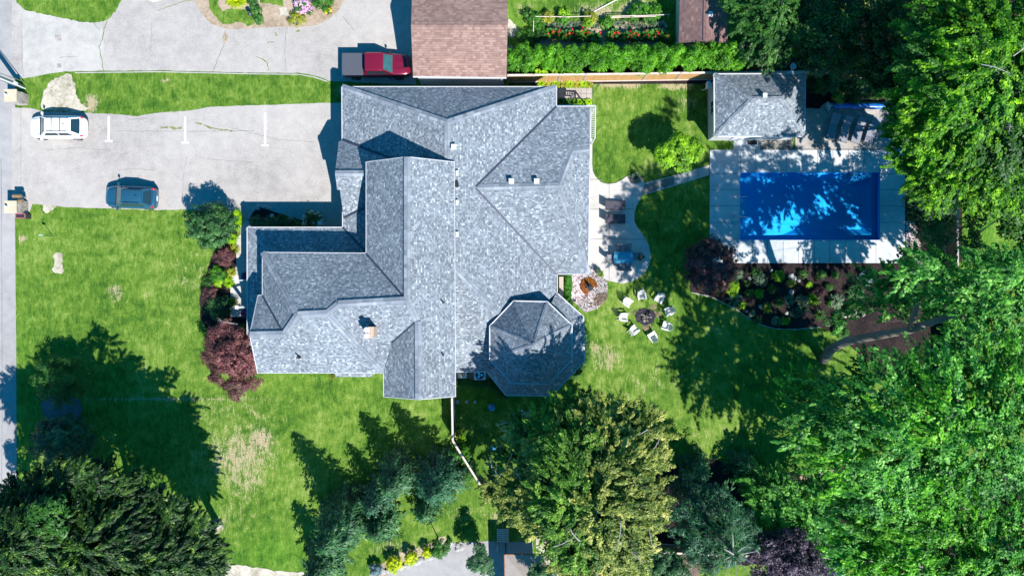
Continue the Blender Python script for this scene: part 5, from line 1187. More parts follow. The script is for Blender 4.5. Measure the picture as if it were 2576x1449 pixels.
# --- back garden
tree('small_tree', 'small bright yellow green tree casting a round shadow on the back lawn', (1692, 420), [(1705, 385, 3.0, 1.25), (1680, 392, 2.8, .95), (1735, 378, 2.8, .95), (1715, 408, 2.6, .7), (1748, 372, 2.6, .4), (1702, 365, 2.8, .7), (1662, 392, 2.6, .35)], 'limeleaf', leaf=(.18, .13), cl=.34, per=60, trunk=.07)
shrub('smoke_bush', 'large rounded purple smoke bush beside the pool deck corner', 1786, 668, 1.6, 2.05, 'purple', rz=1.4, leaf=(.17, .10), cl=.36, per=60, cat='bush', dens=1.6, sx=.97)
tuft('agave', 'spiky agave in the planting gap of the patio', 1600, 446, .45, 'sage', n=60, h=.4, w=.05, base=.08)
shrub('boxwood', 'yellow green rounded boxwood under the smoke bush', 1840, 727, .5, .62, 'lime', rz=.5, leaf=(.08, .04), cl=.15, per=30)
shrub('boxwood', 'dark green boxwood below the smoke bush by the lawn edge', 1805, 728, .4, .36, 'mid', rz=.4)
hr = random.Random(5)
def hedge_run(pts, r, n, mat, lb, nm='hedge', z=.35, leaf=(.10, .05)):
    rng = nseed(); P0 = G(pts[0][0], pts[0][1]); lob = []
    seg = [math.hypot(b[0] - a[0], b[1] - a[1]) for a, b in zip(pts, pts[1:])]; tot = sum(seg)
    for k in range(n):
        s = tot * (k + .5) / n; i = 0
        while s > seg[i]: s -= seg[i]; i += 1
        t = s / seg[i]; p = G(pts[i][0] + (pts[i + 1][0] - pts[i][0]) * t, pts[i][1] + (pts[i + 1][1] - pts[i][1]) * t, z); lob.append((p.x, p.y, z, r * rng.uniform(.85, 1.15), r * .9))
    t_ = wempty(nm, P0, lb, 'hedge'); P, Nn = clumps(lob, rng, .14, 24, 1.2, .8, .4, -.2); P[:, 2] = np.maximum(P[:, 2], .03)
    leafmesh('foliage', P, Nn, leaf[0], leaf[1], L_[mat], t_, rng)
hedge_run([(1430, 692), (1427, 770), (1440, 785), (1466, 812)], .28, 24, 'bright', 'clipped green hedge curving round the white pebble bed')
hedge_run([(1474, 830), (1475, 900), (1465, 925), (1440, 950)], .26, 18, 'mid', 'clipped dark hedge hugging the right side of the turret')
hedge_run([(1148, 962), (1210, 962), (1232, 965), (1270, 1000)], .25, 20, 'mid', 'low dark hedge along the wall below the air conditioners')
# cedar hedge: every cedar of the double row
for i in range(27):
    x = 1290 + i * 21.8 + hr.uniform(-4, 4); y = (137 if i % 2 else 152) + hr.uniform(-4, 4)
    shrub('cedar', ('clipped cedar number %d from the garage in the long bright hedge' % (i + 1)), x, y, 2.2, hr.uniform(.62, .80), 'hedge', rz=1.15, leaf=(.15, .07), cl=.26, per=32, cat='cedar', group='cedars of the long hedge', low=-.5)
for i in range(20):
    x = 1300 + i * 29 + hr.uniform(-4, 4); y = (164 if i % 2 else 130) + hr.uniform(-5, 5)
    if y < 145: y = 133 if 150 < x - 1290 < 420 else 140
    shrub('cedar', ('smaller cedar number %d from the garage filling out the long hedge' % (i + 1)), x, y, 1.9, hr.uniform(.5, .62), 'hedge', rz=.9, leaf=(.15, .07), cl=.24, per=30, cat='cedar', group='cedars of the long hedge', low=-.5, stem=False)
for i in range(11):
    x = 1361 + 12 * i; tuft('hosta', 'yellow green hosta number %d in the row under the cedar fence' % (i + 1), x, 211 + hr.uniform(-2, 2), .34, 'gold' if i % 3 else 'lime', n=60, h=.25, w=.09, group='hostas in the row under the fence', cat='hosta')
for i in range(7):
    x = 1412 + 11.5 * i; tuft('hosta', 'green hosta number %d of the row above the trellis' % (i + 1), x, 256 + hr.uniform(-1, 1), .30, 'lime' if i > 2 else 'mid', n=50, h=.25, w=.09, group='hostas of the row above the trellis', cat='hosta')
for i, (x, y) in enumerate([(1352, 196), (1368, 200), (1392, 196), (1442, 198), (1455, 197)]):
    tuft('vine', 'leafy vine spilling over the cedar fence, number %d from the left' % (i + 1), x, y, .3, 'lime', n=50, h=.3, w=.08, base=1.5, cat='vine', group='vines on the cedar fence')
# vegetable plot: cannas with red flowers
for i in range(9):
    x = 1382 + 14.5 * i + hr.uniform(-3, 3); tuft('canna', 'broad leaved canna number %d of the left clump, with red flowers' % (i + 1), x, 93 + hr.uniform(-6, 7), .5, 'mid' if i % 2 else 'bright', n=26, h=.9, w=.20, cat='canna', group='cannas of the left clump', flowers=('redf', 2, .11))
for i in range(10):
    x = 1530 + 13.5 * i + hr.uniform(-3, 3); tuft('canna', 'broad leaved canna number %d of the right clump, with red flowers' % (i + 1), x, 93 + hr.uniform(-6, 7), .5, 'mid' if i % 2 else 'bright', n=26, h=.9, w=.20, cat='canna', group='cannas of the right clump', flowers=('redf', 2, .11))
for i in range(22):
    x = 1372 + 14 * i; y = 62 + hr.uniform(-3, 4) + (8 if i % 3 == 0 else 0); tuft('onion_plant', 'grey green onion plant number %d from the left of the vegetable row' % (i + 1), x, y, .36, 'sage', n=36, h=.35, w=.035, cat='vegetable plant', group='onions of the vegetable row')
for i, (x, y, r, m_) in enumerate([(1345, 50, .5, 'bright'), (1355, 72, .55, 'bright'), (1335, 92, .55, 'bright'), (1310, 92, .5, 'mid'), (1360, 90, .5, 'mid'), (1330, 110, .5, 'mid'), (1380, 45, .45, 'gold'), (1415, 50, .4, 'bright'), (1485, 45, .5, 'gold'), (1478, 60, .35, 'lime'), (1525, 60, .5, 'bright'), (1610, 25, .7, 'bright'), (1650, 30, .6, 'bright'), (1630, 45, .5, 'mid'), (1590, 40, .5, 'bright'), (1665, 95, .45, 'mid'), (1330, 40, .45, 'mid'), (1420, 36, .4, 'lime')]):
    shrub('vegetable_bush', '%s leafy plant number %d through the vegetable plot' % ({'bright': 'bright green', 'mid': 'dark green', 'gold': 'yellow green', 'lime': 'lime green'}[m_], i + 1), x, y, .35, r, m_, rz=.4, leaf=(.16, .09), cl=.2, per=24, group='leafy plants in the vegetable plot', cat='vegetable plant')
# top flower bed
tuft('day_lily', 'bright lime lily clump at the very top edge of the flower bed', 596, 4, .62, 'chart', n=260, h=.45, w=.04, sx=1.4)
shrub('rose_bush', 'dark green rose bush beside the garden lantern', 646, 28, .6, .42, 'mid', rz=.5, leaf=(.11, .07), cl=.18)
shrub('rose_bush', 'dark narrow rose bush below the garden lantern', 650, 50, .5, .38, 'mid', rz=.4, leaf=(.11, .07), cl=.18)
shrub('rose_bush', 'dark rose bush above the garden lantern at the top edge', 638, 8, .5, .40, 'mid', rz=.5, leaf=(.11, .07), cl=.18)
shrub('phlox', 'pink flowering phlox at the top of the flower bed', 760, 14, .5, .62, 'mid', rz=.5, flowers=('pink', 95, .15, .8), sx=.9)
shrub('phlox', 'smaller pink phlox trailing right of the big one', 775, 26, .3, .34, 'mid', rz=.3, flowers=('pink', 30, .14, .8))
shrub('shrub', 'dense bright green bush right of the pink phlox', 812, 4, .5, .72, 'bright', rz=.5, sx=1.25)
shrub('marigold', 'yellow marigolds at the right corner of the flower bed', 824, 26, .2, .30, 'mid', rz=.2, flowers=('yellowf', 26, .13, .8))
shrub('shrub', 'olive green low bush below the pink phlox', 747, 47, .3, .58, 'gold', rz=.3, sx=1.2)
# planting bed below the pool
bed = [(1858, 690, .42, 'sage', 's', 'pale sage mound'), (1845, 706, .3, 'mid', 's', 'small dark mound'), (1901, 683, .4, 'mid', 's', 'round dark green mound'), (1912, 702, .55, 'sage', 's', 'large grey green mound'),
       (1958, 695, .5, 'lime', 's', 'bright lime mound beside the round grey one'), (1908, 738, .38, 'lime', 's', 'yellow green clump'), (1943, 727, .36, 'mid', 's', 'small green clump'), (2035, 715, .28, 'lime', 's', 'tiny lime clump'),
       (2018, 757, .5, 'sage', 's', 'silvery artemisia'), (2058, 735, .45, 'purple', 's', 'low purple coral bells'), (2104, 757, .6, 'sage', 's', 'silver mounded artemisia in the middle'), (2092, 764, .3, 'bright', 's', 'small bright clump'),
       (2180, 697, .62, 'silver', 's', 'pale blue grey juniper under the deck edge'), (1845, 755, .6, 'sage', 't', 'striped iris clump at the lawn edge'), (1868, 768, .35, 'lime', 't', 'small lime grass tuft'),
       (1930, 775, .5, 'gold', 't', 'golden grass tuft'), (1905, 808, .4, 'mid', 't', 'dark grass tuft near the edging'), (1985, 755, .55, 'sage', 't', 'grey iris clump'), (2045, 752, .6, 'lime', 't', 'yellow green yucca'),
       (2020, 775, .6, 'sage', 't', 'broad grey green yucca'), (2000, 785, .5, 'sage', 't', 'low grey yucca'), (1953, 808, .38, 'sage', 's', 'grey sedum by the edging'), (1975, 806, .36, 'lime', 's', 'lime sedum by the edging'),
       (1890, 790, .25, 'sage', 's', 'tiny grey sedum'), (2060, 790, .55, 'mid', 't', 'shaded lily clump'), (2110, 800, .6, 'mid', 't', 'dark lily clump under the maple'), (2020, 692, .35, 'mid', 's', 'weedy dark plant by the deck'), (2065, 690, .4, 'mid', 's', 'leafy plant under the deck edge'),
       (2100, 690, .3, 'mid', 's', 'second leafy plant under the deck edge'), (1880, 712, .32, 'mid', 't', 'thin stemmed lily'), (2140, 780, .5, 'mid', 's', 'shaded shrub under the maple limb'), (1885, 735, .36, 'mid', 's', 'dull green mound'), (2085, 722, .3, 'mid', 's', 'dark sprig in the mulch'), (2150, 735, .7, 'globe', 's', 'dark leafy shrub left of the maple'), (2115, 835, .6, 'mid', 's', 'low shrub beneath the leaning trunk'), (1990, 710, .3, 'gold', 's', 'tan green tuft by the pale rocks'), (1960, 760, .45, 'mid', 't', 'dark iris fan')]
for i, (x, y, r, m_, k, lb) in enumerate(bed):
    lb2 = lb + ' in the mulch bed below the pool'
    if k == 's': shrub('perennial', lb2, x, y, .3, r, m_, rz=r * .6, leaf=(.10, .055), cl=.15, per=26, group='plants of the mulch bed below the pool', cat='plant')
    else: tuft('perennial', lb2, x, y, r, m_, n=70, h=r * .7, w=.045, group='plants of the mulch bed below the pool')
for i, (x, y, r, m_) in enumerate([(2085, 215, .75, 'globe'), (2125, 225, .8, 'locust'), (2165, 225, .85, 'globe'), (2205, 222, .8, 'bright'), (2240, 225, .8, 'globe'), (2050, 212, .7, 'mid'), (2110, 248, .45, 'gold'), (2150, 250, .4, 'mid'), (2275, 230, .8, 'locust')]):
    shrub('shrub', 'shaded %s shrub number %d from the pool house in the bed under the fence' % ({'globe': 'deep green', 'locust': 'dark', 'bright': 'bright green', 'mid': 'green', 'gold': 'yellowish'}[m_], i + 1), x, y, .8, r, m_, rz=.7, leaf=(.13, .07), cl=.25, per=32, group='shrubs in the bed right of the pool house')
for i, (x, y, r, m_) in enumerate([(1840, 118, .6, 'bright'), (1862, 140, .5, 'mid'), (1900, 160, .5, 'gold'), (1850, 90, .6, 'bright')]):
    shrub('shrub', 'leafy weed shrub number %d between shed and pool house' % (i + 1), x, y, .5, r, m_, rz=.5, group='shrubs between shed and pool house')
# south side of the house
shrub('shrub', 'bright leafy shrub where the fence bends', 1160, 1145, .6, .8, 'bright', rz=.6, leaf=(.2, .10), cl=.26)
shrub('shrub', 'green shrub just below the fence bend', 1180, 1185, .6, .75, 'mid', rz=.6, leaf=(.2, .10), cl=.26)
tuft('day_lily', 'orange tinged lily clump against the fence', 1152, 1075, .55, 'gold', n=110, h=.45, w=.05)
tuft('day_lily', 'green lily clump lower along the fence', 1156, 1105, .5, 'lime', n=90, h=.4, w=.05)
tuft('ornamental_grass', 'yellow striped grass glowing among the ash leaves', 1990, 1215, .7, 'chart', n=160, h=.7, w=.06, base=4.2) if False else None
# bottom edge
shrub('golden_cypress', 'largest yellow globe shrub, beside the blue one', 991, 1417, .6, .66, 'chart', rz=.6, leaf=(.09, .05), cl=.13, per=30, group='yellow globe shrubs along the rock edging')
shrub('golden_cypress', 'middle yellow globe shrub of the three', 1035, 1403, .55, .52, 'chart', rz=.55, leaf=(.09, .05), cl=.13, per=30, group='yellow globe shrubs along the rock edging')
shrub('golden_cypress', 'smallest yellow globe shrub, nearest the sapling', 1075, 1387, .5, .42, 'chart', rz=.5, leaf=(.09, .05), cl=.13, per=30, group='yellow globe shrubs along the rock edging')
shrub('blue_spruce', 'dwarf silvery blue globe spruce at the bottom edge', 945, 1432, .5, .50, 'silver', rz=.5, leaf=(.12, .04), cl=.13, per=30)
tree('sapling', 'slender young tree beside the yellow globes', (1102, 1350), [(1106, 1376, 2.8, .7), (1118, 1370, 2.6, .5), (1095, 1385, 2.4, .4)], 'mid', leaf=(.16, .09), cl=.25, per=32, trunk=.045)
tree('sapling', 'teal young conifer on the neighbouring drive', (1205, 1390), [(1212, 1405, 2.5, .75), (1195, 1420, 2.2, .6), (1222, 1425, 2.2, .6), (1210, 1385, 2.6, .5)], 'spruce', leaf=(.18, .07), cl=.25, per=45, trunk=.05)
tree('sapling', 'small teal tree overlapping the tan gazebo', (1345, 1400), [(1362, 1440, 4, .8), (1345, 1448, 4, .6), (1378, 1446, 4, .6)], 'spruce', leaf=(.18, .07), cl=.25, per=45, trunk=.05)

# ------------------------------------------------------------ pebbles and stones
def pebbles(name, label, poly, n, s, mat, z=.02, kind='stuff', cat='pebbles', hole=None):
    rng = nseed(); P = [G(*p) for p in poly]; xs = [p.x for p in P]; ys = [p.y for p in P]
    X = rng.uniform(min(xs), max(xs), n * 3); Y = rng.uniform(min(ys), max(ys), n * 3); ins = np.zeros(len(X), bool); m = len(P)
    for i in range(m):
        a, b = P[i], P[(i + 1) % m]
        c = ((a.y > Y) != (b.y > Y)) & (X < (b.x - a.x) * (Y - a.y) / ((b.y - a.y) or 1e-9) + a.x); ins ^= c
    X = X[ins][:n]; Y = Y[ins][:n]; n = len(X)
    base = np.array([[1, 0, 0], [.3, .95, 0], [-.8, .6, 0], [-.8, -.6, 0], [.3, -.95, 0], [.5, .1, .8], [-.4, .3, .8], [-.2, -.5, .8]])
    fc = [(0, 1, 5), (1, 6, 5), (1, 2, 6), (2, 3, 6), (3, 7, 6), (3, 4, 7), (4, 0, 5), (4, 5, 7), (5, 6, 7)]
    a = rng.uniform(0, 6.28, n); sc = s * rng.uniform(.5, 1.4, (n, 1)); ca, sa = np.cos(a)[:, None], np.sin(a)[:, None]
    bx = base[:, 0][None] * sc * rng.uniform(.9, 1.5, (n, 1)); by = base[:, 1][None] * sc; bz = base[:, 2][None] * sc * .6
    V = np.stack([X[:, None] + bx * ca - by * sa, Y[:, None] + bx * sa + by * ca, z + bz + rng.uniform(0, .02, (n, 1))], 2).reshape(-1, 3)
    F = [tuple(8 * i + k for k in f) for i in range(n) for f in fc]
    me = bpy.data.meshes.new(name); me.from_pydata(V.tolist(), [], F); me.update(); o = link(name, me, mat); return tag(o, label, cat, None, kind)
pc = [(1439, 689), (1482, 671), (1497, 679), (1512, 695), (1526, 709), (1528, 735), (1524, 754), (1503, 775), (1472, 785), (1459, 773), (1438, 754), (1437, 710)]
sheet('pebble_bed', pc, .016, M_['soil'])
pebbles('white_pebbles', 'white and mauve river pebbles of the round bed by the patio', pc, 3400, .055, M_['pebble'], .03)
pebbles('brown_chips', 'brown bark chips at the lower right of the pebble bed', [(1505, 738), (1527, 738), (1524, 754), (1503, 773), (1494, 768), (1496, 750)], 420, .06, M_['logs'], .06)
pebbles('grey_pebbles', 'grey and white pebbles in front of the pool house', [(1911, 346), (1993, 346), (1993, 376), (1911, 376)], 1400, .055, M_['pebble2'], .03)
sheet('pebble_bed', [(1911, 340), (1993, 340), (1993, 377), (1911, 377)], .045, M_['mulch'])
pebbles('pale_gravel', 'pale gravel in the shaded strip right of the pool deck', [(2278, 600), (2310, 600), (2330, 660), (2300, 670), (2278, 650)], 700, .05, M_['pebble2'], .03)
pebbles('grey_gravel', 'scattered gravel between the yew and the pool deck', [(2278, 555), (2300, 560), (2310, 595), (2280, 600)], 300, .06, M_['pebble'], .03)
def rock(x, y, s, lb, group=None, mat='stone', z=0.0, cat='rock', name='rock'):
    r = random.Random(int(x * 7 + y)); bm = bmesh.new(); bmesh.ops.create_icosphere(bm, subdivisions=2, radius=1)
    sx, sy, sz = s * r.uniform(.8, 1.3), s * r.uniform(.7, 1.1), s * r.uniform(.5, .8)
    for v in bm.verts: k = 1 + r.uniform(-.13, .13); v.co = Vector((v.co.x * sx * k, v.co.y * sy * k, max(v.co.z, -.3) * sz * k))
    me = bpy.data.meshes.new(name); bm.to_mesh(me); bm.free(); o = link(name, me, M_[mat] if isinstance(mat, str) else mat); p = G(x, y, s * .4)
    o.location = (p.x, p.y, z + sz * .25); o.rotation_euler = (0, 0, r.uniform(0, 6)); return tag(o, lb, cat, group)
wr = plain('pale_rock', (.30, .295, .28), .85, var=.35, scale=5)
arc = [(626, 549), (628, 542), (631, 536), (636, 529), (641, 524), (649, 521), (656, 519), (662, 520), (669, 520.5), (674, 522), (679, 524)]
for i, (x, y) in enumerate(arc): rock(x, y, .15 if i != 5 else .22, 'pale edging rock number %d of the arc round the entry bed, counted from the wall' % (i + 1), 'edging rocks of the entry bed', wr, .03)
rock(684, 544, .22, 'round grey rock among the entry boxwoods', None, wr, .03); rock(728, 553, .18, 'oval grey rock right of the middle entry boxwood', None, wr, .03)
for x, y, s, lb in [(1886, 700, .20, 'blue grey stone ball beside the sage mound'), (1990, 694, .3, 'flat pale stone under the deck edge'), (1998, 700, .26, 'tan rock pair left stone beside the tuft'), (2009, 706, .22, 'tan rock pair right stone'), (1991, 735, .26, 'round bluish boulder near the silvery artemisia'), (2057, 747, .24, 'round grey boulder beside the yucca'), (1913, 771, .26, 'round white boulder left of the golden grass'), (1879, 783, .16, 'small white stone at the bed edge'), (1979, 788, .18, 'small round stone below the iris'), (2158, 745, .3, 'pinkish boulder near the maple limb'), (1862, 745, .2, 'grey stone behind the striped iris'), (1941, 681, .2, 'flat white stone near the lime mound')]:
    rock(x, y, s * .78, lb + ' in the pool bed', 'rocks of the mulch bed below the pool', wr, .03)
pebbles('river_stones', 'pile of pale river stones in the dark mulch under the maple', [(2112, 785), (2135, 778), (2160, 780), (2178, 788), (2170, 796), (2140, 797), (2118, 796)], 90, .11, M_['pebble'], .04)
for i, (x, y) in enumerate([(1150, 1011), (1174, 1011), (1195, 1011)]): rock(x, y, .16, ['left', 'middle', 'right'][i] + ' of three pale stepping stones on the side lawn', 'stepping stones on the side lawn', wr)
for i, (x, y) in enumerate([(1008, 1427), (1018, 1422), (1025, 1424), (1044, 1415), (1053, 1412), (1062, 1408), (1072, 1405), (1083, 1402), (975, 1436), (963, 1438), (1150, 1382), (1160, 1378), (1152, 1372)]):
    rock(x, y, .24, 'pale edging rock number %d along the paving at the bottom edge' % (i + 1), 'rocks edging the paving at the bottom', wr)
for i in range(10):
    a = i * .628; rock(1623 + 11 * math.cos(a) + 2, 797 + 10 * math.sin(a), .11, 'dark fire ring stone at clock position %d' % ((i + 3) % 12 or 12), 'stones of the fire ring', 'ash' if i % 3 else 'stone')

# ------------------------------------------------------------ cars
def loft(stations):
    """stations: (x, halfwidth, zbot, zside, ztop, topfrac) -> closed hull, cross-section of 9 points"""
    m = MB(); n = 9
    for (x, w, zb, zs, zt_, tf) in stations:
        pts = [(-w * .86, zb), (-w, zb + (zs - zb) * .35), (-w * .985, zs), (-w * tf, zt_ - .03), (0, zt_ + .015), (w * tf, zt_ - .03), (w * .985, zs), (w, zb + (zs - zb) * .35), (w * .86, zb)]
        m.v += [(x, y, z) for y, z in pts]
    for i in range(len(stations) - 1):
        for k in range(n):
            a = i * n + k; b = i * n + (k + 1) % n
            m.f.append((a, a + n, b + n, b)); m.uv.append(None)
    m.f.append(tuple(range(n))); m.uv.append(None)
    l = (len(stations) - 1) * n; m.f.append(tuple(l + k for k in reversed(range(n)))); m.uv.append(None)
    return m
def quadpanel(m, P, inset_, off):
    P = [Vector(p) for p in P]; c = sum(P, Vector()) / 4; n = (P[1] - P[0]).cross(P[3] - P[0]).normalized()
    if n.dot(c - Vector((0, 0, .9))) < 0: n = -n
    Q = []
    for p in P: d = (c - p); Q.append(p + d.normalized() * min(inset_, d.length * .3) + n * off)
    m.add(Q, [(0, 1, 2, 3)])
def wheel(t, x, y, r, w=.22):
    m = MB(); prof = [(r * .62, -w / 2), (r * .95, -w / 2), (r, -w * .35), (r, w * .35), (r * .95, w / 2), (r * .62, w / 2)]
    n = 24
    for (rr, yy) in prof:
        for k in range(n): a = 2 * math.pi * k / n; m.v.append((x + rr * math.cos(a), y + yy, r + rr * math.sin(a)))
    for i in range(5):
        for k in range(n): a = i * n + k; b = i * n + (k + 1) % n; m.f.append((a, b, b + n, a + n)); m.uv.append(None)
    o = m.build('wheel', M_['rubber'], t, smooth=True)
    q = MB()
    for s_ in (-1, 1):
        for k in range(5):
            a = k * 1.2566; q.bar((x, y + s_ * w * .42, r), (x + r * .6 * math.cos(a), y + s_ * w * .42, r + r * .6 * math.sin(a)), .03, .07, up=(0, 1, 0))
    ro = q.build('rim', M_['steel'], None); ro.parent = o
def car(name, label, fx, fy, rz, L, Wd, Hh, paint, style, z=.021):
    t = empty(name, G(fx, fy, .8) * Vector((1, 1, 0)) if False else Vector((G(fx, fy, .8).x, G(fx, fy, .8).y, z)), rz, label, 'car' if style != 'truck' else 'pickup truck')
    h = L / 2; w = Wd / 2
    if style == 'suv':   # front towards -x; x runs along the car
        st = [(-h, w * .50, .34, .52, .60, .80), (-h + .10, w * .74, .26, .62, .74, .80), (-h + .40, w * .93, .22, .72, .86, .82), (-h + .95, w * .99, .20, .80, .95, .86), (-h + 1.25, w, .20, .86, 1.0, .88),
              (0, w, .20, .90, 1.02, .88), (h - .9, w, .20, .94, 1.06, .88), (h - .35, w * .975, .24, .95, 1.06, .86), (h - .1, w * .84, .30, .86, .98, .84), (h, w * .62, .36, .72, .82, .80)]
        body = loft(st).build('body', paint, t, smooth=True, sub=2)
        xa, xb, xc, xd = -h + 1.12, -h + 1.80, h - .95, h - .28; wb, wt = w * .86, w * .66; z0, z1 = .98, Hh
        # greenhouse: arched roof
        ro = MB(); xs = [xb, xb + .25, (xb + xc) / 2, xc - .2, xc + .12]; zs_ = [z1 - .06, z1 - .015, z1, z1 - .02, z1 - .08]; ws = [wt * .93, wt, wt * 1.02, wt, wt * .93]
        for x, zz, ww in zip(xs, zs_, ws): ro.v += [(x, -ww, zz - .04), (x, -ww * .85, zz), (x, 0, zz + .02), (x, ww * .85, zz), (x, ww, zz - .04)]
        for i in range(4):
            for k in range(4): a = i * 5 + k; ro.f.append((a, a + 5, a + 6, a + 1)); ro.uv.append(None)
        ro.build('roof', paint, t, smooth=True)
        F = [(xa, -wb, z0), (xa, wb, z0), (xb, wt * .93, z1 - .1), (xb, -wt * .93, z1 - .1)]
        Bk = [(xd, -wb * .93, z0 + .05), (xd, wb * .93, z0 + .05), (xc + .12, wt * .93, z1 - .12), (xc + .12, -wt * .93, z1 - .12)]
        cab = MB()
        for s_ in (-1, 1):
            cab.add([(xa, s_ * wb, z0), (xb, s_ * wt * .95, z1 - .08), (xc + .12, s_ * wt * .95, z1 - .1), (xd, s_ * wb * .93, z0 + .05)], [(0, 1, 2, 3)])
        cab.add(F, [(0, 1, 2, 3)]); cab.add(Bk, [(0, 1, 2, 3)]); cab.build('pillars', paint, t)
        g = MB(); quadpanel(g, F, .10, .012); g.build('windshield', M_['autoglass'], t)
        g = MB(); quadpanel(g, Bk, .12, .012); g.build('rear_window', M_['glass'], t)
        for s_ in (-1, 1):
            g = MB(); xm = (xb + xc) / 2
            lo_ = lambda x: s_ * (wb + (wb * .93 - wb) * (x - xa) / (xd - xa))
            def pt(x, f): return (x, lo_(x) * (1 - f) + s_ * wt * .95 * f + s_ * .012, (z0 + .04) * (1 - f) + (z1 - .1) * f)
            g.add([pt(xa + .35, .08), pt(xb + .05, .86), pt(xm - .03, .90), pt(xm - .03, .08)], [(0, 1, 2, 3)])
            g.add([pt(xm + .03, .08), pt(xm + .03, .90), pt(xc - .1, .84), pt(xd - .45, .12)], [(0, 1, 2, 3)])
            g.build('side_window', M_['glass'], t)
        for s_ in (-1, 1):
            r = MB(); r.tube([(xb + .15, s_ * wt * .84, z1 - .03), (xb + .3, s_ * wt * .86, z1 + .06), (xc - .1, s_ * wt * .86, z1 + .05), (xc + .03, s_ * wt * .84, z1 - .05)], .022, 6); r.build('roof_rail', M_['black'] if paint != M_['whitepaint'] else M_['darksteel'], t)
        if paint == M_['whitepaint']:
            for x in (xb + .65, xc - .55): r = MB(); r.bar((x, -wt * .86, z1 + .09), (x, wt * .86, z1 + .09), .05, .03); r.build('cross_bar', M_['darksteel'], t)
        r = MB(); r.box((xc - .32, .05, z1 + .04), (.14, .04, .06)); r.build('antenna', M_['black'], t)
        r = MB(); r.bar((h - .30, -wt * .8, 1.10), (h - .30, wt * .8, 1.10), .03, .02); r.build('wiper', M_['black'], t)
        r = MB(); r.bar((xa - .03, -wb * .93, z0 - .005), (xa - .03, wb * .93, z0 - .005), .07, .03); r.build('cowl', M_['black'], t)
        for s_ in (-1, 1): r = MB(); r.bar((-h + .42, s_ * w * .60, .885), (xa - .08, s_ * w * .70, .985), .018, .012); r.build('bonnet_seam', M_['black'], t)
        r = MB(); r.bar((h - .22, -wt * .9, 1.075), (h - .22, wt * .9, 1.075), .016, .012); r.build('tailgate_seam', M_['black'], t)
        xt, xl = h - .2, -h + .2
    else:
        # pickup, front towards +x
        st = [(-h, w * .93, .45, .90, 1.02, .96), (-h + .06, w, .40, .95, 1.10, .97), (-h + 1.9, w, .38, .98, 1.12, .97), (0, w, .34, 1.0, 1.12, .93), (h - 1.75, w, .34, 1.0, 1.14, .90), (h - 1.1, w * .99, .34, .98, 1.14, .86), (h - .5, w * .96, .34, .92, 1.08, .82),
              (h - .15, w * .87, .36, .84, .98, .78), (h, w * .68, .42, .74, .84, .74)]
        loft(st).build('body', paint, t, smooth=True, sub=1)
        xa, xb, xc, xd = h - 1.42, h - 2.12, -h + 2.02, -h + 1.82; wb, wt = w * .84, w * .76; z0, z1 = 1.08, Hh
        ro = MB(); xs = [xb + .02, xb - .25, (xb + xc) / 2, xc + .1, xc]; zs_ = [z1 - .05, z1 - .01, z1, z1 - .01, z1 - .05]
        for x, zz in zip(xs, zs_): ro.v += [(x, -wt, zz - .05), (x, -wt * .9, zz), (x, 0, zz + .02), (x, wt * .9, zz), (x, wt, zz - .05)]
        for i in range(4):
            for k in range(4): a = i * 5 + k; ro.f.append((a, a + 5, a + 6, a + 1)); ro.uv.append(None)
        for k in range(6):
            y = -wt * .55 + k * wt * .22; ro.bar((xc + .15, y, z1 + .014), (xb - .75, y, z1 + .016), .03, .012)
        ro.build('roof', paint, t, smooth=False)
        F = [(xa, -wb, z0), (xa, wb, z0), (xb, wt * .95, z1 - .07), (xb, -wt * .95, z1 - .07)]
        Bk = [(xd, -wb, z0), (xd, wb, z0), (xc, wt * .95, z1 - .06), (xc, -wt * .95, z1 - .06)]
        cab = MB(); cab.add(F, [(0, 1, 2, 3)]); cab.add(Bk, [(0, 1, 2, 3)])
        for s_ in (-1, 1): cab.add([(xa, s_ * wb, z0), (xb, s_ * wt, z1 - .06), (xc, s_ * wt, z1 - .06), (xd, s_ * wb, z0)], [(0, 1, 2, 3)])
        cab.build('pillars', paint, t)
        g = MB(); quadpanel(g, F, .10, .012); g.build('windshield', M_['autoglass'], t)
        g = MB(); quadpanel(g, Bk, .10, .012); g.build('rear_window', M_['glass'], t)
        for s_ in (-1, 1):
            g = MB()
            def pt(x, f): return (x, s_ * (wb * (1 - f) + wt * f + .012), (z0 + .04) * (1 - f) + (z1 - .1) * f)
            xm = (xb + xc) / 2
            g.add([pt(xa - .3, .06), pt(xb - .02, .88), pt(xm + .04, .88), pt(xm + .04, .06)], [(0, 1, 2, 3)]); g.add([pt(xm - .04, .06), pt(xm - .04, .88), pt(xc + .12, .88), pt(xc + .08, .06)], [(0, 1, 2, 3)])
            g.build('side_window', M_['glass'], t)
        m = MB(); m.box(((-h + .05 + xd - .06) / 2, 0, 1.145), (xd - .06 + h - .05, Wd * .94, .05)); m.build('bed_cover', M_['vinylcover'], t, bevel=.03)
        m = MB(); m.box((-h - .04, 0, .52), (.14, Wd * .92, .18)); m.build('bumper', M_['steel'], t, bevel=.03)
        m = MB()
        for s_ in (-1, 1): m.bar((h - 1.2, s_ * w * .35, 1.185), (h - .45, s_ * w * .30, 1.12), .07, .02)
        m.build('hood_ridge', paint, t)
        xt, xl = -h + .05, h - .2
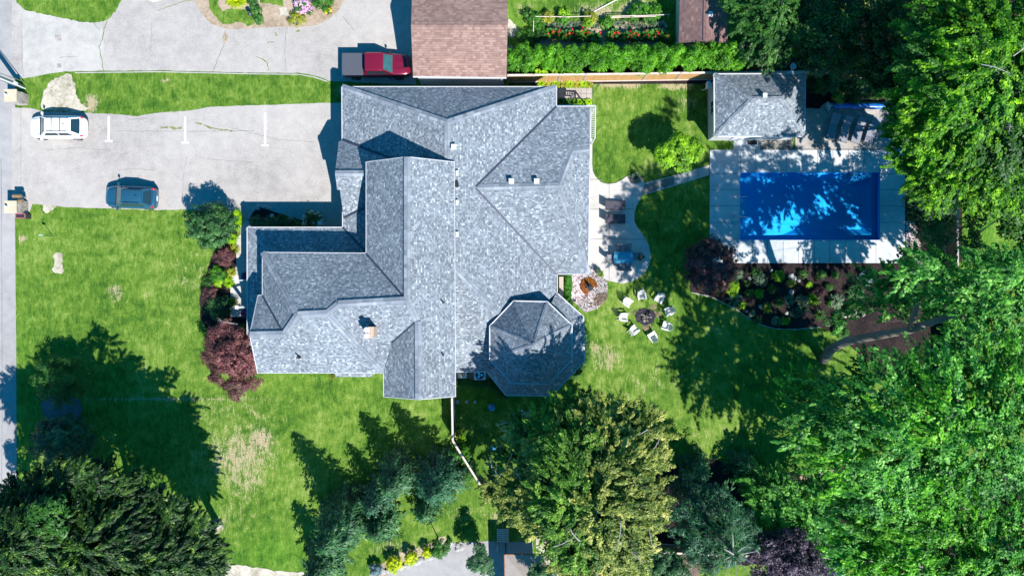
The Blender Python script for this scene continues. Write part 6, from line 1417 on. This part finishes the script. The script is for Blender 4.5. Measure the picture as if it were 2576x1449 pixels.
    for s_ in (-1, 1):
        m = MB(); m.box((xt - (.04 if style == 'suv' else 0), s_ * w * .78, .95), (.26 if style == 'suv' else .08, .13, .13)); m.build('taillight', M_['redlamp'], t, bevel=.03)
        m = MB(); m.box((xl + (.10 if style == 'suv' else -.10), s_ * w * .66, .66 if style == 'suv' else .84), (.22, .22, .10)); m.build('headlight', M_['clearlamp'], t, bevel=.04)
        mx = xa + (.18 if style == 'suv' else -.2); m = MB(); m.box((mx, s_ * (w + .10), 1.08), (.12, .22, .16)); m.bar((mx, s_ * w * .86, 1.02), (mx, s_ * (w + .02), 1.05), .05, .05); m.build('mirror', paint if style == 'suv' else M_['black'], t, bevel=.03)
        for x in (-h + L * .185, h - L * .19): wheel(t, x, s_ * (w - .12), .35 if style == 'suv' else .40)
    m = MB(); m.box((h + .01 if style == 'suv' else -h - .01, 0, .7), (.03, .4, .12)); m.build('license_plate', M_['plate'], t)
    return t
car('parked_car', 'white suv with black roof rails parked at the mouth of the court', 143.5, 320, math.radians(-.5), 4.62, 1.86, 1.62, M_['whitepaint'], 'suv')
car('parked_car', 'steel blue suv parked along the lower lawn edge of the court', 328, 496.5, math.radians(-2.6), 4.26, 1.82, 1.58, M_['bluepaint'], 'suv')
car('pickup_truck', 'crimson pickup truck with grey bed cover nosed against the garage', 948, 166, 0, 5.55, 1.92, 1.88, M_['redpaint'], 'truck')

# ------------------------------------------------------------ patio furniture
def adirondack():
    t = empty('adirondack_chair', (0, 0, 0), 0)
    m = MB()
    for i in range(6): x = -.02 + .085 * i; m.box((x - .06, 0, .36 - .09 * (.42 - x) * .9 + .0), (.062, .52, .02), M=Matrix.Rotation(.18, 4, 'Y').inverted() if False else Matrix.Rotation(-.16, 4, 'Y'))
    m.build('seat', M_['chair'], t)
    m = MB()
    for i in range(6):
        y = (i - 2.5) * .095; Lb = .74 - .045 * abs(i - 2.5) ** 1.9; a = Vector((-.06, y * .82, .30)); b = a + Vector((-.42 * Lb / .7, y * .38, .62 * Lb / .7)); m.bar(a, b, .070, .02, up=(1, 0, .6))
    m.bar((-.16, -.26, .50), (-.16, .26, .50), .03, .06)
    m.build('backrest', M_['chair'], t)
    for s_ in (-1, 1):
        m = MB(); m.add([(.42, s_ * .27, .56), (.42, s_ * .40, .56), (.0, s_ * .41, .56), (-.34, s_ * .34, .54), (-.34, s_ * .27, .54), (.42, s_ * .27, .585), (.42, s_ * .40, .585), (.0, s_ * .41, .585), (-.34, s_ * .34, .565), (-.34, s_ * .27, .565)],
                        [(0, 1, 2, 3, 4), (9, 8, 7, 6, 5), (0, 5, 6, 1), (1, 6, 7, 2), (2, 7, 8, 3), (3, 8, 9, 4), (4, 9, 5, 0)]); m.build('armrest', M_['chair'], t)
        m = MB(); m.box((.36, s_ * .30, .28), (.1, .03, .56)); m.build('leg', M_['chair'], t)
        m = MB(); m.bar((.42, s_ * .27, .36), (-.55, s_ * .27, .03), .03, .11); m.build('leg', M_['chair'], t)
    return t
def copy_tree(o, parent=None):
    c = o.copy(); COL.objects.link(c)
    if parent: c.parent = parent
    for ch in list(o.children): copy_tree(ch, c)
    return c
adc = [(1578, 760, 'pale garden chair upper left of the fire pit, half in sun'), (1614, 742, 'pale garden chair at the top of the fire pit circle'), (1659, 750, 'blue shaded garden chair upper right of the fire pit'), (1684, 783, 'pale garden chair right of the fire pit catching sun'),
       (1677, 821, 'shaded garden chair lower right of the fire pit, leaves on its back'), (1642, 847, 'garden chair at the bottom of the fire pit circle, turned up'), (1594, 831, 'garden chair lower left of the fire pit in shade'), (1568, 798, 'white sunlit garden chair left of the fire pit with its shadow beside it')]
ad0 = adirondack()
for i, (x, y, lb) in enumerate(adc):
    o = ad0 if i == 0 else copy_tree(ad0); p = G(x, y, .4); q = G(1624, 797); o.location = (p.x, p.y, 0)
    o.rotation_euler = (0, 0, math.atan2(q.y - p.y, q.x - p.x) + [.05, -.1, .08, .12, .1, .25, -.05, -.08][i]); o.scale = (.90, .86, .95)
    tag(o, lb, 'chair', 'garden chairs round the fire pit')
fp = wempty('fire_pit', G(1624, 797), 'burnt logs of the open fire pit inside the ring of chairs', 'fire pit')
for i in range(5):
    a = i * 1.3; c = G(1624, 797, .1); m = MB(); m.tube([(c.x + .45 * math.cos(a), c.y + .45 * math.sin(a), .07), (c.x - .3 * math.cos(a + .4), c.y - .3 * math.sin(a + .4), .16)], [.06, .05], 7); m.build('log', M_['ash'] if i % 2 else M_['bark'], fp)
def lounger(m_fab, fr, wid=.64, flatl=1.25, backl=.62, ang=.9):
    t = empty('sun_lounger', (0, 0, 0), 0); hgt = .34
    m = MB(); m.box((flatl / 2, 0, hgt), (flatl, wid - .04, .03)); m.build('seat', m_fab, t)
    m = MB(); m.bar((0, 0, hgt + .01), (-backl * math.cos(ang), 0, hgt + backl * math.sin(ang)), wid - .04, .03, up=(0, 0, 1)); m.build('backrest', m_fab, t)
    m = MB()
    for s_ in (-1, 1):
        m.tube([(flatl, s_ * wid / 2, hgt), (0, s_ * wid / 2, hgt), (-backl * math.cos(ang), s_ * wid / 2, hgt + backl * math.sin(ang))], .018, 6)
        m.tube([(.2, s_ * wid / 2, hgt + .02), (.05, s_ * (wid / 2 + .04), hgt + .2), (-.25, s_ * (wid / 2 + .02), hgt + .22)], .015, 6)
    m.bar((flatl, -wid / 2, hgt), (flatl, wid / 2, hgt), .03, .03); m.build('frame', fr, t)
    for x in (.12, flatl - .12):
        for s_ in (-1, 1): m = MB(); m.tube([(x, s_ * wid / 2, hgt), (x + .03, s_ * wid / 2, 0)], .016, 6); m.build('leg', fr, t)
    return t
a0 = lounger(M_['sling'], M_['darksteel'], .72, 1.25, .60, .8)
for i, (x, y, lb) in enumerate([(1534, 517, 'dark sun lounger nearer the lawn path end of the patio, fully shaded'), (1534, 551, 'dark sun lounger on the patio half lit, nearer the dining table')]):
    o = a0 if i == 0 else copy_tree(a0); p = G(x, y, .4); o.location = (p.x, p.y, .07); tag(o, lb, 'sun lounger', 'dark loungers on the patio')
b0 = lounger(M_['sling2'], M_['darksteel'], .74, 1.35, .80, .35)
for i, (x, y, lb) in enumerate([(2097, 311, 'grey sun lounger nearest the pool house'), (2129, 317, 'grey sun lounger second from the pool house'), (2162, 320, 'grey sun lounger second from the maple'), (2196, 321, 'grey sun lounger nearest the overhanging maple')]):
    o = b0 if i == 0 else copy_tree(b0); p = G(x, y, .4); o.location = (p.x, p.y, .07); o.rotation_euler = (0, 0, math.radians(-104 - i)); tag(o, lb, 'sun lounger', 'grey loungers on the pool terrace')
dt = empty('dining_table', (G(1568, 648, .7).x, G(1568, 648, .7).y, .07), 0, 'rectangular glass topped dining table on the patio', 'table')
gm, nt_, b_, o_ = newmat('blue_table_glass'); b_.inputs['Base Color'].default_value = (.05, .24, .36, 1); b_.inputs['Roughness'].default_value = .08; b_.inputs['Specular IOR Level'].default_value = .9
m = MB(); m.box((0, 0, .72), (1.46, .88, .012)); m.build('tabletop', gm, dt)
m = MB()
for s_ in (-1, 1): m.bar((-.74, s_ * .45, .72), (.74, s_ * .45, .72), .045, .04); m.bar((s_ * .74, -.45, .72), (s_ * .74, .45, .72), .045, .04)
m.build('frame', plain('blue_grey_frame', (.06, .20, .30), .4), dt)
for sx in (-1, 1):
    for sy in (-1, 1): m = MB(); m.tube([(sx * .66, sy * .37, .71), (sx * .7, sy * .4, 0)], .022, 6); m.build('leg', M_['darksteel'], dt)
def dchair():
    t = empty('patio_chair', (0, 0, 0), 0)
    m = MB(); m.box((0, 0, .42), (.46, .46, .025)); m.build('seat', M_['sling2'], t)
    m = MB(); m.bar((-.22, 0, .46), (-.36, 0, .92), .46, .02, up=(1, 0, 0)); m.build('backrest', M_['sling2'], t)
    m = MB()
    for s_ in (-1, 1):
        m.tube([(.24, s_ * .26, 0), (.24, s_ * .26, .40), (.24, s_ * .27, .62), (-.26, s_ * .27, .64), (-.37, s_ * .24, .93)], .015, 6); m.tube([(-.2, s_ * .25, .42), (-.3, s_ * .26, 0)], .015, 6)
    m.bar((-.37, -.24, .93), (-.37, .24, .93), .03, .03); m.bar((.23, -.25, .41), (.23, .25, .41), .025, .025); m.build('frame', M_['darksteel'], t)
    return t
c0 = dchair()
for i, (x, y, r, lb) in enumerate([(1558, 626, -90, 'patio chair above the table, left one'), (1579, 626, -90, 'patio chair above the table, right one'), (1561, 670, 90, 'patio chair below the table, left one'), (1580, 670, 92, 'patio chair below the table, right one'), (1536, 648, 0, 'patio chair at the house end of the table'), (1602, 645, 180, 'patio chair at the lawn end of the table')]):
    o = c0 if i == 0 else copy_tree(c0); p = G(x, y, .5); o.location = (p.x, p.y, .07); o.rotation_euler = (0, 0, math.radians(r)); tag(o, lb, 'chair', 'chairs round the patio table')
def potplant(lb, x, y, r, mat, z=.07, pot='terracotta'):
    p = G(x, y, .4); t = wempty('potted_plant', (p.x, p.y, z), lb, 'potted plant')
    m = MB(); m.lathe((p.x, p.y, z), [(.13, 0), (.19, .3), (.21, .32), (.18, .33)], 14); m.build('pot', M_[pot], t)
    rng = nseed(); P, Nn = clumps([(p.x, p.y, z + .45, r, r * .8)], rng, .12, 20, 1.0, .8, .4); leafmesh('foliage', P, Nn, .16, .05, L_[mat], t, rng, .2)
potplant('small potted fern on the patio right of the dining table', 1613, 647, .26, 'mid')
potplant('potted lime plant at the edge of the pebble bed', 1530 - 20, 727 - 37, .22, 'lime')
potplant('dark potted herb left of the lime potted plant', 1504, 682, .22, 'sage')
# ring of rust coloured planting with the black fountain
rng = nseed(); t = wempty('rust_planting', G(1482, 718), 'ring of rust orange ground cover round the little fountain', 'plant')
an = rng.uniform(-.1, 4.6, 2600); rr = rng.uniform(.28, .68, 2600); c = G(1481, 720, .1)
P = np.stack([c.x + rr * np.cos(an) , c.y + rr * np.sin(an), rng.uniform(.06, .2, 2600)], 1); leafmesh('foliage', P, rng.normal(size=(2600, 3)) * .5 + np.array([0, 0, 1]), .11, .07, L_['orange'], t, rng)
t = wempty('fountain', G(1483, 722), 'little black stone fountain in the middle of the pebble bed', 'fountain'); c = G(1483, 722)
m = MB(); m.lathe((c.x, c.y, 0), [(.30, .02), (.33, .12), (.28, .16)], 18); m.build('basin', M_['black'], t)
m = MB(); m.lathe((c.x - .03, c.y + .05, 0), [(.12, .12), (.09, .45), (.14, .62), (.07, .75), (.1, .85), (.02, .95)], 12); m.build('statue', M_['darksteel'], t)
# pool cover reel
rl = wempty('pool_cover_reel', G(2085, 268), 'long blue rolled pool cover on its reel behind the sun loungers', 'pool cover')
a, b = G(2098, 266, .55), G(2265, 269, .55); m = MB(); pts = [a + (b - a) * (i / 14) for i in range(15)]; m.tube(pts, [.24 + .03 * math.sin(i * 1.7) for i in range(15)], 14); m.build('rolled_cover', M_['tarp'], rl, smooth=True)
m = MB(); w0 = G(2082, 266, .55)
for k in range(16):
    a1 = 2 * math.pi * k / 16; a2 = 2 * math.pi * (k + 1) / 16; m.tube([w0 + Vector((-.0, math.cos(a1) * .3, math.sin(a1) * .3)), w0 + Vector((0, math.cos(a2) * .3, math.sin(a2) * .3))], .018, 6, cap=False)
for k in range(4): a1 = k * math.pi / 4; m.tube([w0 + Vector((0, math.cos(a1) * .3, math.sin(a1) * .3)), w0 - Vector((0, math.cos(a1) * .3, math.sin(a1) * .3))], .012, 5)
m.build('hand_wheel', M_['white_metal'], rl)
for p in (G(2090, 266, .5), G(2270, 269, .5)):
    m = MB(); m.tube([(p.x, p.y - .35, .07), (p.x, p.y, .55), (p.x, p.y + .35, .07)], .025, 6); m.tube([(p.x - .3, p.y, .55), (p.x + .3, p.y, .55)], .03, 8); m.build('stand', M_['white_metal'], rl)
# satellite dish beside the pool house
t = wempty('satellite_dish', G(1992, 180), 'white round dish on a post behind the pool house', 'satellite dish'); c = G(1995, 168, 3.0); q = G(1990, 182, 2.6)
m = MB(); m.tube([(q.x, q.y, 0), (q.x, q.y, 2.5), (c.x, c.y, 2.95)], .035, 8); m.build('post', M_['white_metal'], t)
m = MB(); m.lathe((c.x, c.y, 2.95), [(.05, 0), (.2, .03), (.25, .1), (.24, .11), (.02, .05)], 20); m.build('dish', M_['white'], t)
m = MB(); m.box((q.x, q.y, 2.55), (.45, .2, .08)); m.build('bracket', M_['siding'], t)
# door mat
m = MB(); c = G(1892.5, 357, .08); m.box((c.x, c.y, .088), (.80, .50, .02)); o = m.build('door_mat', plain('black_mat', (.02, .02, .022), .95, var=.6, scale=14)); tag(o, 'black patterned door mat on the slab by the pool house door', 'door mat')
# air conditioners and gazing balls
t = wempty('air_conditioner', G(1209, 944), 'large square air conditioner with dark round fan by the turret', 'air conditioner'); c = G(1207, 943, .8)
m = MB(); m.box((c.x, c.y, .40), (.92, .82, .80)); m.build('casing', plain('grey_casing', (.42, .47, .55), .5), t, bevel=.04)
m = MB(); m.lathe((c.x, c.y, .80), [(.36, 0), (.36, .015), (.03, .02)], 24); m.build('fan_grille', M_['black'], t)
for k in range(3): a_ = k * 2.094; m = MB(); m.bar((c.x, c.y, .835), (c.x + .26 * math.cos(a_), c.y + .26 * math.sin(a_), .835), .16, .01); m.build('fan_blade', M_['steel'], t)
t = wempty('air_conditioner', G(1162, 943), 'small cream condenser unit left of the large one', 'air conditioner'); c = G(1163, 942, .6)
m = MB(); m.box((c.x, c.y, .3), (.72, .62, .6)); m.build('casing', M_['cream'], t, bevel=.03)
m = MB(); m.lathe((c.x, c.y, .60), [(.22, 0), (.22, .015), (.02, .03)], 20); m.build('fan_grille', M_['clay'], t)
sheet('side_slab', [(1148, 928), (1232, 928), (1232, 956), (1148, 956)], .03, M_['soil'])
for x, y, r, lb in ((1237, 1024, .33, 'large blue glazed ball on the side lawn'), (1240, 1126, .26, 'smaller blue glazed ball in the shade further down')):
    c = G(x, y, r); m = MB(); m.lathe((c.x, c.y, 0), [(.02, 0)] + [(r * math.sin(math.pi * k / 12), r - r * math.cos(math.pi * k / 12)) for k in range(1, 12)] + [(.01, 2 * r)], 24); o = m.build('gazing_ball', M_['bluepot'], None, smooth=True); tag(o, lb, 'garden ball')
# white bucket by the hedge
c = G(1283.5, 122, .4); m = MB(); m.lathe((c.x, c.y, 0), [(.14, 0), (.18, .38), (.2, .4), (.17, .4), (.13, .05)], 20); o = m.build('bucket', M_['white'], None); tag(o, 'white bucket between the garage and the cedar hedge', 'bucket')
c = G(1354.5, 58, .3); m = MB(); m.lathe((c.x, c.y, 0), [(.11, 0), (.15, .28), (.16, .3), (.02, .3)], 16); o = m.build('bucket', M_['yellow'], None); tag(o, 'yellow tub at the left end of the vegetable plot', 'bucket')
rock(1350, 70, .2, 'pale round stone below the yellow tub', None, wr)
# garden poles
def pole(nm, lb, pts, r, mat, cat='pole', group=None):
    m = MB(); m.tube([G(*p) for p in pts], r, 7); o = m.build(nm, mat, None); return tag(o, lb, cat, group)
t = wempty('plot_fence', G(1342, 42), 'low pale pole rail along the top of the vegetable plot', 'fence')
m = MB()
for aa, bb in (((1340, 42, .8), (1415, 43, .8)), ((1408, 44, .78), (1485, 41.5, .78)), ((1538, 42, .8), (1600, 40, .8)), ((1538, 45, .7), (1650, 42, .75)), ((1590, 41, .78), (1684, 37.5, .82)), ((1343, 40, .75), (1341, 92, .7)), ((1339, 93, .5), (1338, 118, .4))): m.tube([G(*aa), G(*bb)], .035, 7)
m.build('rail', M_['rail'], t)
for x, y in ((1342, 42), (1410, 43), (1485, 42), (1540, 43), (1595, 43), (1684, 38), (1341, 92)):
    p = G(x, y, .8); m = MB(); m.tube([(p.x, p.y, 0), (p.x, p.y, .85)], .035, 7); m.build('post', M_['rail'], t)
pole('garden_stake', 'long thin pale stake lying on the grass above the plot', [(1490, 32, .05), (1560, -4, .3)], .03, M_['white_metal'])
pole('fallen_rod', 'thin grey rod on the brown earth at the bottom edge', [(1694, 1442, .06), (1740, 1428, .06)], .03, M_['rail'])
# timber stack beside the shed
t = wempty('timber_stack', G(1675, 110), 'stacked grey stones and timber beside the shed', 'stack')
for i in range(9):
    c = G(1668 + (i % 2) * 7, 58 + i * 8.5, .2); m = MB(); m.box((c.x, c.y, .12 + .02 * (i % 3)), (.22, .3, .22), rz=.1 * (i % 3)); m.build('block', M_['stone'] if i % 2 else M_['greywood'], t, bevel=.02)
shrub('dry_brush', 'heap of dry tan twigs on the timber stack by the shed', 1679, 92, .4, .38, 'gold', rz=.3, leaf=(.3, .03), cl=.2, per=30, cat='brush pile', stem=False)
shrub('dry_brush', 'heap of dry brown clippings between hedge end and pool house', 1965, 138, .3, .8, 'orange', rz=.3, leaf=(.3, .04), cl=.25, per=30, cat='brush pile', stem=False) if False else None
# garden lantern
t = wempty('garden_lantern', G(630, 36), 'dark garden lantern with a pyramid cap beside the rose bushes', 'lantern'); c = G(628, 35, 1.3)
m = MB(); m.tube([(c.x, c.y, 0), (c.x, c.y, 1.1)], .04, 8); m.build('post', M_['black'], t)
m = MB(); m.box((c.x, c.y, 1.2), (.24, .24, .22)); m.build('lamp_housing', M_['glass'], t)
m = MB(); m.lathe((c.x, c.y, 1.31), [(.2, 0), (.02, .14)], 4); m.build('cap', M_['darksteel'], t)
# round blue and white paddling ring at the top edge
t = wempty('paddling_pool', G(389, -12), 'round blue and white paddling pool cut by the top edge', 'paddling pool'); c = G(389, -16)
m = MB()
for k in range(28):
    a1, a2 = 2 * math.pi * k / 28, 2 * math.pi * (k + 1) / 28
    m.tube([(c.x + .68 * math.cos(a1), c.y + .68 * math.sin(a1), .12), (c.x + .68 * math.cos(a2), c.y + .68 * math.sin(a2), .12)], .09, 8, cap=False)
m.build('rim', M_['white'], t, smooth=True)
m = MB(); m.lathe((c.x, c.y, .02), [(.62, 0), (.62, .09), (.02, .10)], 28); m.build('water', plain('paddling_water', (.05, .22, .55), .1, var=.5, scale=4), t)
# gate piers with lamps, mailboxes, the recycling box
def pier(lb, fx, fy):
    c = G(fx, fy); t = wempty('gate_pier', c, lb, 'gate pier')
    m = MB(); m.box((c.x, c.y, .68), (.86, .86, 1.36)); m.build('shaft', M_['stone'], t, bevel=.03)
    r_ = random.Random(int(fy)); m = MB()
    for s_ in range(34):
        z = .1 + (s_ % 6) * .22; y = c.y - .36 + (s_ // 6) * .15; m.box((c.x + .43, y, z), (.06, .13, .18), rz=0)
    m.build('facing_stone', M_['stone'], t, bevel=.01)
    m = MB(); m.box((c.x, c.y, 1.40), (1.0, 1.0, .09)); m.build('cap', M_['cap'], t, bevel=.015)
    m = MB(); m.tube([(c.x - .2, c.y, 1.44), (c.x - .2, c.y, 1.62)], .03, 8); m.lathe((c.x - .2, c.y, 1.62), [(.05, 0), (.09, .05), (.08, .14), (.02, .18)], 12); m.build('lamp', M_['plate'], t)
    m = MB(); m.lathe((c.x - .33, c.y + .02, 1.445), [(.05, 0), (.05, .1), (.02, .12)], 10); m.build('knob', M_['bluepot'], t)
    return t
pier('square stone gate pier by the utility pole', 58, 253); pier('square stone gate pier beside the mailboxes at the lower lawn corner', 58, 526)
for i, (x, y, lb) in enumerate([(46, 494, 'brown barrel mailbox further from the stone pier'), (50, 506, 'brown barrel mailbox touching the stone pier')]):
    c = G(x, y, .9); t = wempty('mailbox', (c.x, c.y, 0), lb, 'mailbox', 'mailboxes by the stone pier'); bmx = plain('brown_mailbox', (.20, .13, .07), .6)
    m = MB(); m.tube([(c.x - .35, c.y, 1.0), (c.x + .30, c.y, 1.0)], .15, 12); m.build('barrel', bmx, t); m = MB(); m.box((c.x, c.y, .43), (.1, .1, .86)); m.build('post', M_['greywood'], t)
    m = MB(); m.lathe((c.x - .36, c.y, .86), [(.02, 0), (.02, .2)], 6); m.build('flag', M_['black'], t)
c = G(56, 544, .5); t = wempty('recycling_box', (c.x, c.y, 0), 'open dark box with a reddish rim below the stone pier', 'box')
m = MB(); m.box((c.x, c.y, .35), (.75, .36, .7)); m.build('bin', M_['darksteel'], t); m = MB()
for s_ in (-1, 1): m.bar((c.x - .38, c.y + s_ * .17, .72), (c.x + .38, c.y + s_ * .17, .72), .06, .05); m.bar((c.x + s_ * .38, c.y - .17, .72), (c.x + s_ * .38, c.y + .17, .72), .06, .05)
m.build('rim', plain('red_rim', (.35, .10, .12), .5), t)
# little lamp on a stake in the front lawn
c = G(134, 595); t = wempty('stake_sign', c, 'thin black stake with a pale blue head in the front lawn', 'garden stake')
m = MB(); m.tube([c, c + Vector((0, 0, 1.45))], .022, 6); m.build('stake', M_['black'], t); m = MB(); m.box((c.x - .02, c.y, 1.42), (.26, .05, .20)); m.build('head', plain('pale_blue', (.35, .65, .75), .4), t)
# utility pole with guy wire
c = G(59, 221); t = wempty('utility_pole', c, 'weathered grey utility pole leaning out of the left edge', 'utility pole')
m = MB(); m.tube([c, c + Vector((0, 0, 5)), c + Vector((0, 0, 11))], [.19, .17, .14], 14); m.build('pole', M_['pole'], t, smooth=True)
m = MB(); m.bar(c + Vector((.17, -.1, 0)), c + Vector((.15, -.1, 8)), .07, .07, up=(0, 1, 0)); m.build('conduit', M_['white_metal'], t)
m = MB(); m.tube([c + Vector((.1, .45, 0)), c + Vector((0.05, .16, 7))], .035, 6); m.build('guy_wire', M_['steel'], t)
m = MB(); m.box(c + Vector((.24, .0, 1.2)), (.14, .2, .3)); m.build('meter', M_['siding'], t)
# bench-like pallet at the bottom
c = G(1265, 1345, .3); t = wempty('wooden_pallet', (c.x, c.y, 0), 'pale slatted wooden pallet above the tan gazebo', 'pallet')
for i in range(7): m = MB(); m.box((c.x, c.y + .48 - .16 * i, .42), (.98, .11, .03)); m.build('slat', M_['rail'], t)
m = MB()
for s_ in (-.42, 0, .42): m.box((c.x + s_, c.y, .36), (.08, 1.1, .09))
for s_ in (-.42, .42):
    for q in (-.45, .45): m.box((c.x + s_, c.y + q, .16), (.08, .08, .32))
m.build('frame', M_['greywood'], t)
m = MB(); c = G(1251, 1375, .6); m.box((c.x, c.y, .5), (.08, .5, 1.0)); o = m.build('marker_post', M_['rail'], None); tag(o, 'short pale post standing on the paving left of the pallet', 'post') if False else tag(o, 'short pale board standing on the paving below the pallet', 'board')
m = MB(); c = G(1135, 1372, .5); m.box((c.x, c.y, .3), (.13, .5, .6)); o = m.build('marker_post', M_['siding'], None); tag(o, 'short pale post beside the slender young tree', 'post')
# low stones round the shed foot and doorway dark recess
